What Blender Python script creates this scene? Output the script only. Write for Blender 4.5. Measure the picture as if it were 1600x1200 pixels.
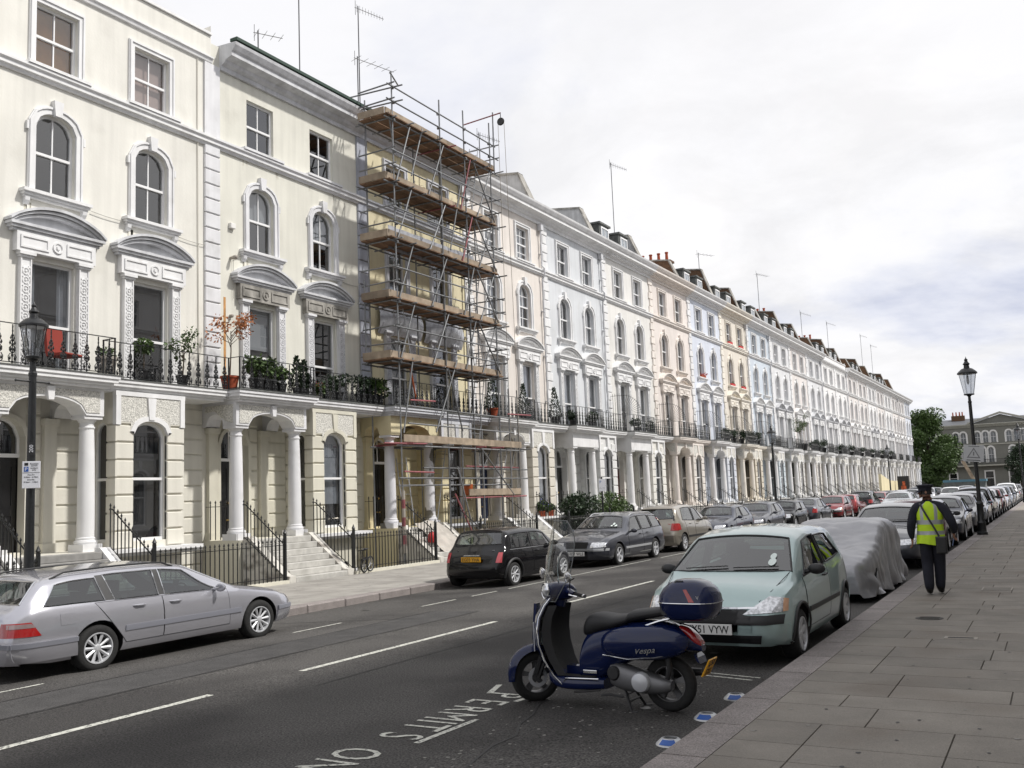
import bpy, bmesh, math, random
from mathutils import Vector, Matrix, noise
from math import sin, cos, pi, radians, sqrt, atan2

# ------------------------------------------------------------------ camera, light, sky
S = bpy.context.scene
COL = S.collection
for _o in list(bpy.data.objects):
    bpy.data.objects.remove(_o)

CAM_H = 1.862
YAW, PITCH, ROLL = radians(29.12), radians(6.78), radians(-2.30)
def make_camera():
    f = Vector((-sin(YAW), cos(YAW), 0)); r = Vector((cos(YAW), sin(YAW), 0)); u = Vector((0, 0, 1))
    f2 = f*cos(PITCH) + u*sin(PITCH); u2 = -f*sin(PITCH) + u*cos(PITCH)
    r3 = r*cos(ROLL) + u2*sin(ROLL); u3 = -r*sin(ROLL) + u2*cos(ROLL)
    cd = bpy.data.cameras.new('camera'); cam = bpy.data.objects.new('camera', cd); COL.objects.link(cam)
    m = Matrix((r3, u3, -f2)).transposed().to_4x4(); m.translation = Vector((0, 0, CAM_H))
    cam.matrix_world = m
    cd.sensor_width = 36.0; cd.lens = 36.0*1506.8/1600.0
    cd.clip_start = 0.05; cd.clip_end = 3000
    S.camera = cam
make_camera()

SUN_EL, SUN_AZ = radians(50), radians(24)      # azimuth measured from +X towards +Y
def make_light():
    w = bpy.data.worlds.new('World'); S.world = w; w.use_nodes = True
    nt = w.node_tree; nt.nodes.clear(); N = nt.nodes; L = nt.links
    out = N.new('ShaderNodeOutputWorld'); bg = N.new('ShaderNodeBackground')
    sky = N.new('ShaderNodeTexSky'); sky.sky_type = 'NISHITA'; sky.sun_disc = False
    sky.sun_elevation = SUN_EL; sky.sun_rotation = radians(90) - SUN_AZ
    sky.air_density = 1.2; sky.dust_density = 2.0
    tc = N.new('ShaderNodeTexCoord')
    sep = N.new('ShaderNodeSeparateXYZ'); L.new(tc.outputs['Generated'], sep.inputs[0])
    # project the direction on a flat cloud deck: xy / (z + k)
    zc = N.new('ShaderNodeMath'); zc.operation = 'MAXIMUM'; zc.inputs[1].default_value = 0.0; L.new(sep.outputs[2], zc.inputs[0])
    za = N.new('ShaderNodeMath'); za.operation = 'ADD'; za.inputs[1].default_value = 0.28; L.new(zc.outputs[0], za.inputs[0])
    dx = N.new('ShaderNodeMath'); dx.operation = 'DIVIDE'; L.new(sep.outputs[0], dx.inputs[0]); L.new(za.outputs[0], dx.inputs[1])
    dy = N.new('ShaderNodeMath'); dy.operation = 'DIVIDE'; L.new(sep.outputs[1], dy.inputs[0]); L.new(za.outputs[0], dy.inputs[1])
    cb = N.new('ShaderNodeCombineXYZ'); L.new(dx.outputs[0], cb.inputs[0]); L.new(dy.outputs[0], cb.inputs[1])
    def nz(scale, det, rough, off, dist=0.0):
        mp = N.new('ShaderNodeMapping'); mp.inputs['Location'].default_value = off; L.new(cb.outputs[0], mp.inputs[0])
        n = N.new('ShaderNodeTexNoise'); n.inputs['Scale'].default_value = scale; n.inputs['Detail'].default_value = det
        n.inputs['Roughness'].default_value = rough; n.inputs['Distortion'].default_value = dist
        L.new(mp.outputs[0], n.inputs['Vector']); return n
    def ramp(inp, pts):
        r = N.new('ShaderNodeValToRGB'); L.new(inp, r.inputs[0]); e = r.color_ramp.elements
        while len(e) < len(pts): e.new(0.5)
        for q, (p, c) in zip(e, pts): q.position = p; q.color = (*c, 1)
        return r
    n1 = nz(0.95, 10, 0.56, (2.2, 9.6, 0), 0.3)
    n2 = nz(3.2, 8, 0.6, (1.0, 4.0, 2), 0.4)
    n3 = nz(0.30, 2, 0.5, (7.0, 1.0, 5))
    # shaded undersides (blue grey) against bright cloud
    shade = ramp(n1.outputs['Fac'], [(0.36, (9.0, 8.9, 8.95)), (0.48, (8.4, 8.4, 8.6)), (0.55, (6.9, 7.1, 7.9)), (0.62, (5.0, 5.35, 6.6)), (0.75, (4.3, 4.7, 6.0))])
    fine = ramp(n2.outputs['Fac'], [(0.36, (0.93,)*3), (0.56, (1.03,)*3)])
    m1 = N.new('ShaderNodeMix'); m1.data_type = 'RGBA'; m1.blend_type = 'MULTIPLY'; m1.inputs[0].default_value = 1
    L.new(shade.outputs[0], m1.inputs[6]); L.new(fine.outputs[0], m1.inputs[7])
    hgt = ramp(sep.outputs[2], [(0.30, (0, 0, 0)), (0.60, (.8, .8, .8))])      # overhead: one even bright veil
    m2 = N.new('ShaderNodeMix'); m2.data_type = 'RGBA'; m2.inputs[7].default_value = (8.2, 8.2, 8.5, 1)
    L.new(hgt.outputs[0], m2.inputs[0]); L.new(m1.outputs[2], m2.inputs[6])
    gap = ramp(n3.outputs['Fac'], [(0.56, (0, 0, 0)), (0.70, (0.30, 0.30, 0.30))])  # thin gaps of blue
    m3 = N.new('ShaderNodeMix'); m3.data_type = 'RGBA'
    L.new(gap.outputs[0], m3.inputs[0]); L.new(m2.outputs[2], m3.inputs[6]); L.new(sky.outputs[0], m3.inputs[7])
    bg.inputs[1].default_value = 0.097
    L.new(m3.outputs[2], bg.inputs[0]); L.new(bg.outputs[0], out.inputs[0])
    sd = bpy.data.lights.new('sun', 'SUN'); sd.energy = 3.4; sd.angle = radians(3.0); sd.color = (1.0, 0.965, 0.915)
    so = bpy.data.objects.new('sun', sd); COL.objects.link(so)
    d = Vector((cos(SUN_EL)*cos(SUN_AZ), cos(SUN_EL)*sin(SUN_AZ), sin(SUN_EL)))
    so.rotation_euler = d.to_track_quat('Z', 'Y').to_euler(); so.location = (30, 10, 60)
make_light()
S.view_settings.view_transform = 'Standard'; S.view_settings.look = 'None'
S.view_settings.exposure = 0.23; S.view_settings.gamma = 1.0
S.cycles.max_bounces = 8; S.cycles.transparent_max_bounces = 24
R = random.Random(11)

# ------------------------------------------------------------------ helpers
class MB:
    """collects faces; build() makes one mesh"""
    def __init__(s): s.v = []; s.f = []; s.m = []; s.mi = 0; s.xf = None
    def vert(s, p):
        s.v.append(s.xf(p) if s.xf else tuple(p)); return len(s.v)-1
    def poly(s, pts):
        s.f.append([s.vert(p) for p in pts]); s.m.append(s.mi)
    def faces(s, idx): s.f.append(list(idx)); s.m.append(s.mi)
    def box(s, x0, x1, y0, y1, z0, z1):
        if x0 > x1: x0, x1 = x1, x0
        if y0 > y1: y0, y1 = y1, y0
        a = [s.vert(p) for p in ((x0,y0,z0),(x1,y0,z0),(x1,y1,z0),(x0,y1,z0),(x0,y0,z1),(x1,y0,z1),(x1,y1,z1),(x0,y1,z1))]
        for q in ((0,3,2,1),(4,5,6,7),(0,1,5,4),(1,2,6,5),(2,3,7,6),(3,0,4,7)): s.faces([a[i] for i in q])
    def bbox(s, x0, x1, y0, y1, z0, z1, b=0.01):
        """box with chamfered vertical and horizontal edges on the outer (+x) face"""
        a = [s.vert(p) for p in ((x0,y0,z0),(x0,y1,z0),(x0,y1,z1),(x0,y0,z1))]
        c = [s.vert(p) for p in ((x1-b,y0,z0),(x1-b,y1,z0),(x1-b,y1,z1),(x1-b,y0,z1))]
        e = [s.vert(p) for p in ((x1,y0+b,z0+b),(x1,y1-b,z0+b),(x1,y1-b,z1-b),(x1,y0+b,z1-b))]
        for i in range(4):
            j = (i+1) % 4
            s.faces((a[i], a[j], c[j], c[i])); s.faces((c[i], c[j], e[j], e[i]))
        s.faces(e)
    def prism(s, pts, d, cap=True):
        """pts: closed 3d loop; d: extrusion vector"""
        n = len(pts); a = [s.vert(p) for p in pts]; b = [s.vert((p[0]+d[0], p[1]+d[1], p[2]+d[2])) for p in pts]
        for i in range(n):
            j = (i+1) % n; s.faces((a[i], a[j], b[j], b[i]))
        if cap: s.faces(a[::-1]); s.faces(b)
    def strip(s, A, B, closed=False):
        a = [s.vert(p) for p in A]; b = [s.vert(p) for p in B]; n = len(a)
        for i in range(n if closed else n-1):
            j = (i+1) % n; s.faces((a[i], a[j], b[j], b[i]))
    def grid(s, rows, cu=False, cv=False):
        idx = [[s.vert(p) for p in r] for r in rows]; nr, nc = len(rows), len(rows[0])
        for i in range(nr if cv else nr-1):
            for j in range(nc if cu else nc-1):
                k, l = (i+1) % nr, (j+1) % nc
                s.faces((idx[i][j], idx[i][l], idx[k][l], idx[k][j]))
        return idx
    def tube(s, pts, r, n=6, cap=True):
        pts = [Vector(p) for p in pts]; rr = r if isinstance(r, (list, tuple)) else [r]*len(pts)
        rings = []; up = None
        for i, p in enumerate(pts):
            t = (pts[min(i+1, len(pts)-1)] - pts[max(i-1, 0)]).normalized()
            if up is None:
                up = t.orthogonal().normalized()
            else:
                up = (up - t*up.dot(t));  up = up.normalized() if up.length > 1e-6 else t.orthogonal().normalized()
            w = t.cross(up)
            rings.append([p + (up*cos(2*pi*k/n) + w*sin(2*pi*k/n))*rr[i] for k in range(n)])
        idx = s.grid(rings, cu=True)
        if cap: s.faces(idx[0][::-1]); s.faces(idx[-1])
    def lathe(s, prof, n=16, c=(0, 0, 0), axis='z', cap=True):
        rows = []
        for (r, h) in prof:
            ring = []
            for k in range(n):
                a = 2*pi*k/n; x, y = r*cos(a), r*sin(a)
                ring.append((c[0]+x, c[1]+y, c[2]+h) if axis == 'z' else (c[0]+h, c[1]+x, c[2]+y) if axis == 'x' else (c[0]+x, c[1]+h, c[2]+y))
            rows.append(ring)
        idx = s.grid(rows, cu=True)
        if cap: s.faces(idx[0][::-1]); s.faces(idx[-1])
    def mesh(s, name, mats=(), smooth=False, fix=True, angle=None):
        me = bpy.data.meshes.new(name); me.from_pydata([tuple(p) for p in s.v], [], s.f)
        for m in mats: me.materials.append(m)
        if len(mats) > 1: me.polygons.foreach_set('material_index', s.m)
        if fix or smooth:
            bm = bmesh.new(); bm.from_mesh(me)
            bmesh.ops.remove_doubles(bm, verts=bm.verts, dist=1e-5)
            if fix: bmesh.ops.recalc_face_normals(bm, faces=bm.faces)
            if smooth:
                lim = radians(angle or 35)
                for f in bm.faces: f.smooth = True
                for e in bm.edges:
                    if len(e.link_faces) == 2:
                        if e.calc_face_angle(0) > lim: e.smooth = False
                    else: e.smooth = True
            bm.to_mesh(me); bm.free()
        me.update(); return me

def obj(name, me, parent=None, loc=(0, 0, 0), rot=(0, 0, 0), scale=None, mats=None, label=None):
    o = bpy.data.objects.new(name, me); COL.objects.link(o)
    o.location = loc; o.rotation_euler = rot
    if scale: o.scale = scale
    if parent: o.parent = parent
    if mats:
        for i, m in enumerate(mats):
            if i < len(o.material_slots):
                o.material_slots[i].link = 'OBJECT'; o.material_slots[i].material = m
    if label: o['label'] = label
    return o
def thing(name, label, cat, loc=(0, 0, 0), rz=0, group=None, me=None, rot=None, mats=None):
    o = obj(name, me, None, loc, rot or (0, 0, rz), mats=mats); o['label'] = label; o['category'] = cat
    if group: o['group'] = group
    return o
def struct(name, me, loc=(0, 0, 0)):
    o = obj(name, me, None, loc); o['kind'] = 'structure'; return o
CACHE = {}
def cached(key, fn):
    if key not in CACHE: CACHE[key] = fn()
    return CACHE[key]
def copy_tree(o, parent=None):
    c = o.copy(); COL.objects.link(c); c.parent = parent
    for ch in o.children: copy_tree(ch, c)
    return c

# ------------------------------------------------------------------ materials
def srgb(r, g, b, k=1.0):
    f = lambda c: (c/255/12.92 if c/255 <= .04045 else ((c/255+.055)/1.055)**2.4)*k
    return (f(r), f(g), f(b))
def mat(name, col=(.5, .5, .5), rough=.6, metal=0, spec=.5, coat=0, var=0.0, vscale=3.0, bump=0.0, bscale=40, obvar=0.0, streak=0.0, dirt=None, speck=None, sheen=0, aniso=None, emit=None, detail=6):
    m = bpy.data.materials.new(name); m.use_nodes = True; nt = m.node_tree; N = nt.nodes; L = nt.links
    b = N['Principled BSDF']; b.inputs['Base Color'].default_value = (*col, 1); b.inputs['Roughness'].default_value = rough
    b.inputs['Metallic'].default_value = metal; b.inputs['Specular IOR Level'].default_value = spec; b.inputs['Coat Weight'].default_value = coat
    b.inputs['Coat Roughness'].default_value = 0.04
    if sheen: b.inputs['Sheen Weight'].default_value = sheen
    tc = None; cur = None
    def geo():
        nonlocal tc
        if tc is None: tc = N.new('ShaderNodeNewGeometry').outputs['Position']
        return tc
    def noise_(scale, det=detail, sx=None):
        n = N.new('ShaderNodeTexNoise'); n.inputs['Scale'].default_value = scale; n.inputs['Detail'].default_value = det
        v = geo()
        if sx:
            mp = N.new('ShaderNodeMapping'); mp.inputs['Scale'].default_value = sx; L.new(v, mp.inputs[0]); v = mp.outputs[0]
        L.new(v, n.inputs['Vector']); return n.outputs['Fac']
    def mul(facout, lo, hi, a=.35, z=.65, c2=None):
        nonlocal cur
        r = N.new('ShaderNodeMapRange'); r.inputs[1].default_value = a; r.inputs[2].default_value = z
        r.inputs[3].default_value = lo; r.inputs[4].default_value = hi; L.new(facout, r.inputs[0])
        mx = N.new('ShaderNodeMix'); mx.data_type = 'RGBA'
        if c2 is None:
            mx.blend_type = 'MULTIPLY'; mx.inputs[0].default_value = 1
            cmb = N.new('ShaderNodeCombineColor')
            for i in range(3): L.new(r.outputs[0], cmb.inputs[i])
            L.new(cmb.outputs[0], mx.inputs[7])
        else:
            mx.inputs[7].default_value = (*c2, 1); L.new(r.outputs[0], mx.inputs[0])
        if cur is None: mx.inputs[6].default_value = (*col, 1)
        else: L.new(cur, mx.inputs[6])
        cur = mx.outputs[2]
    if obvar:
        oi = N.new('ShaderNodeObjectInfo'); mul(oi.outputs['Random'], 1-obvar, 1+obvar, 0, 1)
    if var: mul(noise_(vscale), 1-var, 1+var)
    if streak: mul(noise_(1.0, 5, (6, 6, .35)), 1-streak, 1, .35, .6)
    if dirt: mul(noise_(dirt[1], 8), 0, dirt[2], dirt[3] if len(dirt) > 3 else .5, dirt[4] if len(dirt) > 4 else .75, dirt[0])
    if speck: mul(noise_(speck[0], 2), 1-speck[1], 1+speck[1], .3, .7)
    if cur is not None: L.new(cur, b.inputs['Base Color'])
    if bump:
        bp = N.new('ShaderNodeBump'); bp.inputs['Strength'].default_value = bump; bp.inputs['Distance'].default_value = .02
        L.new(noise_(bscale, 4), bp.inputs['Height']); L.new(bp.outputs[0], b.inputs['Normal'])
    if emit: b.inputs['Emission Color'].default_value = (*emit[0], 1); b.inputs['Emission Strength'].default_value = emit[1]
    return m
def glass_mat(name, tint=(.6, .65, .65), trans=.75, rough=.01, refl=1.0, base=.10):
    m = bpy.data.materials.new(name); m.use_nodes = True; nt = m.node_tree; N = nt.nodes; L = nt.links; N.clear()
    out = N.new('ShaderNodeOutputMaterial'); t = N.new('ShaderNodeBsdfTransparent'); t.inputs[0].default_value = tuple(c*trans for c in tint)+(1,)
    g = N.new('ShaderNodeBsdfGlossy'); g.inputs['Roughness'].default_value = rough; g.inputs[0].default_value = (refl, refl, refl, 1)
    lw = N.new('ShaderNodeLayerWeight'); lw.inputs[0].default_value = .5
    pw = N.new('ShaderNodeMath'); pw.operation = 'POWER'; pw.inputs[1].default_value = 4.0; L.new(lw.outputs['Facing'], pw.inputs[0])
    ad = N.new('ShaderNodeMath'); ad.operation = 'MULTIPLY_ADD'; ad.inputs[1].default_value = .85; ad.inputs[2].default_value = base
    L.new(pw.outputs[0], ad.inputs[0])
    mx = N.new('ShaderNodeMixShader'); L.new(ad.outputs[0], mx.inputs[0]); L.new(t.outputs[0], mx.inputs[1]); L.new(g.outputs[0], mx.inputs[2]); L.new(mx.outputs[0], out.inputs[0])
    return m
def stucco(name, rgb, k=.84):
    g = sum(rgb)/3; rgb = tuple(g+(c-g)*(.62 if min(rgb) < 170 else .45) for c in rgb); k = .92
    return mat(name, srgb(*rgb, k), .75, spec=.3, var=.045, vscale=.8, streak=.07, bump=.12, bscale=18, dirt=((.32, .30, .25), .9, .35, .58, .85))
M = {}
M['white_trim'] = mat('white_trim', srgb(238, 236, 232, .9), .6, spec=.35, var=.04, vscale=2, streak=.07, dirt=((.3, .29, .26), 1.6, .45, .58, .85), bump=.08)
M['grey_trim'] = mat('grey_trim', srgb(222, 223, 226, .84), .6, spec=.35, var=.06, vscale=2, streak=.14, dirt=((.2, .2, .19), 1.6, .6, .5, .8), bump=.1)
M['stone_trim'] = mat('stone_trim', srgb(190, 186, 178, .7), .8, var=.12, vscale=3, streak=.25, dirt=((.09, .085, .075), 2.3, .8, .48, .7), bump=.3)
M['lead'] = mat('lead', (.10, .105, .10), .75, var=.3, vscale=5, bump=.3, dirt=((.2, .2, .18), 6, .5))
M['vermic'] = mat('vermiculated_stucco', srgb(224, 222, 214, .78), .8, speck=(38, .42), bump=1.0, bscale=38)
M['sash'] = mat('sash_paint', (.78, .78, .78), .35, var=.03)
M['glass'] = glass_mat('window_glass', (.80, .84, .88), .78, base=.15)
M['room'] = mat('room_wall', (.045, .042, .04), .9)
M['curtain'] = mat('net_curtain', (.40, .40, .41), .95, var=.1, vscale=5)
M['blind'] = mat('roller_blind', (.42, .41, .40), .9)
M['wood_blind'] = mat('wood_blind', srgb(245, 180, 100, .9), .6, var=.1)
M['brown_blind'] = mat('brown_blind', srgb(215, 185, 170, .9), .8)
M['iron'] = mat('black_iron', (.012, .013, .014), .38, spec=.5, var=.3, vscale=20)
M['asphalt'] = mat('asphalt', (.080, .076, .072), .86, spec=.3, var=.14, vscale=.55, speck=(60, .75), bump=.7, bscale=95, dirt=((.036, .034, .033), .30, .85, .46, .58))
M['line'] = mat('road_paint', (.56, .56, .50), .8, var=.1, vscale=9, dirt=((.06, .06, .06), 34, .95, .52, .66), bump=.3, bscale=120)
M['slab'] = mat('paving_slab', (.225, .205, .178), .85, obvar=.12, var=.12, vscale=2.2, speck=(120, .15), bump=.3, bscale=60, dirt=((.10, .075, .055), 1.1, .55, .52, .72))
M['slab_joint'] = mat('paving_joint', (.15, .138, .12), .95)
M['kerb'] = mat('granite_kerb', (.23, .205, .195), .75, obvar=.1, var=.1, vscale=5, speck=(95, .45), bump=.35, bscale=95)
M['lslab'] = mat('pale_paving', (.30, .285, .26), .85, obvar=.07, var=.1, vscale=2, speck=(100, .1), dirt=((.12, .11, .1), 1.2, .45, .5, .75))
M['step'] = mat('step_stone', (.46, .45, .42), .75, obvar=.05, var=.12, vscale=6, dirt=((.16, .15, .13), 3, .6, .5, .75), bump=.2)
M['step_grey'] = mat('grey_step_stone', (.24, .235, .225), .8, var=.12, vscale=6)
M['slate'] = mat('roof_slate', (.085, .09, .10), .6, var=.2, vscale=8, bump=.3)
M['brick'] = mat('old_brick', srgb(104, 78, 56, .8), .9, var=.25, vscale=14, bump=.5, bscale=30, dirt=((.03, .028, .025), 2.5, .7, .5, .75))
M['pot'] = mat('terracotta', srgb(176, 84, 52, .8), .8, var=.12, vscale=12)
M['steel'] = mat('galvanised_tube', (.20, .205, .21), .5, metal=.4, obvar=.25, var=.15, vscale=9)
M['red_tube'] = mat('red_painted_tube', srgb(165, 95, 100, .7), .6, obvar=.2, var=.2, vscale=9)
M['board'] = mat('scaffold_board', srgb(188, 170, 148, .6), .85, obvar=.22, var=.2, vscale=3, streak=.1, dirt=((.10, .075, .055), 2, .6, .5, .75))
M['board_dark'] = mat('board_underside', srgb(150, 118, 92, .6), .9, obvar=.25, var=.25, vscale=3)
M['leaf'] = mat('leaves', (.055, .095, .022), .55, obvar=.15, var=.45, vscale=4, speck=(16, .35))
M['leaf_dark'] = mat('dark_leaves', (.018, .038, .014), .5, var=.4, vscale=6)
M['leaf_orange'] = mat('orange_leaves', srgb(190, 120, 70, .7), .6, var=.3, vscale=12)
M['bark'] = mat('bark', (.09, .07, .05), .9, var=.3, vscale=8, bump=.6, bscale=25)
M['soil'] = mat('soil', (.03, .022, .016), .95)
M['door_black'] = mat('door_gloss_black', (.010, .010, .011), .22, coat=.4)
M['door_red'] = mat('door_dark_red', (.10, .015, .014), .28, coat=.4)
M['door_blue'] = mat('door_dark_blue', (.012, .022, .06), .28, coat=.4)
M['brass'] = mat('brass', (.6, .42, .16), .3, metal=1)
M['plastic_black'] = mat('plastic_black', (.018, .018, .019), .5)
M['rubber'] = mat('tyre_rubber', (.014, .014, .014), .85, var=.2, vscale=30)
M['alloy'] = mat('alloy_wheel', (.52, .53, .55), .38, metal=.25, coat=.5)
M['chrome'] = mat('chrome', (.75, .76, .78), .09, metal=1)
M['seat'] = mat('seat_fabric', (.035, .035, .038), .9)
M['plate_y'] = mat('plate_yellow', srgb(240, 175, 20, .8), .45)
M['plate_w'] = mat('plate_white', (.72, .72, .70), .45)
M['ink'] = mat('black_lettering', (.01, .01, .012), .5)
M['red_lens'] = mat('red_lens', (.32, .012, .012), .12, coat=1)
M['clear_lens'] = mat('clear_lens', (.62, .63, .65), .10, metal=.55, coat=1, var=.35, vscale=28)
M['amber'] = mat('amber_lens', srgb(235, 120, 20, .8), .15, coat=1)
M['sticker'] = mat('permit_sticker', (.7, .78, .75), .5)
M['car_glass'] = glass_mat('car_glass', (.62, .74, .70), .62, base=.13)
def car_paint(name, c, metal=.35, rough=.32):
    dk = max(c) < .03 or name == 'scooter_blue'
    return mat(name, c, .14 if dk else rough, metal=0 if dk else metal, spec=.22 if dk else .5, coat=.55 if dk else 1.0, var=.03, vscale=2)
# ------------------------------------------------------------------ terraced houses
XF = -19.2; HW = 6.55; NH = 22
def hb(i): return 18.2 + (i-2)*HW
def outline(w, zb, zt, rise, n=10):
    if rise <= 0: return [(-w/2, zb), (-w/2, zt), (w/2, zt), (w/2, zb)]
    zs = zt-rise; p = [(-w/2, zb)]
    for k in range(n+1):
        t = -1+2*k/n
        p.append((t*w/2, zs+rise*max(0, 1-abs(t)**2.3)**(1/1.7)))
    p.append((w/2, zb)); return p
def ring(mb, A, B, x0, x1):
    """A outer, B inner outline [(y,z)], extruded x0..x1 (open at the bottom ends)"""
    f = lambda P, x: [(x, p[0], p[1]) for p in P]
    mb.strip(f(A, x1), f(B, x1)); mb.strip(f(A, x0), f(A, x1)); mb.strip(f(B, x0), f(B, x1)); mb.strip(f(A, x0), f(B, x0))
    for k in (0, -1):
        mb.poly([(x0, *A[k]), (x1, *A[k]), (x1, *B[k]), (x0, *B[k])])
def wall_open(mb, u0, u1, z0, z1, ops, v=0.0, depth=.2):
    """wall face at x=v with openings (uc,w,zb,zt,rise)"""
    cu = u0
    for (uc, w, zb, zt, rise) in sorted(ops):
        mb.poly([(v, cu, z0), (v, uc-w/2, z0), (v, uc-w/2, z1), (v, cu, z1)])
        if zb > z0: mb.poly([(v, uc-w/2, z0), (v, uc+w/2, z0), (v, uc+w/2, zb), (v, uc-w/2, zb)])
        o = [(uc+y, z) for y, z in outline(w, zb, zt, rise)]
        top = o[1:-1]
        mb.strip([(v, y, z) for y, z in top], [(v, y, z1) for y, z in top])
        oo = o+[o[0]]
        mb.strip([(v, y, z) for y, z in oo], [(v-depth, y, z) for y, z in oo])
        cu = uc+w/2
    mb.poly([(v, cu, z0), (v, u1, z0), (v, u1, z1), (v, cu, z1)])

def win_meshes(w, h, rise, style, mid=.5):
    def mk():
        mb = MB(); t = .055
        ring(mb, outline(w, 0, h, rise), outline(w-2*t, 0, h-t, max(0, rise-t*.3)), -.17, -.09)
        mb.box(-.17, -.075, -w/2, w/2, 0, .07)
        zm = h*mid; mb.box(-.165, -.085, -w/2+t, w/2-t, zm-.03, zm+.03)
        if style == 'four':
            mb.box(-.15, -.105, -.016, .016, zm+.03, h-t); mb.box(-.16, -.12, -.016, .016, .07, zm-.03)
        elif style == 'eight':
            for y in (-.016,):
                mb.box(-.15, -.105, y, y+.032, zm+.03, h-t); mb.box(-.16, -.12, y, y+.032, .07, zm-.03)
            mb.box(-.148, -.107, -w/2+t, w/2-t, zm+(h-zm)*.5-.015, zm+(h-zm)*.5+.015); mb.box(-.158, -.122, -w/2+t, w/2-t, zm*.5-.01, zm*.5+.02)
        fr = mb.mesh('window_sash', [M['sash']])
        panes = []
        o = outline(w-2*t, 0, h-t, max(0, rise-t*.3)); nn = len(o)
        halves = ([(-w/2+t, 0), (0, w/2-t)] if style != 'two' else [(-w/2+t, w/2-t)])
        for (ya, yb) in halves:
            up = [(y, z) for y, z in o[1:-1] if ya-1e-4 <= y <= yb+1e-4]
            if rise <= 0 and style != 'two': up = [(ya, h-t), (yb, h-t)]
            m1 = MB(); m1.poly([(-.125, ya, zm)]+[(-.125, y, z) for y, z in up]+[(-.125, yb, zm)]); panes.append(m1.mesh('pane', [M['glass']], fix=False))
            m2 = MB(); m2.poly([(-.142, ya, .05), (-.142, ya, zm), (-.142, yb, zm), (-.142, yb, .05)]); panes.append(m2.mesh('pane', [M['glass']], fix=False))
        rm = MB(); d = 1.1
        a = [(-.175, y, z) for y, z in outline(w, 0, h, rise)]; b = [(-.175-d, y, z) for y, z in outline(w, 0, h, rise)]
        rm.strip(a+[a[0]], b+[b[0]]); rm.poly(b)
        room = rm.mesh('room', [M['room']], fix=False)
        allp = MB()
        for p in panes:
            for poly in p.polygons: allp.poly([tuple(p.vertices[k].co) for k in poly.vertices])
        return fr, panes, room, allp.mesh('pane', [M['glass']], fix=False)
    return cached(('win', round(w, 3), round(h, 3), rise, style, mid), mk)
def curtain_mesh(w, h, kind):
    def mk():
        mb = MB(); x = -.24
        if kind == 'net':
            n = 26; rows = [[(x+.02*sin(k*1.9)+.012*sin(k*.7+j), -w/2+w*k/n, z) for k in range(n+1)] for j, z in enumerate((0, h*.5, h))]
            mb.grid(rows)
        elif kind == 'sides':
            for s in (-1, 1):
                n = 8; rows = [[(x+.025*sin(k*2.1), s*(w/2-w*.24*k/n), z) for k in range(n+1)] for z in (0, h)]
                mb.grid(rows)
        elif kind == 'half':
            mb.box(x-.005, x, -w/2, w/2, h*.55, h)
        elif kind == 'full':
            mb.box(x-.005, x, -w/2, w/2, 0, h)
        elif kind == 'slats':
            z = .0
            while z < h: mb.poly([(x-.02, -w/2, z), (x-.02, w/2, z), (x+.015, w/2, z+.03), (x+.015, -w/2, z+.03)]); z += .045
        elif kind == 'roman':
            n = 6
            for k in range(n): mb.box(x-.012*(k % 2)-.005, x-.012*(k % 2), -w/2, w/2, h*(.25+.75*k/n), h*(.25+.75*(k+1)/n))
        return mb.mesh('curtain', [M['curtain']], fix=False)
    return cached(('cur', round(w, 3), round(h, 3), kind), mk)
def add_window(par, u, zb, w, h, rise, style, near, v=0.0, rz=0, cur=None, mid=.5, label=None):
    fr, panes, room, allp = win_meshes(w, h, rise, style, mid)
    o = obj('window', fr, par, (v, u, zb), (0, 0, rz), label=label)
    if near:
        for p in panes: obj('pane', p, o)
    else: obj('pane', allp, o)
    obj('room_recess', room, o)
    if cur:
        k, m = cur; obj('curtain' if k in ('net', 'sides') else 'blind', curtain_mesh(w, h, k), o, mats=[M[m]])
    return o

def surround_arch(w, h, rise):
    def mk():
        mb = MB(); a = .19
        ring(mb, outline(w+2*a, -.02, h+a, rise+a*.55), outline(w+.02, -.02, h+.01, rise), 0, .055)
        ring(mb, outline(w+2*a-.04, -.02, h+a-.02, rise+a*.5), outline(w+2*a-.13, -.02, h+a-.065, rise+a*.35), .055, .085)
        for s in (-1, 1):
            mb.box(0, .07, s*(w/2+a), s*(w/2+a+.05), h-rise-.05-.12, h-rise+.02)
        mb.prism([(0, -.085, h-.03), (0, -.12, h+.33), (0, .12, h+.33), (0, .085, h-.03)], (.13, 0, 0))
        return mb.mesh('window_surround', [M['white_trim']])
    return cached(('sa', w, h, rise), mk)
def surround_rect(w, h):
    def mk():
        mb = MB(); a = .17
        ring(mb, outline(w+2*a, -.02, h+a, 0), outline(w+.02, -.02, h+.01, 0), 0, .05)
        ring(mb, outline(w+2*a-.04, -.02, h+a-.02, 0), outline(w+2*a-.14, -.02, h+a-.07, 0), .05, .08)
        return mb.mesh('window_surround', [M['white_trim']])
    return cached(('sr', w, h), mk)
def sill_mesh(w, drop, br=True):
    def mk():
        mb = MB()
        mb.box(0, .20, -w/2, w/2, -.07, .0); mb.box(0, .15, -w/2+.03, w/2-.03, -.13, -.07); mb.box(0, .10, -w/2+.06, w/2-.06, -.18, -.13)
        if br:
            for s in (-1, 1):
                y = s*(w/2-.14)
                mb.prism([(0, y-.055, -.18), (.12, y-.055, -.18), (.10, y-.055, -.26), (.04, y-.055, -.18-drop), (0, y-.055, -.18-drop)], (0, .11, 0))
        return mb.mesh('window_sill', [M['white_trim']])
    return cached(('sill', w, drop, br), mk)
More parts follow.
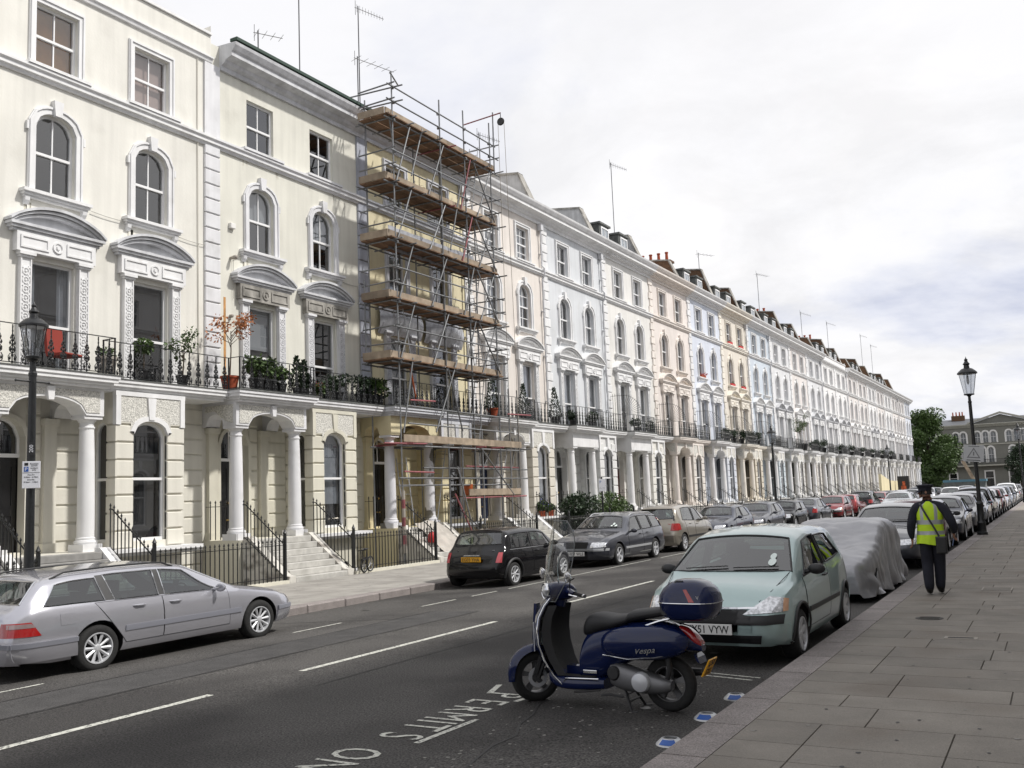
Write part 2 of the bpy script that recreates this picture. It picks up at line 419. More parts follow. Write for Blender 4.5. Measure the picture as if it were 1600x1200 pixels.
def pediment_mesh():
    def mk():
        mb = MB(); W = 1.22; n = 14
        arc = lambda hw, h, z0: [(-hw+2*hw*k/n, z0+h*(1-((-1+2*k/n)**2))**.85) for k in range(n+1)]
        # raking segmental cornice as three stepped bands
        for (hw, h, th, x1, z0) in ((W+.05, .46, .07, .40, .13), (W, .41, .06, .33, .10), (W-.06, .36, .07, .25, .06)):
            A = [(y, z+th) for y, z in arc(hw, h, z0)]; B = arc(hw-.0, h, z0)
            ring(mb, A, B, 0, x1)
        mb.box(0, .36, -W-.03, W+.03, .05, .12); mb.box(0, .30, -W+.02, W-.02, -.02, .05); mb.box(0, .22, -W+.07, W-.07, -.09, -.02)
        # tympanum
        T = arc(W-.1, .34, .12); mb.poly([(.05, y, z) for y, z in T])
        return mb.mesh('pediment', [M['white_trim']])
    return cached('ped', mk)
def frieze_mesh():
    def mk():
        mb = MB(); W = .98
        mb.box(0, .16, -W, W, 0, .44)
        for s in (-1, 1):
            y0, y1 = s*.22, s*.90
            A = [(y0, .08), (y0, .36), (y1, .36), (y1, .08), (y0, .08)]; c = ((y0+y1)/2, .22)
            B = [(c[0]+(y-c[0])*.86, c[1]+(z-c[1])*.7) for y, z in A]
            ring(mb, A, B, .16, .185)
        mb.lathe([(.13, .16), (.13, .19), (.095, .19), (.09, .165), (.05, .165), (.045, .2), (0.01, .2)], 14, (0, 0, .22), 'x')
        return mb.mesh('frieze', [M['white_trim']])
    return cached('frieze', mk)
def pilaster_mesh(orn=True):
    def mk():
        mb = MB(); w = .13; H = 2.62
        mb.box(0, .09, -w, w, 0, H)
        for s in (-1, 1): mb.box(.09, .115, s*w, s*(w-.03), 0, H)
        if orn:
            z = .12
            while z < H-.1:      # guilloche of rings and bosses
                mb.lathe([(.088, .09), (.088, .112), (.06, .112), (.06, .095)], 8, (0, 0, z), 'x', cap=False)
                mb.lathe([(.035, .09), (.028, .12), (.004, .125)], 6, (0, 0, z), 'x')
                mb.box(.09, .11, -.10, -.055, z+.07, z+.12); mb.box(.09, .11, .055, .10, z+.07, z+.12)
                z += .2
        mb.box(0, .14, -w-.03, w+.03, H, H+.05); mb.box(0, .18, -w-.06, w+.06, H+.05, H+.12); mb.box(0, .13, -w-.02, w+.02, 0, .18)
        return mb.mesh('window_pilaster', [M['white_trim']])
    return cached(('pil', orn), mk)
def block_mesh(sx, sy, sz, m, b=.018):
    def mk():
        mb = MB(); mb.bbox(-.02, sx, 0, sy, 0, sz, b); return mb.mesh('block', [M['white_trim']])
    return cached(('blk', round(sx, 3), round(sy, 3), round(sz, 3), b), mk)
def blocks(par, name, lst, near, m):
    """lst of (x0,x1,y0,y1,z0,z1)"""
    if near:
        for (x0, x1, y0, y1, z0, z1) in lst:
            obj(name, block_mesh(x1-x0, y1-y0, z1-z0, m), par, (x0, y0, z0), mats=[m])
    else:
        key = (name, tuple(tuple(round(q, 3) for q in t) for t in lst))
        def mk():
            mb = MB()
            for t in lst: mb.bbox(t[0]-.02, *t[1:], .02)
            return mb.mesh(name, [M['white_trim']])
        o = obj(name, cached(key, mk), par, mats=[m]); o['kind'] = 'stuff'
def column_mesh():
    def mk():
        mb = MB()
        mb.box(-.27, .27, -.27, .27, 0, .16)
        mb.lathe([(.25, .16), (.265, .20), (.25, .24), (.22, .25), (.225, .29), (.20, .31), (.198, .5), (.197, 1.0), (.19, 1.6), (.178, 2.2), (.165, 2.62), (.185, 2.64), (.185, 2.67), (.165, 2.685), (.165, 2.76), (.19, 2.78), (.225, 2.83)], 22)
        mb.box(-.25, .25, -.25, .25, 2.83, 2.90)
        return mb.mesh('column', [M['white_trim']], smooth=True, angle=30)
    return cached('col', mk)
def baluster_mesh():
    def mk():
        mb = MB()
        mb.box(-.009, .009, -.009, .009, 0, .80)
        def leaf(y, z, w, h):
            mb.lathe([(.001, -h/2), (w*.8, -h*.2), (w, 0), (w*.55, h*.25), (.001, h/2)], 5, (0, y, z), 'z', cap=False)
        for s in (-1, 1):
            mb.tube([(0, s*.015, .03), (0, s*.075, .07), (0, s*.085, .15), (0, s*.05, .21), (0, s*.015, .20), (0, s*.02, .15)], .010, 4)
            mb.tube([(0, s*.01, .22), (0, s*.06, .27), (0, s*.062, .33), (0, s*.02, .37)], .010, 4)
            leaf(s*.05, .12, .022, .1); leaf(s*.035, .30, .025, .1); leaf(s*.05, .43, .022, .10); leaf(s*.035, .53, .018, .08)
        for (z, w, h) in ((.05, .03, .06), (.24, .028, .07), (.40, .03, .1), (.48, .036, .09), (.58, .03, .1), (.67, .02, .08), (.75, .018, .06)): leaf(0, z, w, h)
        return mb.mesh('baluster', [M['iron']])
    return cached('balus', mk)
def spear_mesh(h):
    def mk():
        mb = MB(); mb.box(-.009, .009, -.009, .009, 0, h-.1)
        mb.lathe([(.009, h-.13), (.022, h-.115), (.009, h-.10), (.012, h-.085), (.026, h-.06), (.001, h)], 5, cap=False)
        return mb.mesh('railing_bar', [M['iron']])
    return cached(('spear', round(h, 2)), mk)

# palettes: wall upper, wall ground, trim
PAL = {}
def pal(k, up, gd, trim=(236, 236, 236)):
    PAL[k] = (stucco('stucco_upper_%d' % k, up), stucco('stucco_ground_%d' % k, gd), mat('trim_%d' % k, srgb(*trim, .90), .6, spec=.35, var=.05, vscale=2, streak=.07, dirt=((.28, .27, .24), 1.6, .5, .58, .85), bump=.08))
pal(0, (236, 231, 212), (228, 221, 196)); pal(2, (229, 225, 200), (226, 218, 184), (228, 228, 230)); pal(3, (238, 222, 168), (234, 216, 158), (212, 214, 220))
pal(4, (238, 222, 205), (228, 216, 190)); pal(5, (214, 220, 226), (226, 226, 222), (238, 238, 238)); pal(6, (234, 230, 220), (232, 228, 214))
pal(7, (240, 222, 208), (228, 216, 200), (238, 230, 222)); pal(8, (208, 220, 244), (206, 216, 232)); pal(9, (238, 222, 196), (226, 208, 172), (240, 234, 222))
pal(10, (196, 216, 236), (188, 208, 220)); pal(11, (222, 224, 228), (218, 214, 204)); pal(12, (232, 226, 220), (216, 204, 176)); pal(13, (238, 236, 234), (222, 216, 200)); pal(14, (234, 222, 214), (222, 212, 196))
PALI = [0, 0, 2, 3, 4, 5, 6, 7, 8, 9, 10, 11, 14, 11, 13, 13, 14, 14, 13, 14, 13, 14, 14, 8]

def house(i, b, P, near, porch='arch', parapet=False, mans=0, x=XF, rz=0, label='', simple=False):
    up, gd, tr = PAL[P]; rr = random.Random(100+i)
    H = thing('terraced_house', label, 'house', (x, b, 0), rz, 'terraced stucco houses along the street')
    ztop = 14.05 if not parapet else 14.85
    # ---- upper wall
    A, B = 1.87, 4.55
    def mk_up():
        mb = MB()
        wall_open(mb, 0, HW, 4.7, 8.8, [(A, 1.06, 4.88, 7.5, 0), (B, 1.06, 4.88, 7.5, 0)])
        wall_open(mb, 0, HW, 8.8, 11.65, [(A, 1.0, 9.05, 10.95, .34), (B, 1.0, 9.05, 10.95, .34)])
        wall_open(mb, 0, HW, 11.65, ztop+.6 if not parapet else ztop, [(A, 1.08, 12.0, 13.5, 0), (B, 1.08, 12.0, 13.5, 0)])
        # back, sides and roof deck
        t = ztop+.3
        mb.poly([(-9, 0, 4.7), (-9, HW, 4.7), (-9, HW, t), (-9, 0, t)])
        for y in (0, HW): mb.poly([(0, y, -2.4), (-9, y, -2.4), (-9, y, t), (0, y, t)])
        mb.poly([(-.35, 0, t), (-9, 0, t), (-9, HW, t), (-.35, HW, t)])
        mb.poly([(-.35, 0, t), (-.35, HW, t), (-.35, HW, ztop+.6 if not parapet else ztop), (-.35, 0, ztop+.6 if not parapet else ztop)])
        return mb.mesh('wall', [M['white_trim']])
    obj('upper_wall', cached(('up', parapet), mk_up), H, mats=[up])
    # ---- ground storey wall, bay and basement
    def mk_gd():
        mb = MB()
        wall_open(mb, 0, HW, -2.4, 4.7, [(.75, 1.0, 1.15, 4.0, .42), (5.45, .01, 0, .01, 0)])
        mb.xf = None
        # bay: front with arch, two side walls
        wall_open(mb, 2.78, 4.63, -2.4, 4.62, [(3.705, .95, 1.25, 3.95, .30)], v=1.0)
        for (y, s) in ((2.78, -1), (4.63, 1)):
            def xf(p, y=y): return (p[1], y, p[2]) if abs(p[0]) < 1e-6 else (p[1], y+(.2 if y < 3 else -.2), p[2])
            mb.xf = xf; wall_open(mb, 0, 1.0, -2.4, 4.62, [(.47, .5, 1.25, 3.95, .22)], v=0, depth=.2); mb.xf = None
        # porch floor block and solid side under the steps
        mb.box(0, 1.28, -.34, 2.34, -2.4, 1.1)
        return mb.mesh('wall', [M['white_trim']])
    obj('ground_floor_wall', cached('gd', mk_gd), H, mats=[gd])
    def mk_base():
        mb = MB()
        mb.box(.96, 1.04, 2.74, 4.67, -.05, .03)
        mb.box(0, .05, 4.65, HW-.36, .88, .98); mb.box(0, .05, 2.36, 2.76, .88, .98)
        # bay sill
        mb.box(0, 1.34, 2.44, 5.0, 1.02, 1.10); mb.box(0, 1.24, 2.54, 4.88, .94, 1.02)
        return mb.mesh('bay_sill', [M['white_trim']])
    obj('bay_sill', cached('base', mk_base), H, mats=[tr])
    # ---- windows
    kinds = {0: [('slats', 'wood_blind'), ('full', 'brown_blind'), None, None, ('sides', 'curtain'), None, None],
             2: [None, None, ('half', 'blind'), ('half', 'blind'), ('half', 'blind'), None, ('roman', 'curtain')]}
    def ck(n):
        if P in kinds and near: return kinds[P][n]
        return rr.choice([('net', 'curtain'), ('net', 'curtain'), ('sides', 'curtain'), ('half', 'blind'), None])
    st = 'eight' if i == 4 else 'four'
    n = 0
    for u in (A, B): add_window(H, u, 12.0, 1.08, 1.5, 0, st, near, cur=ck(n)); n += 1
    for u in (A, B): add_window(H, u, 9.05, 1.0, 1.9, .34, st, near, cur=ck(n)); n += 1
    for u in (A, B): add_window(H, u, 4.88, 1.06, 2.62, 0, 'two', near, cur=ck(n), mid=.46); n += 1
    add_window(H, 3.705, 1.25, .95, 2.7, .30, 'two', near, v=1.0, cur=ck(n), mid=.52)
    w = add_window(H, 2.78, 1.25, .5, 2.7, .22, 'two', near, v=.47, rz=-pi/2, mid=.52)
    # ---- surrounds
    if not simple:
        for u in (A, B):
            if P != 2: obj('window_surround', surround_rect(1.08, 1.5), H, (0, u, 12.0), mats=[tr])
            obj('window_sill', sill_mesh(1.6, .06, True), H, (0, u, 12.0), mats=[tr])
            obj('window_surround', surround_arch(1.0, 1.9, .34), H, (0, u, 9.05), mats=[tr])
            obj('window_sill', sill_mesh(1.72, .16, True), H, (0, u, 9.05), mats=[tr])
            gt = M['stone_trim'] if (P == 2) else tr
            if P == 3:
                obj('wrapped_pediment', cached('wrap', wrap_mesh), H, (0, u, 8.25), mats=[M['wrap']], label='pediment wrapped in grey protective sheeting')
            else:
                obj('pediment', pediment_mesh(), H, (0, u, 8.13), scale=(.70, .94, .88), mats=[M['grey_trim'] if P in (0, 2, 11, 13) else tr])
                obj('frieze', frieze_mesh(), H, (0, u, 7.62), mats=[gt])
            for s in (-1, 1): obj('window_pilaster', pilaster_mesh(near or i < 8), H, (0, u+s*.72, 4.88), mats=[tr])
    # ---- string course, cornice
    def mk_str():
        mb = MB()
        prof = [(0, 11.66), (.05, 11.66), (.07, 11.72), (.12, 11.74), (.12, 11.82), (.17, 11.86), (.17, 11.92), (0, 11.95)]
        mb.grid([[(a, y, z) for a, z in prof] for y in (0, HW)])
        return mb.mesh('string_course', [M['white_trim']])
    obj('string_course', cached('str', mk_str), H, mats=[tr])
    def mk_cor():
        mb = MB()
        if parapet: prof = [(0, 14.03), (.06, 14.05), (.08, 14.13), (.12, 14.16), (.12, 14.2), (0, 14.23)]
        else: prof = [(0, 13.98), (.08, 13.98), (.08, 14.10), (.2, 14.16), (.24, 14.24), (.48, 14.30), (.48, 14.42), (.54, 14.46), (.62, 14.58), (.64, 14.66), (-.1, 14.70)]
        a, b2 = (0, HW) if not P == 2 else (.30, HW-.02)
        mb.grid([[(v, y, z) for v, z in prof] for y in (a, b2)])
        for y in (a, b2): mb.poly([(v, y, z) for v, z in prof])
        if i in (6, 7, 8, 9) or i > 12:
            y = .12
            while y < HW: mb.box(.05, .30, y, y+.11, 14.14, 14.26); y += .24
        return mb.mesh('cornice', [M['white_trim']])
    obj('cornice', cached(('cor', parapet, P == 2, i in (6, 7, 8, 9) or i > 12), mk_cor), H, mats=[M['grey_trim'] if P == 2 else tr])
    if parapet:
        def mk_cap():
            mb = MB(); mb.box(-.40, .06, 0, HW, 14.86, 14.93); return mb.mesh('parapet_coping', [M['white_trim']])
        obj('parapet_coping', cached('cap', mk_cap), H, mats=[tr])
    elif P == 2:
        def mk_gut():
            mb = MB(); mb.box(.40, .66, .32, HW, 14.71, 14.80); return mb.mesh('roof_gutter', [M['green_felt']])
        obj('roof_gutter', cached('gut', mk_gut), H)
    # ---- quoins
    if not simple:
        L = []; z = 4.95; k = 0
        while z < 11.55:
            w = .27 if P in (0, 2, 3) else (.30 if k % 2 else .19)
            L.append((0, .07, -w, w, z, z+.375)); z += .405; k += 1
        if P not in (0, 2, 3):
            z = 11.98
            while z < 13.8: w = .30 if k % 2 else .19; L.append((0, .07, -w, w, z, z+.375)); z += .405; k += 1
        blocks(H, 'quoin', L, near, M['grey_q'] if P == 3 else tr)
        if P in (0, 2, 3):
            def mk_ps():
                mb = MB(); mb.box(-.02, .06, -.27, .27, 11.96, 14.02); return mb.mesh('corner_strip', [M['white_trim']])
            obj('corner_strip', cached('ps', mk_ps), H, mats=[M['grey_q'] if P == 3 else tr])
    # ---- rustication of the ground storey
        L = []
        z = 1.12
        while z < 3.9:
            for (y0, y1) in ((2.75, 3.23), (4.18, 4.66)): L.append((.97, 1.045, y0, y1, z, z+.36))
            z += .395
        blocks(H, 'rusticated_block', L, near, gd)
        L2 = []; z = 1.12
        def side():
            mb = MB()
            z = 1.12
            while z < 3.9:
                mb.box(.74, 1.044, 2.735, 2.78, z+.004, z+.355); mb.box(.74, 1.044, 4.63, 4.675, z+.004, z+.355); mb.box(0, .2, 2.735, 2.78, z+.004, z+.355); z += .395
            return mb.mesh('bay_side_rustication', [M['white_trim']])
        o = obj('bay_side_rustication', cached('bsr', side), H, mats=[gd]); o['kind'] = 'stuff'
        z = .15
        L = []
        while z < 4.4:
            if z > 1.0 or True:
                L.append((0, .035, 4.66, HW-.36, z, z+.36))
            if z > 1.1:
                L.append((0, .035, 1.98, 2.73, z, z+.36)); L.append((0, .035, 1.30, 1.62, z, z+.36))
            z += .395
        blocks(H, 'wall_course', L, near, gd)
    # spandrels over the bay
    def mk_bsp():
        mb = MB(); o = [(3.705+y, z) for y, z in outline(1.13, 3.9, 4.04, .34)]
        top = o[1:-1]; z1 = 4.52
        x0, x1 = .99, 1.05
        mb.strip([(x1, y, z) for y, z in top], [(x1, y, z1) for y, z in top]); mb.strip([(x0, y, z) for y, z in top], [(x1, y, z) for y, z in top])
        for (ya, yb) in ((2.86, 3.14), (4.27, 4.55)): mb.box(x0, x1, ya, yb, 3.93, z1)
        return mb.mesh('spandrel_panel', [M['vermic']])
    if porch == 'arch': obj('spandrel_panel', cached('bsp', mk_bsp), H)
    def mk_bfr():
        mb = MB()
        ring(mb, [(3.705+y, z) for y, z in outline(1.17, 3.72, 4.08, .36)], [(3.705+y, z) for y, z in outline(.97, 3.72, 3.97, .31)], 1.0, 1.07)
        mb.box(.95, 1.07, 2.72, 4.69, 4.52, 4.62); mb.box(.95, 1.07, 2.73, 2.86, 3.86, 4.52); mb.box(.95, 1.07, 4.55, 4.68, 3.86, 4.52)
        mb.prism([(1.0, 3.63, 4.0), (1.0, 3.59, 4.5), (1.0, 3.82, 4.5), (1.0, 3.78, 4.0)], (.09, 0, 0))
        return mb.mesh('bay_arch_trim', [M['white_trim']])
    obj('bay_arch_trim', cached('bfr', mk_bfr), H, mats=[tr if P not in (2,) else gd])
    # ---- porch
    def mk_porch():
        mb = MB(); Z0, Z1 = 4.0, 4.62
        fr = 1.20; bk = .72
        if porch == 'arch':
            # front beam with segmental arch
            n = 12; ya, yb = .12, 1.86
            arc = [(ya+(yb-ya)*k/n, Z0+.42*(max(0, 1-(-1+2*k/n)**2))**.5*.8+.02) for k in range(n+1)]
            for x in (fr, bk):
                mb.strip([(x, y, z) for y, z in arc], [(x, y, Z1) for y, z in arc])
                mb.poly([(x, -.33, Z0), (x, ya, Z0), (x, ya, Z1), (x, -.33, Z1)]); mb.poly([(x, yb, Z0), (x, 2.31, Z0), (x, 2.31, Z1), (x, yb, Z1)])
            mb.strip([(fr, y, z) for y, z in arc], [(bk, y, z) for y, z in arc])
            arc2 = [(.14+.62*k/8, Z0+.3*(max(0, 1-(-1+2*k/8)**2))**.5+.02) for k in range(9)]
            for y in (-.33, .13, 1.85, 2.31):
                mb.strip([(x, y, z) for x, z in arc2], [(x, y, Z1) for x, z in arc2])
                mb.poly([(0, y, Z0), (.14, y, Z0), (.14, y, Z1), (0, y, Z1)]); mb.poly([(.76, y, Z0), (fr, y, Z0), (fr, y, Z1), (.76, y, Z1)])
            for (y0, y1) in ((-.33, .13), (1.85, 2.31)): mb.strip([(x, y0, z) for x, z in arc2], [(x, y1, z) for x, z in arc2])
        else:
            mb.box(bk, fr, -.33, 2.31, Z0, Z1); mb.box(0, bk, -.33, .12, Z0, Z1); mb.box(0, bk, 1.86, 2.31, Z0, Z1)
        mb.poly([(0, -.33, Z1-.02), (fr-.01, -.33, Z1-.02), (fr-.01, 2.31, Z1-.02), (0, 2.31, Z1-.02)])
        return mb.mesh('porch_entablature', [M['white_trim']])
    obj('porch_entablature', cached(('porch', porch), mk_porch), H, mats=[gd if P == 3 else tr])
    if porch == 'arch' and P not in (3,):
        def mk_psp():
            mb = MB(); x0, x1 = 1.19, 1.215
            for (a, b2, c, d) in ((-.22, .16, .86, 1), (1.12, 1.82, 2.2, 0)):
                pass
            n = 10
            arcf = lambda y: 4.0+.42*(max(0, 1-((y-.99)/.87)**2))**.5*.8+.07
            for (ya, yb) in ((-.22, .88), (1.10, 2.20)):
                ys = [ya+(yb-ya)*k/n for k in range(n+1)]
                lo = [(y, max(4.06, arcf(y) if .12 < y < 1.86 else 4.06)) for y in ys]
                mb.strip([(x1, y, z) for y, z in lo], [(x1, y, 4.53) for y in ys]); mb.strip([(x0, y, z) for y, z in lo], [(x1, y, z) for y, z in lo])
                mb.strip([(x0, y, 4.53) for y in ys], [(x1, y, 4.53) for y in ys])
                for k in (0, -1): mb.poly([(x0, *lo[k]), (x1, *lo[k]), (x1, ys[k], 4.53), (x0, ys[k], 4.53)])
            mb.prism([(.12, -.35, 4.38), (.12, -.35, 4.54), (1.1, -.35, 4.54), (1.1, -.35, 4.06), (.85, -.35, 4.12), (.45, -.35, 4.40)], (0, .015, 0))
            return mb.mesh('porch_spandrel', [M['vermic']])
        obj('porch_spandrel', cached('psp', mk_psp), H)
        def mk_key():
            mb = MB(); mb.prism([(1.2, .93, 4.28), (1.2, .90, 4.56), (1.2, 1.08, 4.56), (1.2, 1.05, 4.28)], (.07, 0, 0)); return mb.mesh('keystone', [M['white_trim']])
        obj('keystone', cached('key', mk_key), H, mats=[tr])
    for u in (-.1, 2.07): obj('column', column_mesh(), H, (.95, u, 1.1), scale=(.9, .9, 1), mats=[M['peel'] if P == 3 else tr])
    def mk_wp():
        mb = MB()
        for u in (-.06, 1.80):
            mb.box(0, .12, u-.15, u+.15, 1.1, 3.85); mb.box(0, .17, u-.19, u+.19, 1.1, 1.3); mb.box(0, .17, u-.19, u+.19, 3.85, 4.0)
        ring(mb, [(.75+y, z) for y, z in outline(1.2, 1.1, 4.1, .5)], [(.75+y, z) for y, z in outline(1.0, 1.1, 4.0, .42)], 0, .06)
        return mb.mesh('porch_pilasters', [M['white_trim']])
    obj('porch_pilasters', cached('wp', mk_wp), H, mats=[gd])
    # door
    def mk_door():
        mb = MB(); mb.box(-.26, -.20, .29, 1.21, 1.12, 3.16)
        for (y0, y1) in ((.37, .71), (.79, 1.13)):
            for (z0, z1) in ((1.3, 1.95), (2.1, 3.0)):
                A = [(y0, z0), (y0, z1), (y1, z1), (y1, z0), (y0, z0)]; c = ((y0+y1)/2, (z0+z1)/2)
                ring(mb, A, [(c[0]+(y-c[0])*.85, c[1]+(z-c[1])*.92) for y, z in A], -.2, -.185)
        return mb.mesh('front_door', [M['door_black']])
    d = obj('front_door', cached('door', mk_door), H, mats=[M[{4: 'door_blue', 6: 'door_red', 9: 'door_red', 12: 'door_blue'}.get(i, 'door_black')]])
    def mk_knob():
        mb = MB(); mb.lathe([(.001, 0), (.03, .01), (.035, .03), (.02, .045), (.001, .05)], 8, (-.185, .75, 2.05), 'x'); mb.box(-.19, -.17, .65, .85, 1.98-.4, 2.02-.4); return mb.mesh('door_knob', [M['brass']])
    if near: obj('door_knob', cached('knob', mk_knob), d)
    def mk_fan():
        mb = MB(); mb.box(-.25, -.15, .25, 1.25, 3.16, 3.24)
        mb.box(-.2, -.17, .735, .765, 3.24, 3.98)
        ring(mb, [(.75+y, z) for y, z in outline(1.0, 3.24, 4.0, .42)], [(.75+y, z) for y, z in outline(.9, 3.24, 3.95, .38)], -.22, -.16)
        return mb.mesh('fanlight_frame', [M['sash']])
    fo = obj('fanlight', cached('fan', mk_fan), H)
    def mk_fg():
        mb = MB(); mb.poly([(-.19, .75+y, z) for y, z in outline(.95, 3.2, 3.98, .4)]); return mb.mesh('pane', [M['glass']], fix=False)
    obj('pane', cached('fg', mk_fg), fo)
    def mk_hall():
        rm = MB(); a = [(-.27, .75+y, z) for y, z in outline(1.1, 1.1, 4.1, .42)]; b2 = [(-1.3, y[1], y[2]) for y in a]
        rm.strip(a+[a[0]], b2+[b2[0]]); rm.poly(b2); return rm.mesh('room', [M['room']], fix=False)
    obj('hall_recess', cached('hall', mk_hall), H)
    # steps
    sm = M['step'] if i != 1 else M['step_grey']
    def mk_fl():
        mb = MB(); mb.box(0, 1.30, -.36, 2.36, 1.1, 1.16); return mb.mesh('porch_floor', [M['step']])
    # floor sits on the block; columns stand on it
    for k in range(7):
        z1 = 1.1-k*.155
        def mk_s():
            mb = MB(); mb.bbox(0, .27, 0, 1.98, 0, .155, .012); return mb.mesh('step', [M['step']])
        o = obj('step', cached('stp', mk_s), H, (1.28+k*.205, .06, z1-.155), mats=[sm])
    def mk_sw():
        mb = MB()
        mb.box(1.28, 2.5, .10, 2.0, -2.4, .0)
        for (y0, y1) in ((-.20, .055), (2.045, 2.30)):
            prof = [(1.28, -2.4), (1.28, 1.18), (1.45, 1.18), (2.62, .22), (2.78, .20), (2.78, -.02), (2.60, -2.4)]
            mb.prism([(x, y0, z) for x, z in prof], (0, y1-y0, 0))
        return mb.mesh('stair_wall', [M['white_trim']])
    obj('stair_wall', cached('sw', mk_sw), H, mats=[M['peel2'] if P in (2, 3) else tr])
    # basement window
    def mk_bw():
        mb = MB(); w, h = .95, 1.3
        ring(mb, outline(w, 0, h, 0), outline(w-.12, 0, h-.06, 0), 0, .05); mb.box(0, .05, -w/2, w/2, -.06, 0)
        for k in range(5): mb.box(.06, .08, -w/2+.1+k*.19, -w/2+.12+k*.19, 0, h)
        mb.poly([(.02, -w/2, 0), (.02, w/2, 0), (.02, w/2, h), (.02, -w/2, h)])
        return mb.mesh('basement_window', [M['iron']])
    obj('basement_window', cached('bw', mk_bw), H, (1.0, 3.7, -1.05))
    # ---- balcony
    v1, v2 = 1.5, 1.12; ua, ub, uc = -.5, 2.5, HW-.505
    def mk_bal():
        mb = MB()
        for (d, z0, z1) in ((0, 4.80, 4.87), (.03, 4.72, 4.80), (.10, 4.66, 4.72), (.16, 4.60, 4.66)):
            mb.prism([(0, ua+d, z0), (v1-d, ua+d, z0), (v1-d, ub-d, z0), (v2-d, ub-d, z0), (v2-d, uc, z0), (0, uc, z0)], (0, 0, z1-z0))
        return mb.mesh('balcony_slab', [M['white_trim']])
    obj('balcony_slab', cached('bal', mk_bal), H, mats=[tr])
    def mk_lead():
        mb = MB(); d = -.02
        mb.prism([(0, ua+d, 4.872), (v1-d, ua+d, 4.872), (v1-d, ub-d, 4.872), (v2-d, ub-d, 4.872), (v2-d, uc-.01, 4.872), (0, uc-.01, 4.872)], (0, 0, .035 if P != 0 else .02))
        return mb.mesh('balcony_lead', [M['lead']])
    obj('balcony_lead', cached(('lead', P != 0), mk_lead), H)
    zf = 4.9
    path = [(v1-.09, ua+.09), (v1-.09, ub-.09), (v2-.09, ub-.09), (v2-.09, HW+ua+.09)]
    if i > 0 or simple: path = [(v2-.09, ua+.09)] + path
    def mk_rail():
        mb = MB()
        for z, t in ((zf+.82, .016), (zf+.04, .010)):
            for (a, b2) in zip(path[:-1], path[1:]):
                x0, x1 = sorted((a[0], b2[0])); y0, y1 = sorted((a[1], b2[1]))
                mb.box(x0-t, x1+t, y0-t, y1+t, z-.008, z+.008)
        for p in path: mb.box(p[0]-.014, p[0]+.014, p[1]-.014, p[1]+.014, zf, zf+.82)
        return mb.mesh('balcony_rail', [M['iron']])
    ro = obj('balcony_railing', cached(('rail', len(path)), mk_rail), H)
    pts = []
    for (a, b2) in zip(path[:-1], path[1:]):
        Ld = sqrt((a[0]-b2[0])**2+(a[1]-b2[1])**2); nn = max(1, round(Ld/.29))
        for k in range(nn):
            if Ld < .5: continue
            t = (k+.5)/nn; pts.append((a[0]+(b2[0]-a[0])*t, a[1]+(b2[1]-a[1])*t))
    if near or i <= 8:
        for (x_, y_) in pts: obj('baluster', baluster_mesh(), ro, (x_, y_, zf))
    else:
        def mk_bj():
            mb = MB(); bm_ = baluster_mesh()
            for (x_, y_) in pts:
                k0 = len(mb.v); mb.v += [(v.co.x+x_, v.co.y+y_, v.co.z+zf) for v in bm_.vertices]
                for p in bm_.polygons: mb.faces([k0+q for q in p.vertices])
            return mb.mesh('balusters', [M['iron']], fix=False)
        o = obj('balusters', cached(('bj', len(path)), mk_bj), ro); o['kind'] = 'stuff'
    # ---- roof
    if mans:
        roofstuff(H, i, mans, rr)
    return H
def wrap_mesh():
    mb = MB(); n, m_ = 16, 8
    rows = []
    for j in range(m_+1):
        t = j/m_; row = []
        for k in range(n+1):
            s = -1+2*k/n
            row.append((.06+.26*sin(pi*t)*(1-.5*s*s)+.03*noise.noise(Vector((s*3, t*3, 1))), s*1.25, -.75+1.35*t*(1-.25*s*s)+.05*noise.noise(Vector((s*4, t*4, 5)))))
        rows.append(row)
    mb.grid(rows); return mb.mesh('wrapped_pediment', [M['white_trim']], smooth=True)
M['wrap'] = mat('sheeting', (.36, .37, .40), .25, coat=.5, var=.15, vscale=6)
M['grey_q'] = mat('grey_quoin', srgb(190, 194, 206, .8), .7, var=.1, streak=.2)
M['green_felt'] = mat('green_roof_edge', (.018, .045, .03), .6)
M['peel'] = mat('peeling_column_paint', (.66, .66, .69), .6, dirt=((.17, .16, .14), 1.3, 1.0, .60, .62), var=.04)
M['peel2'] = mat('worn_stair_paint', (.60, .58, .53), .7, dirt=((.17, .15, .13), 3.0, .9, .48, .62), var=.08)
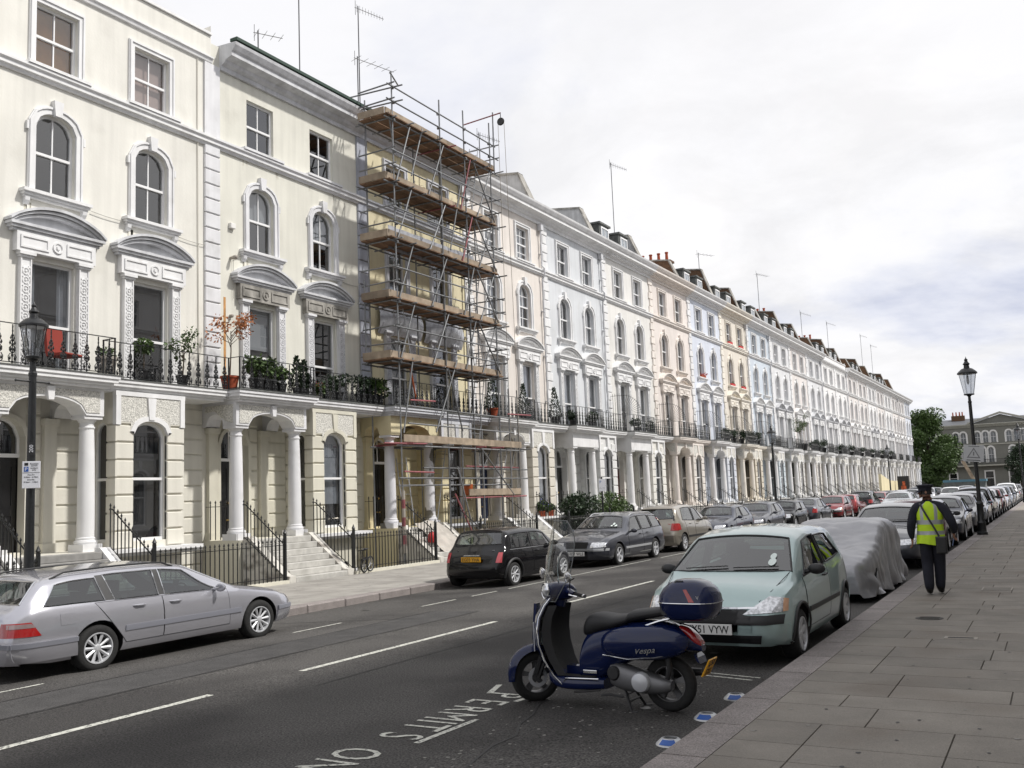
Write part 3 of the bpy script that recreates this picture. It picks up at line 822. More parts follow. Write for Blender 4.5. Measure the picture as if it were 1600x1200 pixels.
def roofstuff(H, i, mans, rr):
    brick = M['brick']
    if mans in (2, 3):
        def mk():
            mb = MB(); z0 = 14.55; mb.poly([(-.45, .25, z0), (-.45, HW-.0, z0), (-1.5, HW-.0, z0+1.75), (-1.5, .25, z0+1.75)])
            mb.poly([(-1.5, .25, z0+1.75), (-1.5, HW, z0+1.75), (-8, HW, z0+2.4), (-8, .25, z0+2.4)])
            return mb.mesh('mansard_roof', [M['slate']])
        obj('mansard_roof', cached('mans', mk), H)
        def mkd():
            mb = MB(); mb.box(-1.6, -.62, -.62, .62, 0, 1.35); mb.box(-1.7, -.52, -.72, .72, 1.35, 1.45); return mb.mesh('dormer', [M['lead']])
        def mkw():
            mb = MB(); ring(mb, outline(.95, 0, 1.05, 0), outline(.80, .0, .97, 0), -.60, -.55); mb.box(-.60, -.56, -.47, .47, 0, .06); mb.box(-.6, -.56, -.02, .02, 0, 1.0); mb.box(-.6, -.56, -.44, .44, .5, .54); return mb.mesh('dormer_window', [M['sash']])
        def mkg():
            mb = MB(); mb.poly([(-.585, -.42, .04), (-.585, .42, .04), (-.585, .42, 1.0), (-.585, -.42, 1.0)]); return mb.mesh('pane', [M['dglass']], fix=False)
        for u in (1.9, 4.5):
            d = obj('dormer', cached('dorm', mkd), H, (0, u, 14.75)); w = obj('dormer_window', cached('dormw', mkw), d, (0, 0, .18)); obj('pane', cached('dormg', mkg), w) if False else obj('dormer_pane', cached('dormg', mkg), d, (0, 0, .18))
    # party wall with sloped coping, standing above the roofline at the far end of the house
    def mkp():
        mb = MB(); y0, y1 = HW-.2, HW+.18
        h = (.45, .0, .65)[i % 3] if i >= 7 else .15; prof = [(-.15, 14.5), (-1.05, 16.45+h), (-3.4, 16.75+h), (-7.5, 17.3+h), (-7.5, 14.5)]
        mb.prism([(x, y0, z) for x, z in prof], (0, y1-y0, 0)); return mb.mesh('party_wall', [M['brick']])
    def mkc():
        mb = MB(); y0, y1 = HW-.26, HW+.24
        h = (.45, .0, .65)[i % 3] if i >= 7 else .15; PP = [(-.15, 14.5), (-1.05, 16.45+h), (-3.4, 16.75+h), (-7.5, 17.3+h)]
        for (a, b2) in zip(PP[:-1], PP[1:]):
            mb.prism([(a[0], y0, a[1]), (b2[0], y0, b2[1]), (b2[0]+.03, y0, b2[1]+.1), (a[0]+.06, y0, a[1]+.08)], (0, y1-y0, 0))
        return mb.mesh('wall_coping', [M['stone_trim']])
    p = obj('party_wall', cached(('pw', i % 3 if i >= 7 else 9), mkp), H, mats=[M['party_grey'] if i < 7 else brick])
    obj('wall_coping', cached(('pwc', i % 3 if i >= 7 else 9), mkc), p)
    if mans == 3 or i in (8, 12, 15, 19):
        def mks():
            mb = MB(); mb.box(-5.6, -3.2, HW-.35, HW+.35, 16.4, 18.0); mb.box(-5.7, -3.1, HW-.42, HW+.42, 18.0, 18.15); return mb.mesh('chimney_stack', [M['brick']])
        s = obj('chimney_stack', cached('cs', mks), H)
        def mkpt():
            mb = MB(); mb.lathe([(.13, 0), (.12, .1), (.10, .55), (.13, .58), (.13, .66), (.09, .66), (.09, .4)], 10, cap=False); return mb.mesh('chimney_pot', [M['pot']])
        for k in range(4): obj('chimney_pot', cached('cp', mkpt), s, (-5.3+k*.6, HW, 18.15))
M['party_grey'] = mat('rendered_party_wall', (.42, .42, .42), .85, var=.1, streak=.2)
M['dglass'] = mat('dormer_glass', (.25, .28, .31), .05, spec=.8)

# fence along the pavement, one per house
def fence(i, b, near, label):
    F = thing('iron_railing', label, 'railing', (0, b, 0), 0, 'spear topped iron railings in front of the houses')
    x = -16.5; z0 = .10; bars = []; mb = MB()
    y0, y1 = 2.42, HW-.30
    mb.box(x-.018, x+.018, y0, y1, z0+.86, z0+.875); mb.box(x-.018, x+.018, y0, y1, z0+.10, z0+.115)
    n = int((y1-y0)/.135)
    for k in range(n+1): bars.append((x, y0+(y1-y0)*k/n, z0, 1.02))
    for yy in (2.38, -.24):      # stair side railings, sloping
        pts = [(-16.5, yy), (-16.62, yy)]
        N = 11; xa, xb = -17.85, -16.55
        for k in range(N+1):
            t = k/N; xx = xa+(xb-xa)*t; zb = 1.12-.98*max(0, (t-.05))/.95; bars.append((xx, yy, zb, 1.0))
        za, zb_ = 1.12+.86, .14+.86
        mb.tube([(xa-.03, yy, za), (xa+.06, yy, za), (xb, yy, zb_), (xb+.05, yy, zb_)], .016, 5)
        mb.tube([(xa, yy, 1.18), (xb, yy, .22)], .010, 4)
    for yy in (-.35, -.27): pass
    for k in range(3): bars.append((-18.12+.0, -.33-.12*k if False else -.33, 1.12, 1.0)) if False else None
    # posts
    for yy in (2.40, -.24):
        mb.box(x-.03, x+.03, yy-.03, yy+.03, 0.02, 1.22); mb.lathe([(.03, 1.22), (.05, 1.25), (.03, 1.29), (.001, 1.36)], 8, (x, yy, 0), cap=False)
    # short guard on the porch side
    for k in range(4): bars.append((-18.95+.18*k, -.30, 1.12, 1.0))
    mb.box(-19.1, -18.35, -.31, -.29, 1.95, 1.965)
    fr = mb.mesh('rail', [M['iron']])
    obj('rail', cached('fencerail', lambda: fr), F)
    if near:
        for (a, c, z, h) in bars: obj('railing_bar', spear_mesh(h), F, (a, c, z))
    else:
        def mk():
            m2 = MB()
            for (a, c, z, h) in bars:
                s = spear_mesh(h); k0 = len(m2.v); m2.v += [(v.co.x+a, v.co.y+c, v.co.z+z) for v in s.vertices]
                for p in s.polygons: m2.faces([k0+q for q in p.vertices])
            return m2.mesh('railing_bars', [M['iron']], fix=False)
        o = obj('railing_bars', cached('fbars', mk), F); o['kind'] = 'stuff'
    def mk_k():
        m3 = MB(); m3.box(-16.62, -16.38, 2.33, HW-.22, -.1, .12); return m3.mesh('kerb_plinth', [M['white_trim']])
    obj('plinth', cached('fk', mk_k), F, mats=[PAL[2][1]])
    return F

ORD = ['', 'first', 'second', 'third', 'fourth', 'fifth', 'sixth', 'seventh', 'eighth', 'ninth', 'tenth', 'eleventh', 'twelfth', 'thirteenth', 'fourteenth', 'fifteenth', 'sixteenth', 'seventeenth', 'eighteenth', 'nineteenth', 'twentieth', 'twenty-first', 'twenty-second', 'twenty-third']
HL = {0: 'cream house beyond the left edge of the picture, beside the grey estate car',
 1: 'cream house with white parapet nearest the camera, behind the lamp post at left edge',
 2: 'cream house with grey cornice and plain top windows, left of the scaffolding',
 3: 'yellow house with peeling columns wrapped in scaffolding',
 4: 'pinkish cream house just right of the scaffolding, conifers on its balcony',
 5: 'pale grey house with a hedge beside its flat porch',
 6: 'off-white house with a fan-shaped balcony screen and flat porch',
 7: 'pink cream house between the off-white house and the pale blue one',
 8: 'pale blue house, first of the two blue ones from the left',
 9: 'peach cream house with red window boxes between the two blue houses',
 10: 'sky blue house, farther of the two blue ones'}
FL = {0: 'black iron railings beyond the left edge', 1: 'black iron railings directly behind the silver estate car', 2: 'black iron railings with a folded bicycle leaning on them', 3: 'black iron railings under the scaffolding', 4: 'black iron railings behind the black hatchback bonnet', 5: 'black iron railings in front of the big hedge'}
def build_terrace():
    for i in range(0, NH+2):
        near = i <= 5
        lab = HL.get(i) or '%s house from the left in the terrace, %s stucco' % (ORD[i], {11: 'light grey', 12: 'pinkish white', 13: 'light grey', 23: 'pale bluish end'}.get(i, 'off-white'))
        mans = 0
        if i >= 4: mans = 1
        if i in (6, 9, 10, 11, 12, 14, 15, 17, 19, 20): mans = 2
        if i == 8: mans = 3
        if i >= 22: mans = 0
        house(i, hb(i), PALI[i], near, 'flat' if i in (5, 6) else 'arch', parapet=(i <= 1 or 14 <= i <= 15), mans=mans, label=lab)
        fence(i, hb(i), near, FL.get(i) or 'black iron railings in front of the %s house from the left' % ORD[i])
build_terrace()
def build_right():
    for k in range(13):
        b = -22+k*HW
        h = house(30+k, b+HW, 13, False, 'arch', mans=0, x=4.5, rz=pi, simple=True, label='white stucco terraced house on the photographer\'s side of the street, outside the picture')
        h['group'] = 'stucco houses behind the photographer\'s pavement'
build_right()
# ------------------------------------------------------------------ ground, road, pavements
XK = -12.4          # left kerb face
XR = -2.52          # right kerb face
YA, YB = -30.0, 176.0
def road_z(x):
    t = (x-XR)/(XK-XR)
    return 0.0 + .06*sin(pi*min(1, max(0, t)))*1.0 - .10*t
def build_ground():
    mb = MB()
    # one sheet to the horizon with the light wells (areas) left open
    z = -.16; G = 1500
    def q(x0, x1, y0, y1, zz): mb.poly([(x0, y0, zz), (x1, y0, zz), (x1, y1, zz), (x0, y1, zz)])
    a, b, c, d = -19.19, -16.6, hb(0)-.3, hb(NH+2)
    q(-G, a, -G, G, z); q(b, G, -G, G, z); q(a, b, -G, c, z); q(a, b, d, G, z)
    struct('ground', mb.mesh('ground', [M['slab_joint']]))
    mb = MB(); q2 = lambda x0, x1, y0, y1, zz: mb.poly([(x0, y0, zz), (x1, y0, zz), (x1, y1, zz), (x0, y1, zz)])
    q2(a, b, c, d, -2.38)
    mb.poly([(b, c, -2.38), (b, d, -2.38), (b, d, -.05), (b, c, -.05)]); mb.poly([(a, c, -2.38), (b, c, -2.38), (b, c, 0), (a, c, 0)])
    struct('basement_area', mb.mesh('area', [M['lslab']]))
    mb = MB(); xs = [XR+(XK-XR)*k/12 for k in range(13)]
    ys = [YA+k*4.0 for k in range(int((YB-YA)/4)+1)]
    mb.grid([[(x, y, road_z(x)) for x in xs] for y in ys]); 
    struct('road', mb.mesh('road', [M['asphalt']], smooth=True))
    mb = MB(); mb.poly([(-120, YB-2, -.03), (60, YB-2, -.03), (60, YB+12, -.03), (-120, YB+12, -.03)]); struct('cross_road', mb.mesh('road', [M['asphalt']]))
    # left pavement
    mb = MB(); mb.box(-16.6, XK-.3, YA, YB-4, -.3, .03); lp = struct('pavement', mb.mesh('pavement', [M['slab_joint']]))
    rr = random.Random(5); y = 4.0; n = 0
    def slab_me(sx, sy, m):
        def mk():
            b_ = MB(); g = .003; h = .014; e = .003
            b_.poly([(g+e, g+e, h), (sx-g-e, g+e, h), (sx-g-e, sy-g-e, h), (g+e, sy-g-e, h)])
            P = [(g, g, 0), (sx-g, g, 0), (sx-g, sy-g, 0), (g, sy-g, 0)]; Q = [(g+e, g+e, h), (sx-g-e, g+e, h), (sx-g-e, sy-g-e, h), (g+e, sy-g-e, h)]
            b_.strip(P, Q, True); return b_.mesh('slab', [m], fix=False)
        return cached(('slab', round(sx, 2), round(sy, 2), m.name), mk)
    rows = [(-16.38, .8), (-15.58, .9), (-14.68, 1.0), (-13.68, .98)]
    y = 9.0
    while y < 40:
        for ri, (x0, w) in enumerate(rows):
            pass
        y += 40
    for (x0, w) in rows:
        y = 10+rr.uniform(0, .6)
        while y < 34:
            L = rr.choice([.7, .9, .9, 1.1]); obj('paving_slab', slab_me(w, L, M['lslab']), lp, (x0, y, .031)); y += L
    mb = MB(); q2 = lambda x0, x1, y0, y1, zz: mb.poly([(x0, y0, zz), (x1, y0, zz), (x1, y1, zz), (x0, y1, zz)])
    q2(-16.38, -12.7, 34.2, YB-4, .047); q2(-16.38, -12.7, YA, 9.9, .047); o = obj('far_paving', mb.mesh('far_paving', [M['lslab']]), lp)
    # left kerb stones
    y = 2.0
    kb = struct('kerb_left', MB_box(XK-.3, XK-.02, YA, 2, -.2, .045, 'kerb', M['kerb']))
    k = 0
    def kerb_me(L, w, h):
        def mk(): b_ = MB(); b_.xf = None; b_.bbox(0, w, 0, L-.012, 0, h, .02); return b_.mesh('kerb_stone', [M['kerb']])
        return cached(('kerb', L, w, h), mk)
    while y < 60:
        obj('kerb_stone', kerb_me(1.1, .30, .245), kb, (XK-.3, y, -.2)); y += 1.1
    obj('far_kerb', MB_box(XK-.3, XK, 60, YB-4, -.2, .045, 'kerb', M['kerb']), kb)
    # right kerb: camera side, stones with wide pale joints
    kr = struct('kerb_right', MB_box(XR+.02, XR+.34, YA, 3, -.2, .12, 'kerb', M['kerb']))
    def kr_me(L):
        def mk():
            b_ = MB(); b_.bbox(-.34, 0, 0, L-.018, 0, .32, .022); b_.v = [(-x, yy, z) for x, yy, z in [(v[0], v[1], v[2]) for v in b_.v]]; return b_.mesh('kerb_stone', [M['kerb']])
        return cached(('kr', L), mk)
    joint = mat('pale_mortar', (.33, .30, .24), .9)
    obj('mortar', MB_box(XR+.01, XR+.325, 3, YB-4, -.15, .112, 'mortar', joint), kr)
    y = 3.2; rr = random.Random(8)
    while y < 75:
        L = rr.choice([.95, 1.1, 1.25])
        o = obj('kerb_stone', kr_me(1.0), kr, (XR, y, -.2), scale=(1, L, 1)); y += L
    obj('far_kerb', MB_box(XR, XR+.33, 75, YB-4, -.2, .12, 'kerb', M['kerb']), kr)
    # right pavement slabs, courses across the pavement
    rp = struct('pavement_right', MB_box(XR+.34, 4.2, YA, YB-4, -.3, .105, 'pavement', M['slab_joint']))
    y = 2.6; rr = random.Random(21)
    widths = [.75, .95, 1.15, 1.35, .9]
    x0 = XR+.34
    while y < 46:
        D = rr.choice([.45, .52, .6, .64]); x = x0+0.0; first = rr.uniform(.3, 1.0)
        if y > 22: D = .62
        first = True
        while x < 1.9:
            w = rr.choice(widths) if not first else rr.choice([.5, .8, 1.1]); first = False
            if x+w > 1.9: w = 1.95-x
            if w < .15: break
            obj('paving_slab', slab_me(round(w, 2), round(D, 2), M['slab']), rp, (x, y, .106)); x += w
        y += D
    mb = MB(); q2 = lambda x0, x1, y0, y1, zz: mb.poly([(x0, y0, zz), (x1, y0, zz), (x1, y1, zz), (x0, y1, zz)])
    q2(x0, 4.2, 46.2, YB-4, .122); q2(x0, 4.2, YA, 2.55, .122); q2(1.96, 4.2, 2.55, 46.2, .122); obj('far_paving', mb.mesh('far_paving', [M['slab']]), rp)
def MB_box(x0, x1, y0, y1, z0, z1, name, m):
    mb = MB(); mb.box(x0, x1, y0, y1, z0, z1); return mb.mesh(name, [m])
build_ground()

def ribbon(name, pts, w, parent, z=.004, m=None):
    """flat strip lying on the cambered road along pts [(x,y)]"""
    mb = MB()
    for (a, b) in zip(pts[:-1], pts[1:]):
        d = Vector((b[0]-a[0], b[1]-a[1])); n = Vector((-d.y, d.x)).normalized()*w/2; L = max(1, int(d.length/.25))
        for k in range(L):
            p, q = Vector(a)+d*k/L, Vector(a)+d*(k+1)/L
            mb.poly([(c.x, c.y, road_z(c.x)+z) for c in (p-n, q-n, q+n, p+n)])
    return obj(name, mb.mesh(name, [m or M['line']], fix=False), parent)
def build_markings():
    rd = bpy.data.objects['road']
    # centre line: dashes
    y = 2.9
    for (a, b) in ((2.9, 7.25), (8.63, 12.98), (15.6, 19.6), (22.3, 26.3), (29, 33), (36, 40), (43, 47), (50, 54), (57, 61), (64, 68), (71, 75), (80, 84), (90, 94), (100, 104)):
        ribbon('centre_line', [(-7.7, a), (-7.68, b)], .10, rd)
    # bay edge on the left
    for (a, b) in ((4.0, 5.3), (6.1, 7.3), (11.5, 12.65), (14.95, 16.1), (16.7, 17.7), (18.2, 20.0), (20.6, 26.5), (27.3, 33), (34, 40), (41, 48), (50, 58), (60, 75)):
        ribbon('bay_line', [(-10.42, a), (-10.42, b)], .055, rd)
    # bay edge marks on the right, and a double bay end line by the scooter
    for (pa, pb) in (((-4.93, 8.16), (-5.05, 8.56)),): ribbon('bay_mark', [pa, pb], .06, rd)
    ribbon('bay_line', [(-4.50, 6.33), (-4.47, 7.18)], .055, rd); ribbon('bay_line', [(-4.51, 7.92), (-4.42, 8.55)], .055, rd)
    ribbon('bay_end_line', [(-3.5, 9.86), (-2.74, 9.72)], .035, rd); ribbon('bay_end_line', [(-3.5, 9.72), (-2.78, 9.58)], .035, rd)
    for y in (20.5, 26.5, 33): ribbon('bay_line', [(-4.55, y), (-4.55, y+3.5)], .055, rd)
    M['tar'] = mat('tar_seam', (.022, .021, .021), .6, var=.2, vscale=9); M['repair'] = mat('asphalt_repair', (.05, .048, .047), .85, speck=(70, .6), bump=.6, bscale=95, var=.15)
    rr = random.Random(3)
    def wob(x0, y0, x1, y1, a=.06): n = 14; return [(x0+(x1-x0)*k/n+rr.uniform(-a, a), y0+(y1-y0)*k/n) for k in range(n+1)]
    ribbon('trench_repair', [(-9.35, 3), (-9.3, 9), (-9.2, 14.2)], .9, rd, .0022, M['repair']); ribbon('trench_repair', [(-5.9, 13.5), (-5.8, 24)], 1.1, rd, .0022, M['repair'])
    for w in (wob(-9.85, 3, -9.68, 14.2, .03), wob(-8.88, 3, -8.75, 14.2, .03), wob(-3.1, 3.4, -4.3, 8.2, .07), wob(-6.9, 8, -6.7, 30, .04), wob(-11.9, 12.5, -9.4, 13.2, .05)): ribbon('tar_seam', w, .022, rd, .0035, M['tar'])
    # PERMITS ONLY, read from the road, letters stacked along the bay edge
    txt = [('P', 8.12), ('E', 7.80), ('R', 7.48), ('M', 7.20), ('I', 6.98), ('T', 6.80), ('S', 6.47), ('O', 5.90), ('N', 5.57), ('L', 5.2), ('Y', 4.85)]
    for ch, y in txt:
        me = text_mesh(ch, .40, .0)
        mb = MB()
        vs = [v.co for v in me.vertices]; cx = (min(v.x for v in vs)+max(v.x for v in vs))/2
        kk = 1.0
        for p in me.polygons:
            pts = []
            for q in p.vertices:
                # letter's up axis points to the kerb-side (-x .. +x), baseline runs towards -y
                lx, ly = vs[q].x-cx, vs[q].y
                X = -4.94+ly*1.45; Y = y-lx*.98
                pts.append((X, Y, road_z(X)+.005))
            mb.poly(pts)
        obj('road_letter', mb.mesh('road_letter', [M['line']], fix=False), rd)
        bpy.data.meshes.remove(me)
def text_mesh(s, size, ext=0.0, bold=.0, sx=1.0):
    cu = bpy.data.curves.new('txt', 'FONT'); cu.body = s; cu.size = size; cu.extrude = ext; cu.offset = bold; cu.resolution_u = 3
    cu.align_x = 'CENTER' if len(s) > 1 else 'LEFT'
    o = bpy.data.objects.new('txt', cu); COL.objects.link(o)
    dg = bpy.context.evaluated_depsgraph_get(); me = bpy.data.meshes.new_from_object(o.evaluated_get(dg))
    bpy.data.objects.remove(o); bpy.data.curves.remove(cu)
    return me
build_markings()
# ------------------------------------------------------------------ cars
def lin(pts, x):
    if x <= pts[0][0]: return pts[0][1]
    for (a, b) in zip(pts[:-1], pts[1:]):
        if x <= b[0]: return a[1]+(b[1]-a[1])*(x-a[0])/max(1e-9, b[0]-a[0])
    return pts[-1][1]
def smooth(pts, x, h):
    if h <= 0: return lin(pts, x)
    w = (1, 2, 3, 2, 1); return sum(k*lin(pts, x+h*(j-2)/2) for j, k in enumerate(w))/9
SP = [(0, .93), (.10, .965), (.25, .988), (.45, 1.0), (.65, .995), (.82, .98), (.93, .962), (1, .94)]
class Car:
    def __init__(c, L, W, top, belt, rw, plan, zb=.20, nose=((.2, .05), (.35, 0), (.5, 0), (.7, .07), (.95, .16)), tail=((.2, .04), (.4, 0), (.55, 0), (.8, .03), (1.0, .05)), h=.10, crown=.035):
        c.L, c.W, c.top, c.belt, c.rw, c.plan, c.zb, c.nose, c.tail, c.h, c.crown = L, W/2, top, belt, rw, plan, zb, nose, tail, h, crown
        c.cache = {}
    def sec(c, s):
        k = round(s, 4)
        if k in c.cache: return c.cache[k]
        hh = min(c.h, max(0, 1.2*min(s, c.L-s))); W = c.W*smooth(c.plan, s, hh*.5); T = smooth(c.top, s, hh); B = min(smooth(c.belt, s, hh), T-.012); rw = smooth(c.rw, s, c.h*2)
        zb = c.zb+.05*max(0, 1-s/.4)+.06*max(0, 1-(c.L-s)/.5)
        P = [(0, zb), (.5*W, zb), (.80*W, zb), (.90*W, zb+.012)]
        P += [(W*y, zb+.02+t*(B-zb-.02)) for t, y in SP]
        p0 = Vector((.94*W, B)); C = Vector((rw*W, T)); k0 = .74
        ps = p0.lerp(C, k0); Q = Vector((C.x*.74, T+.006))
        for t in (.25, .5, .75, 1): P.append(tuple(p0.lerp(ps, t)))
        for t in (.2, .4, .6, .8, 1.0):
            a = ps.lerp(C, t); b = C.lerp(Q, t); P.append(tuple(a.lerp(b, t)))
        for t in (.33, .66, 1.0):
            y = Q.x*(1-t); P.append((y, Q.y+c.crown*min(1, W/.7)*(1-(y/Q.x)**2)))
        c.cache[k] = P; return P
    def off(c, s, z):
        return lin(c.nose, z)*max(0, 1-s/.45)-lin(c.tail, z)*max(0, 1-(c.L-s)/.45)
    def pt(c, s, y, z): return (c.L/2-(s+c.off(s, z)), y, z)      # car points along +x, centre at 0
    def ys(c, s, z):
        P = c.sec(s)[3:-3]
        for a, b in zip(P[:-1], P[1:]):
            if a[1] <= z <= b[1]: return a[0]+(b[0]-a[0])*(z-a[1])/max(1e-9, b[1]-a[1])
        return P[0][0] if z < P[0][1] else P[-1][0]
    def zt(c, s, y):
        P = c.sec(s)[11:]; y = abs(y)
        for a, b in zip(P[:-1], P[1:]):
            if b[0] <= y <= a[0]: return a[1]+(b[1]-a[1])*(a[0]-y)/max(1e-9, a[0]-b[0])
        return P[0][1]
    def send(c, y, z, end):
        """s at the front (end=0) or rear (end=1) face where half width = |y|"""
        y = abs(y); lo, hi = (0, .9)
        g = (lambda q: q) if end == 0 else (lambda q: c.L-q)
        if c.ys(g(0.001), z) >= y: return g(0)
        for _ in range(18):
            m = (lo+hi)/2
            if c.ys(g(m), z) < y: lo = m
            else: hi = m
        return g(hi)
    def shell(c):
        ss = []; s = 0
        while s < c.L:
            ss.append(s); s += .02 if s < .16 or s > c.L-.18 else .045 if s < .6 or s > c.L-.7 else .07
        ss.append(c.L); mb = MB(); rows = []
        for s in ss:
            P = c.sec(s); rows.append([c.pt(s, y, z) for y, z in P]+[c.pt(s, -y, z) for y, z in P[-2:0:-1]])
        mb.grid(rows, cu=True)
        n = len(c.sec(0))
        for r, s in ((rows[0], 0), (rows[-1], c.L)):
            P = [c.pt(s, y, z) for y, z in c.sec(s)]; Q = [(p[0], -p[1], p[2]) for p in P]
            for k in range(n-1):
                mb.poly([P[k], P[k+1], Q[k+1], Q[k]] if P[k][1] > 1e-6 and P[k+1][1] > 1e-6 else ([P[k], P[k+1], Q[k+1]] if P[k][1] < 1e-6 else [P[k], P[k+1], Q[k]]))
        return mb
    def cavity(c, s0, s1, zf=.38):
        mb = MB(); rows = []
        n = max(6, int((s1-s0)/.1))
        for k in range(n+1):
            s = s0+(s1-s0)*k/n; P = c.sec(s); B = P[11][1]; row = []
            y0 = P[11][0]-.055
            row += [(0, zf), (y0*.97, zf), (y0*1.0, zf+.25), (y0, B)]
            for (y, z) in P[12:]: row.append((max(0, y-.05*(y > .05)), max(B+.003*len(row), z-.05)))
            rows.append([c.pt(s, y, z) for y, z in row]+[c.pt(s, -y, z) for y, z in row[-2:0:-1]])
        mb.grid(rows, cu=True); mb.poly(rows[0][::-1]); mb.poly(rows[-1]); return mb
    # patches -> rows of points
    def side(c, sb0, st0, sb1, st1, zb, zt, side=1, n=10, m=6):
        rows = []
        fz = lambda f, s: f(s) if callable(f) else f
        for j in range(m+1):
            t = j/m; row = []
            for i in range(n+1):
                a = i/n; s = (sb0+(sb1-sb0)*a)*(1-t)+(st0+(st1-st0)*a)*t
                z = fz(zb, s)*(1-t)+fz(zt, s)*t; row.append(c.pt(s, side*c.ys(s, z), z))
            rows.append(row)
        return rows
    def screen(c, s0, s1, w0, w1, n=12, m=6):
        rows = []
        for j in range(m+1):
            t = j/m; row = []
            for i in range(n+1):
                f = -1+2*i/n; w = w0+(w1-w0)*t; y = f*w; s = s0+(s1-s0)*t
                s += (.10 if s1 > s0 else -.10)*f*f*(1-t)*.9 if s0 < c.L/2 else -(.04*f*f)
                row.append(c.pt(s, y, c.zt(s, y)))
            rows.append(row)
        return rows
    def front(c, quad, end=0, n=6, m=4):
        """quad: 4 (y,z) corners on the front or rear face"""
        rows = []
        for j in range(m+1):
            t = j/m; row = []
            for i in range(n+1):
                a = i/n
                y = (quad[0][0]*(1-a)+quad[1][0]*a)*(1-t)+(quad[3][0]*(1-a)+quad[2][0]*a)*t
                z = (quad[0][1]*(1-a)+quad[1][1]*a)*(1-t)+(quad[3][1]*(1-a)+quad[2][1]*a)*t
                row.append(c.pt(c.send(y, z, end), y, z))
            rows.append(row)
        return rows
def normals(rows):
    out = []
    nr, nc = len(rows), len(rows[0]); V = [[Vector(p) for p in r] for r in rows]
    for j in range(nr):
        r = []
        for i in range(nc):
            a = V[min(j+1, nr-1)][i]-V[max(j-1, 0)][i]; b = V[j][min(i+1, nc-1)]-V[j][max(i-1, 0)]
            n = b.cross(a); n = n.normalized() if n.length > 1e-9 else Vector((0, 0, 1))
            r.append(n)
        out.append(r)
    # make them point away from the car's middle
    c = V[nr//2][nc//2]; ref = Vector((c.x*.35, c.y, max(.05, c.z-.75))); 
    if out[nr//2][nc//2].dot(ref) < 0: out = [[-n for n in r] for r in out]
    return out
def offset(rows, d):
    N = normals(rows); return [[Vector(p)+n*d for p, n in zip(r, q)] for r, q in zip(rows, N)]
def patch_mesh(name, rows, m, d=.004, th=0.0, smooth=True):
    mb = MB(); a = offset(rows, d); mb.grid(a)
    if th:
        b = offset(rows, d-th); bo = lambda R_: R_[0]+[r[-1] for r in R_[1:]]+R_[-1][-2::-1]+[r[0] for r in R_[-2:0:-1]]
        mb.strip(bo(a), bo(b), True)
    return mb.mesh(name, [m], smooth=smooth, fix=bool(th), angle=50)
def border(rows, d=.004): 
    a = offset(rows, d); return a[0]+[r[-1] for r in a[1:]]+a[-1][-2::-1]+[r[0] for r in a[-2:0:-1]]
def solid(mb, rows, out, inn):
    """closed cutter from a patch"""
    a, b = offset(rows, out), offset(rows, -inn); mb.grid(a); mb.grid([r[::-1] for r in b])
    bo = lambda R_: R_[0]+[r[-1] for r in R_[1:]]+R_[-1][-2::-1]+[r[0] for r in R_[-2:0:-1]]
    mb.strip(bo(a), bo(b), True)
def boolean(me, cutters):
    o = bpy.data.objects.new('tmp', me); COL.objects.link(o); tmp = [o]
    for cm in cutters:
        co = bpy.data.objects.new('cut', cm); COL.objects.link(co); tmp.append(co)
        md = o.modifiers.new('b', 'BOOLEAN'); md.operation = 'DIFFERENCE'; md.solver = 'EXACT'; md.object = co
    dg = bpy.context.evaluated_depsgraph_get(); r = bpy.data.meshes.new_from_object(o.evaluated_get(dg))
    for t in tmp: bpy.data.objects.remove(t)
    return r
def wheel_parts(r, w, style):
    def mk():
        mb = MB(); n = 30; ri = r*.66
        mb.lathe([(ri, -w/2+.01), (ri+.02, -w/2), (r-.035, -w/2), (r-.008, -w/2+.02), (r, -w/2+.045), (r, w/2-.045), (r-.008, w/2-.02), (r-.035, w/2), (ri+.02, w/2), (ri, w/2-.01)], n, axis='y', cap=False)
        ty = mb.mesh('tyre', [M['rubber']], smooth=True, angle=60)
        mb = MB()
        mb.lathe([(ri+.004, w/2-.012), (ri+.002, w/2+.002), (ri-.012, w/2+.002), (ri-.022, w/2-.03), (ri-.03, w/2-.07)], n, axis='y', cap=False)
        hub = .055 if style != 'cover' else .06
        mb.lathe([(.001, w/2-.012), (.03, w/2-.008), (hub, w/2-.02), (hub+.01, w/2-.06)], 14, axis='y', cap=False)
        k = {'ten': 10, 'five': 5, 'seven': 7, 'cover': 7, 'eight': 8}[style]
        for q in range(k):
            a = 2*pi*q/k; wi, wo = (.016, .028) if k >= 8 else (.03, .03) if k == 7 else (.034, .042)
            if style == 'cover': wi, wo = .030, .056
            pr = []
            for rr_, hw, dep in ((hub-.008, wi, .016), ((hub+ri)/2, (wi+wo)/2, .010), (ri-.01, wo, .004)):
                pr.append([(rr_*cos(a)-hw*sin(a), w/2-dep-.012, rr_*sin(a)+hw*cos(a)), (rr_*cos(a), w/2-dep, rr_*sin(a)), (rr_*cos(a)+hw*sin(a), w/2-dep-.012, rr_*sin(a)-hw*cos(a))])
            mb.grid(pr)
        rim = mb.mesh('rim', [M['alloy']], smooth=True, angle=40)
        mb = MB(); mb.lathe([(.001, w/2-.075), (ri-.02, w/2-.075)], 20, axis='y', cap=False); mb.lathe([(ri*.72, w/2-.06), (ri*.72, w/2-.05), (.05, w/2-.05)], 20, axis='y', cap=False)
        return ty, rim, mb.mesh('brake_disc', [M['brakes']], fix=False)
    return cached(('wheel', r, w, style), mk)
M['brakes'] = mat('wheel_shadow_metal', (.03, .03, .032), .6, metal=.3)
M['dash'] = mat('dashboard', (.02, .02, .021), .8)
M['cutin'] = mat('car_lining', (.05, .05, .052), .9)
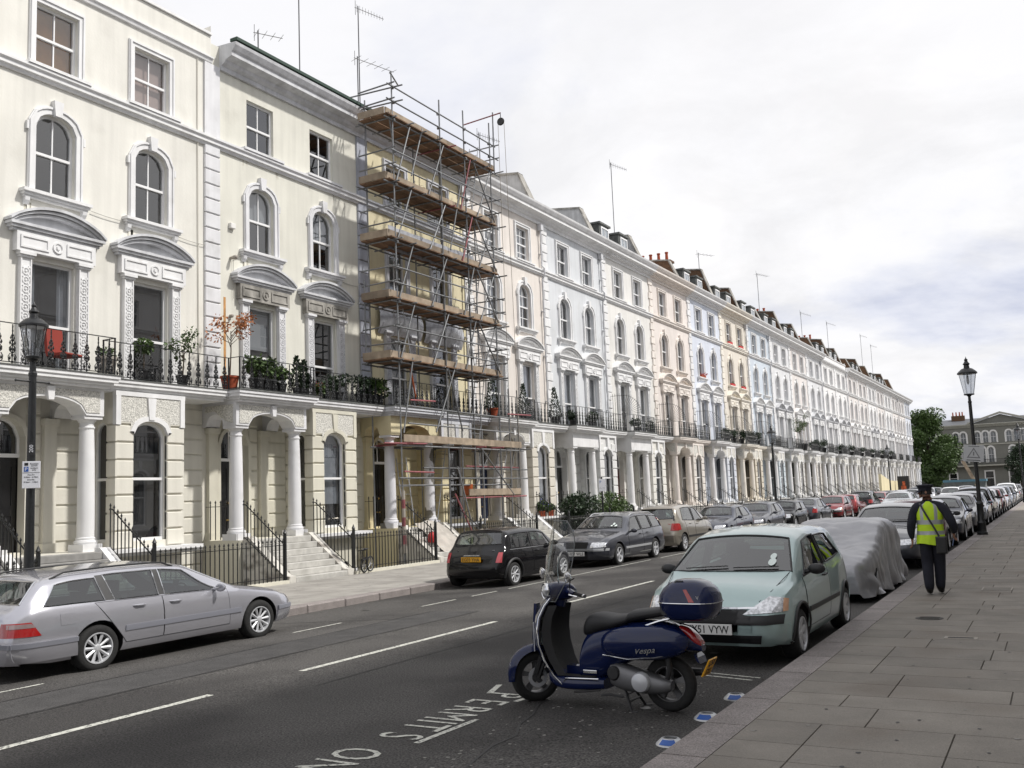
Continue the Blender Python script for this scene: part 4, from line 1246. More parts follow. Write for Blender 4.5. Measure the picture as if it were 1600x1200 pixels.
def plate(par, text, x, z, yellow, face=1, w=.52, h=.115, tilt=0, y=0):
    mb = MB(); mb.bbox(-.012, 0, -w/2, w/2, -h/2, h/2, .003)
    p = obj('number_plate', mb.mesh('number_plate', [M['plate_y'] if yellow else M['plate_w']]), par, (x, y, z), (0, tilt*face, 0 if face > 0 else pi))
    lines = text.split('\n'); nl = len(lines)
    for k, ln in enumerate(lines):
        me = text_mesh(ln, h*1.02/nl, .0008, .0012)
        xs = [v.co.x for v in me.vertices]; ys_ = [v.co.y for v in me.vertices]; sx = (w*.88 if nl == 1 else w*.7)/(max(xs)-min(xs))
        cy = (max(ys_)+min(ys_))/2; cx = (max(xs)+min(xs))/2
        for v in me.vertices:
            a, b, d = v.co; v.co = (.001+d, (a-cx)*sx, (b-cy)*1.0+((nl-1)/2-k)*h*.48)
        me.materials.append(M['ink']); obj('lettering', me, p)
    return p
CARS = {}
def make_car(kind, spec, paint, label, cat='car', detail=2):
    c = Car(**spec['shape']); L = c.L; W = c.W
    wb, fo, r = spec['wb'], spec['fo'], spec['r']; xw = [(L/2-fo), (L/2-fo-wb)]
    T = thing(spec.get('name', 'parked_car'), label, cat)
    # body
    base = c.shell().mesh('body', [paint, M['plastic_black'], M['cutin']])
    cut = MB(); wins = []
    g = spec['glass']
    top = lambda d: (lambda s: smooth(c.top, s, .1)-d); blt = lambda d: (lambda s: smooth(c.belt, s, .1)+d)
    for q in g.get('side', []):
        for sd in (1, -1): wins.append(('side_window', c.side(q[0], q[1], q[2], q[3], blt(q[4] if len(q) > 4 else .03), top(q[5] if len(q) > 5 else .085), sd), .07, .16))
    wins.append(('windscreen', c.screen(*g['front']), .07, .16))
    wins.append(('rear_window', c.screen(*g['rear']), .07, .16))
    for nm, rows, o_, i_ in wins: solid(cut, rows, o_, i_)
    wm = cut.mesh('c1')
    ar = MB()
    ra = r+.05
    for x in xw:
        for sd in (1, -1):
            n = 28
            loops = [[(x+ra*cos(2*pi*k/n), sd*yy, r+.01+ra*sin(2*pi*k/n)) for k in range(n)] for yy in (W-.30, W+.25)]
            ar.grid(loops, cu=True); ar.poly(loops[0]); ar.poly(loops[1])
    cav = c.cavity(*spec['cav'])
    me = boolean(base, [cav.mesh('c0'), wm, ar.mesh('c2')])
    for p in me.polygons:
        ce = p.center; z = ce.z; idx = 0
        for x in xw:
            if (ce.x-x)**2+(z-r-.01)**2 < (ra+.004)**2 and abs(ce.y) > W-.31 and (abs(p.normal.y) < .75 or abs(ce.y) < W-.2): idx = 1
        if p.normal.z < -.6 and z < c.zb+.06: idx = 1
        if idx == 0 and z > .3 and abs(ce.x) < L/2-.1:
            s = L/2-ce.x; 
            if z < c.zt(s, ce.y)-.035 and abs(ce.y) < c.ys(s, z)-.03 and spec['cav'][0]-.02 < s < spec['cav'][1]+.02: idx = 2
        if z < spec.get('sill', 0): idx = 1
        p.material_index = idx
    bm = bmesh.new(); bm.from_mesh(me)
    for f in bm.faces: f.smooth = True
    for e in bm.edges:
        if len(e.link_faces) == 2 and (e.calc_face_angle(0) > radians(32) or e.link_faces[0].material_index != e.link_faces[1].material_index): e.smooth = False
    bm.to_mesh(me); bm.free()
    me.name = 'body'; body = obj('body', me, T, mats=[paint, M['plastic_black'], M['cutin']])
    # glass and its seals
    for nm, rows, o_, i_ in wins:
        w = obj(nm, patch_mesh(nm, rows, M['car_glass'], -.004), T)
        sb = MB(); sb.tube(border(rows, .001)+[border(rows, .001)[0]], spec.get('seal_r', .011), 4, cap=False); obj('seal', sb.mesh('seal', [spec.get('seal', M['plastic_black'])], smooth=True), w)
    sd_ = g.get('side', [])
    for a, b in zip(sd_[:-1], sd_[1:]):
        for sd in (1, -1): obj('door_pillar', patch_mesh('door_pillar', c.side(a[2]+.008, a[3]+.008, b[0]-.008, b[1]-.008, blt(.03), top(.085), sd, 3, 6), M['plastic_black'], .002), T)
    # doors
    for k, (sb0, st0, sb1, st1) in enumerate(spec['doors']):
        for sd in (1, -1):
            rows = c.side(sb0, st0, sb1, st1, c.zb+.13, lambda s: smooth(c.belt, s, .1)+.012, sd, 8, 8)
            d = obj('door', patch_mesh('door', rows, paint, .003), T, mats=[paint])
            sm_ = MB(); bb = border(rows, .0015); sm_.tube(bb+[bb[0]], .0045, 4, cap=False); obj('door_seam', sm_.mesh('seam', [M['ink']]), d)
            s_h = sb1-.20; zh = lin(c.belt, s_h)-.085
            hp = Vector(c.pt(s_h, sd*c.ys(s_h, zh), zh)); hm = MB(); hm.tube([hp+Vector((.10, sd*.0, 0)), hp+Vector((.07, sd*.028, 0)), hp+Vector((-.06, sd*.028, .004)), hp+Vector((-.10, 0, .004))], [.010, .015, .015, .010], 6)
            obj('handle', hm.mesh('handle', [paint if spec.get('handle') != 'black' else M['plastic_black']], smooth=True), d, mats=[paint if spec.get('handle') != 'black' else M['plastic_black']])
    if 'mould' in spec:
        z0, z1, s0, s1, mm = spec['mould']
        for sd in (1, -1):
            obj('side_moulding', patch_mesh('side_moulding', c.side(s0, s0, s1, s1, z0, z1, sd, 16, 2), mm or paint, .014, .016), T)
    for (nm, quads, mm, end, d) in spec['faces']:
        for q in quads:
            for sd in ((1, -1) if min(abs(p[0]) for p in q) > .02 else (1,)):
                qq = [(p[0]*sd, p[1]) for p in q]; obj(nm, patch_mesh(nm, c.front(qq, end, 10, 6), mm or paint, d, d+.01), T, mats=[mm or paint])
    for (nm, a, mm, d) in spec.get('sides', []):
        for sd in (1, -1): obj(nm, patch_mesh(nm, c.side(*a, sd, 8, 4), mm or paint, d, d+.01), T, mats=[mm or paint])
    # bonnet seam
    for line, rad in spec.get('lines', []):
        for sd in (1, -1):
            mb = MB(); mb.tube([Vector(c.pt(s, sd*y, c.zt(s, y)))+Vector((0, 0, .0005)) for s, y in line], rad, 4); obj('panel_gap', mb.mesh('panel_gap', [M['ink']]), body)
    # wheel arch lips
    if spec.get('lips'):
        for x in xw:
            for sd in (1, -1):
                pts = []
                for k in range(15):
                    a = pi*(-.06+1.12*k/14); px, pz = x+(ra+.01)*cos(a), r+.01+(ra+.01)*sin(a)
                    if pz < c.zb+.03: pz = c.zb+.03
                    s = L/2-px; pts.append((px, sd*(c.ys(s, pz)+.004), pz))
                mb = MB(); mb.tube(pts, spec['lips'][0], 6); obj('arch_lip', mb.mesh('arch_lip', [spec['lips'][1]], smooth=True), T)
    # wheels
    ty, rim, br = wheel_parts(r, .19, spec['rim'])
    for x in xw:
        for sd in (1, -1):
            w = obj('wheel', ty, T, (x, sd*(W-.115-spec.get('inset', 0)), r), (0, radians(R.uniform(0, 70)), 0 if sd > 0 else pi)); obj('rim', rim, w); obj('brake_disc', br, w)
    # mirrors
    sm, zm = spec['mirror']
    for sd in (1, -1):
        mb = MB(); base_p = Vector(c.pt(sm, sd*c.ys(sm, zm), zm)); cx = base_p+Vector((0, sd*.13, .035))
        rows = []
        for j in range(7):
            ph = -pi/2+pi*j/6; rows.append([(cx.x+.055*cos(ph)*cos(2*pi*k/12)*(1.0 if cos(2*pi*k/12) > 0 else .25), cx.y+.10*cos(ph)*sin(2*pi*k/12), cx.z+.065*sin(ph)) for k in range(12)])
        mb.grid(rows, cu=True); mb.tube([base_p-Vector((0, sd*.02, 0)), cx], [.03, .022], 6)
        mm = M['plastic_black'] if spec.get('mirror_black') else paint
        mo = obj('door_mirror', mb.mesh('door_mirror', [paint], smooth=True), T, mats=[mm])
    # interior
    cs0, cs1 = spec['cav']
    if detail > 0:
        def seat(s, y, wd=.48, hd=.62):
            mb = MB(); X = L/2-s; z0 = .42
            mb.bbox(X-.5, X, y-wd/2, y+wd/2, z0, z0+.16, .04)
            rows = [[(X-.42-.12*t+.05*cos(a)*(1-.2*t), y+(wd/2-.03)*sin(a)*(1-.25*max(0, t-.7)/.3), z0+.14+hd*t) for a in [2*pi*k/12 for k in range(12)]] for t in (0, .3, .7, .92, 1)]
            mb.grid(rows, cu=True); mb.poly(rows[-1])
            if wd < .7: mb.grid([[(X-.56+.04*cos(a), y+.13*sin(a), z0+.14+hd+t) for a in [2*pi*k/10 for k in range(10)]] for t in (.02, .08, .18)], cu=True); mb.box(X-.60, X-.52, y-.12, y+.12, z0+hd+.16, z0+hd+.32)
            obj('seat', mb.mesh('seat', [M['seat']], smooth=True), T)
        zr = lin(c.top, (cs0+cs1)/2)
        sf = spec.get('seat', cs0+.85)
        seat(sf, .36, .48, min(.5, zr-.95)); seat(sf, -.36, .48, min(.5, zr-.95)); seat(sf+.85, 0, 1.15, min(.45, zr-.98))
        mb = MB(); X = L/2-cs0; mb.box(X-.45, X-.03, -W+.12, W-.12, .5, lin(c.belt, cs0+.3)-.04); obj('dashboard', mb.mesh('dashboard', [M['dash']]), T)
        mb = MB(); cc = Vector((X-.55, -.36, lin(c.belt, cs0+.3)-.02)); ax = Vector((-.85, 0, .5)).normalized(); u = ax.orthogonal().normalized(); v = ax.cross(u)
        mb.tube([cc+(u*cos(t)+v*sin(t))*.18 for t in [2*pi*k/18 for k in range(19)]], .015, 5); mb.tube([cc-u*.17, cc, cc+u*.17], .012, 4); obj('steering_wheel', mb.mesh('steering_wheel', [M['dash']]), T)
    # wipers
    g0 = g['front']; 
    for yy in (-.52, .05):
        mb = MB(); pts = []
        for k in range(6):
            y = yy+.5*k/5; s = g0[0]+.05+.03*k/5+.09*(y/W)**2; pts.append(Vector(c.pt(s, y, c.zt(s, y)))+Vector((.012, 0, .012)))
        mb.tube(pts, .008, 4); obj('wiper', mb.mesh('wiper', [M['plastic_black']]), T)
    if 'rails' in spec:
        s0, s1, mm = spec['rails']
        for sd in (1, -1):
            pts = []
            for k in range(11):
                s = s0+(s1-s0)*k/10; y = c.sec(s)[-7][0]*.97; pts.append(Vector(c.pt(s, sd*y, c.zt(s, y)))+Vector((0, 0, .045 if 0 < k < 10 else 0)))
            mb = MB(); mb.tube(pts, .014, 6); obj('roof_rail', mb.mesh('roof_rail', [mm], smooth=True), T)
    for (txt, zz, yellow, face) in spec.get('plates', []):
        s = 0 if face > 0 else L
        x = c.pt(s, 0, zz)[0]
        plate(T, txt, x+(.052 if face > 0 else -.052), zz, yellow, face)
    CARS[kind] = T; T['spec'] = kind
    del T['spec']
    return T, c
def recolor(T, paint, old):
    for ch in [T]+list(T.children_recursive):
        for sl in ch.material_slots:
            if sl.material == old: sl.link = 'OBJECT'; sl.material = paint
PLAN = [(0, .66), (.03, .76), (.08, .84), (.18, .91), (.4, .965), (.8, .99), (1.4, 1.0)]
def plan(L, r=None):
    r = r or [(0, .74), (.03, .82), (.08, .88), (.2, .94), (.5, .975), (1.0, .995)]
    return PLAN+[(L-a, b) for a, b in r[::-1]]
P_SILVER = car_paint('silver_paint', (.46, .46, .50), .6, .22); P_MINT = car_paint('pale_green_paint', (.36, .475, .465), .35, .32)
P_BLACK = car_paint('black_paint', (.004, .004, .005), 0, .22); P_GREY = car_paint('dark_grey_paint', (.045, .048, .062), .5, .28)
P_BEIGE = car_paint('champagne_paint', (.34, .31, .26), .6, .32); P_NAVY = car_paint('dark_blue_paint', (.020, .024, .045), .4, .28)
P_RED = car_paint('red_paint', (.22, .012, .016), .3, .3); P_LSIL = car_paint('light_silver_paint', (.48, .50, .52), .7, .3); P_WHITE = car_paint('white_paint', (.72, .73, .74), 0, .3); P_MAUVE = car_paint('dark_red_paint', (.07, .012, .02), .4, .3)
P_SLATE = car_paint('slate_paint', (.10, .12, .16), .6, .3)

def specs():
    Sx = {}
    # --- long estate
    L = 4.82
    Sx['estate'] = dict(name='estate_car', shape=dict(L=L, W=1.80, zb=.21,
        top=[(0, .60), (.06, .68), (.5, .80), (1.30, .93), (2.12, 1.33), (2.6, 1.39), (3.3, 1.395), (4.0, 1.37), (4.36, 1.31), (4.72, .97), (4.80, .90), (4.82, .84)],
        belt=[(0, .56), (.10, .64), (.5, .74), (1.30, .87), (2.4, .90), (4.0, .93), (4.6, .93), (4.82, .80)],
        rw=[(0, .80), (1.2, .84), (2.1, .70), (2.8, .71), (4.2, .71), (4.7, .82), (4.82, .85)], plan=plan(L)),
        wb=2.83, fo=.86, r=.318, rim='ten', cav=(1.45, 4.62),
        glass=dict(front=(1.40, 2.08, .70, .52), rear=(4.70, 4.40, .66, .56),
            side=[(1.62, 2.20, 2.62, 2.62), (2.72, 2.72, 3.42, 3.50), (3.56, 3.62, 4.42, 4.20, .035, .11)]),
        doors=[(1.48, 1.50, 2.67, 2.67), (2.68, 2.68, 3.27, 3.72)], mould=(.50, .575, 1.26, 3.30, M['bstrip']), mirror=(1.74, .90),
        faces=[('bumper', [[(-.66, .24), (.66, .24), (.70, .50), (-.70, .50)]], None, 0, .03), ('headlight', [[(.34, .50), (.76, .52), (.74, .66), (.36, .66)]], M['clear_lens'], 0, .006), ('grille', [[(-.26, .48), (.26, .48), (.3, .66), (-.3, .66)]], M['plastic_black'], 0, .006),
               ('bumper', [[(-.74, .26), (.74, .26), (.76, .53), (-.76, .53)]], None, 1, .022), ('bumper_strip', [[(-.76, .47), (.76, .47), (.76, .53), (-.76, .53)]], M['bstrip'], 1, .032), ('tail_light', [[(.54, .61), (.70, .61), (.70, .79), (.58, .79)]], M['red_lens'], 1, .008)],
        sides=[('tail_light', (4.47, 4.60, 4.81, 4.81, .61, .79), M['red_lens'], .007), ('lamp_band', (4.54, 4.60, 4.81, 4.81, .72, .775), M['smoke'], .010), ('bumper', (3.98, 4.02, 4.80, 4.80, .28, .535), None, .022), ('bumper_strip', (4.0, 4.0, 4.80, 4.80, .47, .53), M['bstrip'], .032), ('bumper', (.03, .03, .50, .45, .25, .50), None, .02), ('bumper_strip', (.03, .03, .47, .47, .44, .50), M['bstrip'], .03), ('fuel_flap', (4.02, 4.02, 4.22, 4.22, .70, .85), None, .004)],
        lines=[([(.12, .55), (.6, .68), (1.32, .72)], .004)], rails=(2.3, 4.2, M['plastic_black']), seal=M['chrome'], seal_r=.009, seat=2.55, plates=[('J158 WKH', .72, True, -1)])
    # --- small round three-door (black)
    L = 3.63
    Sx['mini'] = dict(name='small_hatchback', shape=dict(L=L, W=1.69, zb=.19, crown=.03,
        top=[(0, .62), (.05, .74), (.3, .84), (.86, .93), (1.36, 1.33), (1.7, 1.39), (2.5, 1.395), (3.10, 1.37), (3.16, 1.35), (3.40, .95), (3.58, .82), (3.63, .6)],
        belt=[(0, .56), (.08, .68), (.3, .78), (.86, .88), (2.0, .91), (3.2, .93), (3.45, .90), (3.63, .56)],
        rw=[(0, .80), (.86, .86), (1.36, .76), (2.0, .77), (3.1, .76), (3.4, .84), (3.63, .82)], plan=plan(L)),
        wb=2.467, fo=.60, r=.305, rim='eight', cav=(.98, 3.36),
        glass=dict(front=(.95, 1.34, .68, .56), rear=(3.37, 3.17, .62, .56), side=[(1.12, 1.42, 2.12, 2.10, .025, .10), (2.20, 2.18, 3.12, 3.02, .025, .10)]),
        doors=[(1.06, 1.08, 2.16, 2.20)], mirror=(1.22, .93), lips=(.035, M['plastic_black']), sill=.25,
        faces=[('headlight', [[(.40, .56), (.70, .58), (.68, .76), (.44, .76)]], M['clear_lens'], 0, .012), ('grille', [[(-.36, .50), (.36, .50), (.36, .66), (-.36, .66)]], M['chrome'], 0, .008),
               ('tail_light', [[(.62, .62), (.74, .62), (.73, .86), (.64, .86)]], M['red_lens2'], 1, .012), ('boot_handle', [[(-.22, .78), (.22, .78), (.20, .81), (-.20, .81)]], M['chrome'], 1, .03), ('boot_seam', [[(-.6, .50), (.6, .50), (.6, .505), (-.6, .505)]], M['ink'], 1, .004)],
        sides=[('belt_trim', (.95, .95, 3.50, 3.50, .905, .918), M['chrome'], .004)], lines=[], seat=1.9, plates=[('EG03 YHA', .70, True, -1)])
    # --- pale green three-door hatch
    L = 3.82
    Sx['corsa'] = dict(name='small_hatchback', shape=dict(L=L, W=1.65, zb=.20, crown=.03,
        top=[(0, .58), (.05, .68), (.25, .80), (.74, .91), (1.50, 1.36), (1.95, 1.43), (2.7, 1.435), (3.30, 1.40), (3.40, 1.35), (3.66, 1.0), (3.78, .92), (3.82, .62)],
        belt=[(0, .55), (.10, .66), (.3, .76), (.74, .86), (1.8, .92), (2.8, .97), (3.4, 1.02), (3.64, .98), (3.82, .58)],
        rw=[(0, .78), (.82, .86), (1.5, .76), (2.2, .75), (3.2, .72), (3.6, .82), (3.82, .82)], plan=plan(L),
        nose=((.2, .06), (.35, 0), (.5, 0), (.6, .05), (.7, .12), (.95, .2))),
        wb=2.491, fo=.76, r=.288, rim='cover', cav=(.98, 3.5),
        glass=dict(front=(.80, 1.47, .70, .55), rear=(3.60, 3.42, .6, .52), side=[(1.12, 1.60, 2.20, 2.16, .025, .095), (2.30, 2.27, 3.22, 2.95, .03, .11)]),
        doors=[(1.00, 1.05, 2.22, 2.28)], mould=(.50, .555, 1.10, 2.75, M['plastic_black']), mirror=(1.27, .94), mirror_black=True, lips=(.018, M['plastic_black']), handle='black',
        faces=[('headlight', [[(.36, .575), (.735, .60), (.725, .735), (.60, .755)]], M['clear_lens'], 0, .010), ('indicator', [[(.735, .60), (.765, .602), (.76, .725), (.725, .735)]], M['amber2'], 0, .012), ('grille', [[(-.36, .555), (.36, .555), (.40, .625), (-.40, .625)]], M['plastic_black'], 0, .006),
               ('bonnet_trim', [[(-.50, .63), (.50, .63), (.50, .648), (-.50, .648)]], M['chrome'], 0, .012), ('bumper_strip', [[(-.74, .475), (.74, .475), (.75, .565), (-.75, .565)]], M['plastic_black'], 0, .024), ('bumper', [[(-.76, .25), (.76, .25), (.78, .47), (-.78, .47)]], None, 0, .02),
               ('air_intake', [[(-.54, .285), (.54, .285), (.56, .365), (-.56, .365)]], M['ink'], 0, .026), ('tail_light', [[(.60, .70), (.74, .70), (.70, 1.0), (.62, 1.0)]], M['red_lens'], 1, .01), ('bumper', [[(-.76, .26), (.76, .26), (.76, .5), (-.76, .5)]], None, 1, .03)],
        lines=[([(.10, .50), (.3, .60), (.86, .68)], .004)], seat=1.95, plates=[('KY51 VYW', .425, False, 1)])
    # --- dark estate seen from the front
    L = 4.71
    Sx['volvo'] = dict(name='estate_car', shape=dict(L=L, W=1.80, zb=.20,
        top=[(0, .62), (.05, .70), (.5, .83), (1.38, .95), (2.08, 1.38), (2.6, 1.455), (3.4, 1.455), (4.25, 1.41), (4.42, 1.36), (4.62, .98), (4.69, .9), (4.71, .62)],
        belt=[(0, .58), (.1, .66), (.5, .78), (1.38, .89), (2.6, .93), (4.2, .97), (4.55, .95), (4.71, .6)],
        rw=[(0, .80), (1.3, .84), (2.1, .72), (3.0, .72), (4.3, .71), (4.6, .82), (4.71, .85)], plan=plan(L)),
        wb=2.755, fo=.93, r=.318, rim='five', cav=(1.52, 4.5),
        glass=dict(front=(1.48, 2.05, .70, .53), rear=(4.60, 4.44, .66, .56), side=[(1.72, 2.22, 2.66, 2.66), (2.76, 2.76, 3.50, 3.50), (3.62, 3.62, 4.40, 4.28)]),
        doors=[(1.58, 1.60, 2.71, 2.71), (2.72, 2.72, 3.27, 3.58)], mould=(.46, .52, 1.34, 3.28, M['greytrim']), mirror=(1.82, .92),
        faces=[('headlight', [[(.40, .56), (.80, .58), (.76, .70), (.42, .70)]], M['clear_lens'], 0, .010), ('grille', [[(-.30, .54), (.30, .54), (.33, .72), (-.33, .72)]], M['plastic_black'], 0, .012), ('bumper_strip', [[(-.84, .47), (.84, .47), (.84, .535), (-.84, .535)]], M['greytrim'], 0, .036), ('bumper', [[(-.82, .24), (.82, .24), (.84, .5), (-.84, .5)]], None, 0, .03), ('tail_light', [[(.74, .62), (.82, .62), (.70, 1.25), (.64, 1.25)]], M['red_lens'], 1, .01)],
        sides=[('bumper', (3.98, 4.02, 4.68, 4.68, .26, .54), None, .02)], lines=[([(.12, .40), (.6, .60), (1.40, .70)], .004)], rails=(2.3, 4.1, M['alloy']), seat=2.6, plates=[('V851 WLE', .40, False, 1)])
    # --- tall round MPV seen from behind
    L = 3.95
    Sx['mpv'] = dict(name='compact_mpv', shape=dict(L=L, W=1.70, zb=.21, crown=.035,
        top=[(0, .66), (.05, .78), (.4, .92), (.80, 1.02), (1.65, 1.50), (2.1, 1.585), (2.8, 1.59), (3.5, 1.53), (3.62, 1.46), (3.86, 1.02), (3.92, .92), (3.95, .64)],
        belt=[(0, .60), (.1, .72), (.4, .86), (.80, .96), (2.0, 1.0), (3.2, 1.05), (3.7, 1.03), (3.95, .62)],
        rw=[(0, .80), (.8, .86), (1.65, .74), (2.4, .73), (3.4, .70), (3.8, .82), (3.95, .82)], plan=plan(L)),
        wb=2.575, fo=.76, r=.31, rim='ten', cav=(1.0, 3.74),
        glass=dict(front=(.94, 1.62, .70, .53), rear=(3.82, 3.62, .64, .52), side=[(1.30, 1.75, 2.20, 2.20), (2.30, 2.30, 3.32, 3.12)]),
        doors=[(1.08, 1.1, 2.25, 2.25), (2.26, 2.26, 2.92, 3.2)], mould=(.48, .55, 1.15, 2.95, M['plastic_black']), mirror=(1.42, 1.04),
        faces=[('headlight', [[(.42, .62), (.78, .66), (.74, .86), (.46, .84)]], M['clear_lens'], 0, .010), ('tail_light', [[(.55, .74), (.78, .74), (.76, .98), (.58, .98)]], M['red_lens'], 1, .014), ('bumper', [[(-.8, .25), (.8, .25), (.8, .58), (-.8, .58)]], None, 1, .035)],
        sides=[('tail_light', (3.60, 3.64, 3.9, 3.88, .76, .97), M['red_lens'], .01)], lines=[], seat=2.1, plates=[('LB54 RMO', .78, True, -1)])
    # --- five door hatch
    L = 4.23
    Sx['hatch'] = dict(name='hatchback', shape=dict(L=L, W=1.75, zb=.20, crown=.03,
        top=[(0, .58), (.05, .68), (.4, .80), (1.25, .955), (1.95, 1.36), (2.4, 1.43), (3.1, 1.42), (3.75, 1.33), (4.08, .98), (4.20, .92), (4.23, .62)],
        belt=[(0, .55), (.1, .65), (.4, .76), (1.25, .89), (2.4, .93), (3.6, .97), (4.05, .94), (4.23, .58)],
        rw=[(0, .80), (1.2, .85), (1.95, .73), (2.7, .73), (3.7, .71), (4.1, .82), (4.23, .84)], plan=plan(L)),
        wb=2.62, fo=.80, r=.312, rim='five', cav=(1.4, 4.0),
        glass=dict(front=(1.35, 1.92, .69, .53), rear=(4.03, 3.76, .62, .54), side=[(1.58, 2.05, 2.42, 2.42), (2.52, 2.52, 3.50, 3.25)]),
        doors=[(1.42, 1.45, 2.47, 2.47), (2.48, 2.48, 3.02, 3.35)], mirror=(1.66, .92),
        faces=[('headlight', [[(.40, .55), (.80, .58), (.76, .70), (.44, .68)]], M['clear_lens'], 0, .010), ('grille', [[(-.30, .52), (.30, .52), (.30, .63), (-.30, .63)]], M['plastic_black'], 0, .010), ('air_intake', [[(-.5, .28), (.5, .28), (.52, .40), (-.52, .40)]], M['ink'], 0, .012), ('tail_light', [[(.58, .68), (.82, .68), (.78, .86), (.60, .86)]], M['red_lens'], 1, .01)],
        lines=[([(.10, .42), (.5, .62), (1.28, .70)], .004)], seat=2.35, plates=[('LK05 DNX', .46, False, 1), ('LK05 DNX', .62, True, -1)])
    # --- saloon / liftback
    L = 4.50
    Sx['saloon'] = dict(name='saloon_car', shape=dict(L=L, W=1.76, zb=.20, crown=.03,
        top=[(0, .58), (.05, .68), (.4, .79), (1.25, .94), (2.0, 1.36), (2.5, 1.43), (3.0, 1.42), (3.45, 1.34), (4.05, 1.02), (4.40, .98), (4.48, .90), (4.50, .62)],
        belt=[(0, .55), (.1, .65), (.4, .75), (1.25, .88), (2.4, .92), (3.6, .95), (4.3, .92), (4.5, .58)],
        rw=[(0, .80), (1.2, .85), (2.0, .72), (2.8, .72), (3.5, .70), (4.1, .82), (4.5, .84)], plan=plan(L)),
        wb=2.68, fo=.86, r=.315, rim='seven', cav=(1.4, 4.0),
        glass=dict(front=(1.35, 1.97, .69, .53), rear=(4.0, 3.46, .62, .52), side=[(1.58, 2.1, 2.48, 2.48), (2.58, 2.58, 3.62, 3.25)]),
        doors=[(1.42, 1.45, 2.53, 2.53), (2.54, 2.54, 3.13, 3.45)], mirror=(1.68, .91),
        faces=[('headlight', [[(.42, .55), (.80, .57), (.77, .69), (.44, .67)]], M['clear_lens'], 0, .010), ('grille', [[(-.34, .52), (.34, .52), (.34, .64), (-.34, .64)]], M['chrome'], 0, .010), ('tail_light', [[(.62, .66), (.84, .66), (.82, .86), (.66, .88)]], M['red_lens'], 1, .01)],
        lines=[([(.10, .42), (.5, .62), (1.28, .70)], .004)], seat=2.4, plates=[('RX04 FHT', .44, False, 1), ('RX04 FHT', .70, True, -1)])
    return Sx
M['bstrip'] = mat('bumper_strip_grey', (.20, .205, .235), .4); M['greytrim'] = mat('pale_grey_trim', (.34, .35, .36), .5); M['amber2'] = mat('indicator_lens', (.75, .42, .25), .15, coat=1, metal=.2)
M['smoke'] = mat('smoked_lens', (.30, .22, .22), .12, coat=1, metal=.3)
M['red_lens2'] = mat('pink_red_lens', (.42, .05, .06), .15, coat=1)
SPECS = specs()
def place(T, x, y, rz, z=None):
    T.location = (x, y, road_z(x)-.005 if z is None else z); T.rotation_euler = (0, 0, rz); T.scale = (1, 1, .955); return T
N_, S_ = pi/2, -pi/2        # pointing away from / towards the camera
HL1 = XK+.90+.10            # centre line of cars parked at the left kerb
CL = 'cars parked along the left kerb'; CR = 'cars parked along the right kerb'
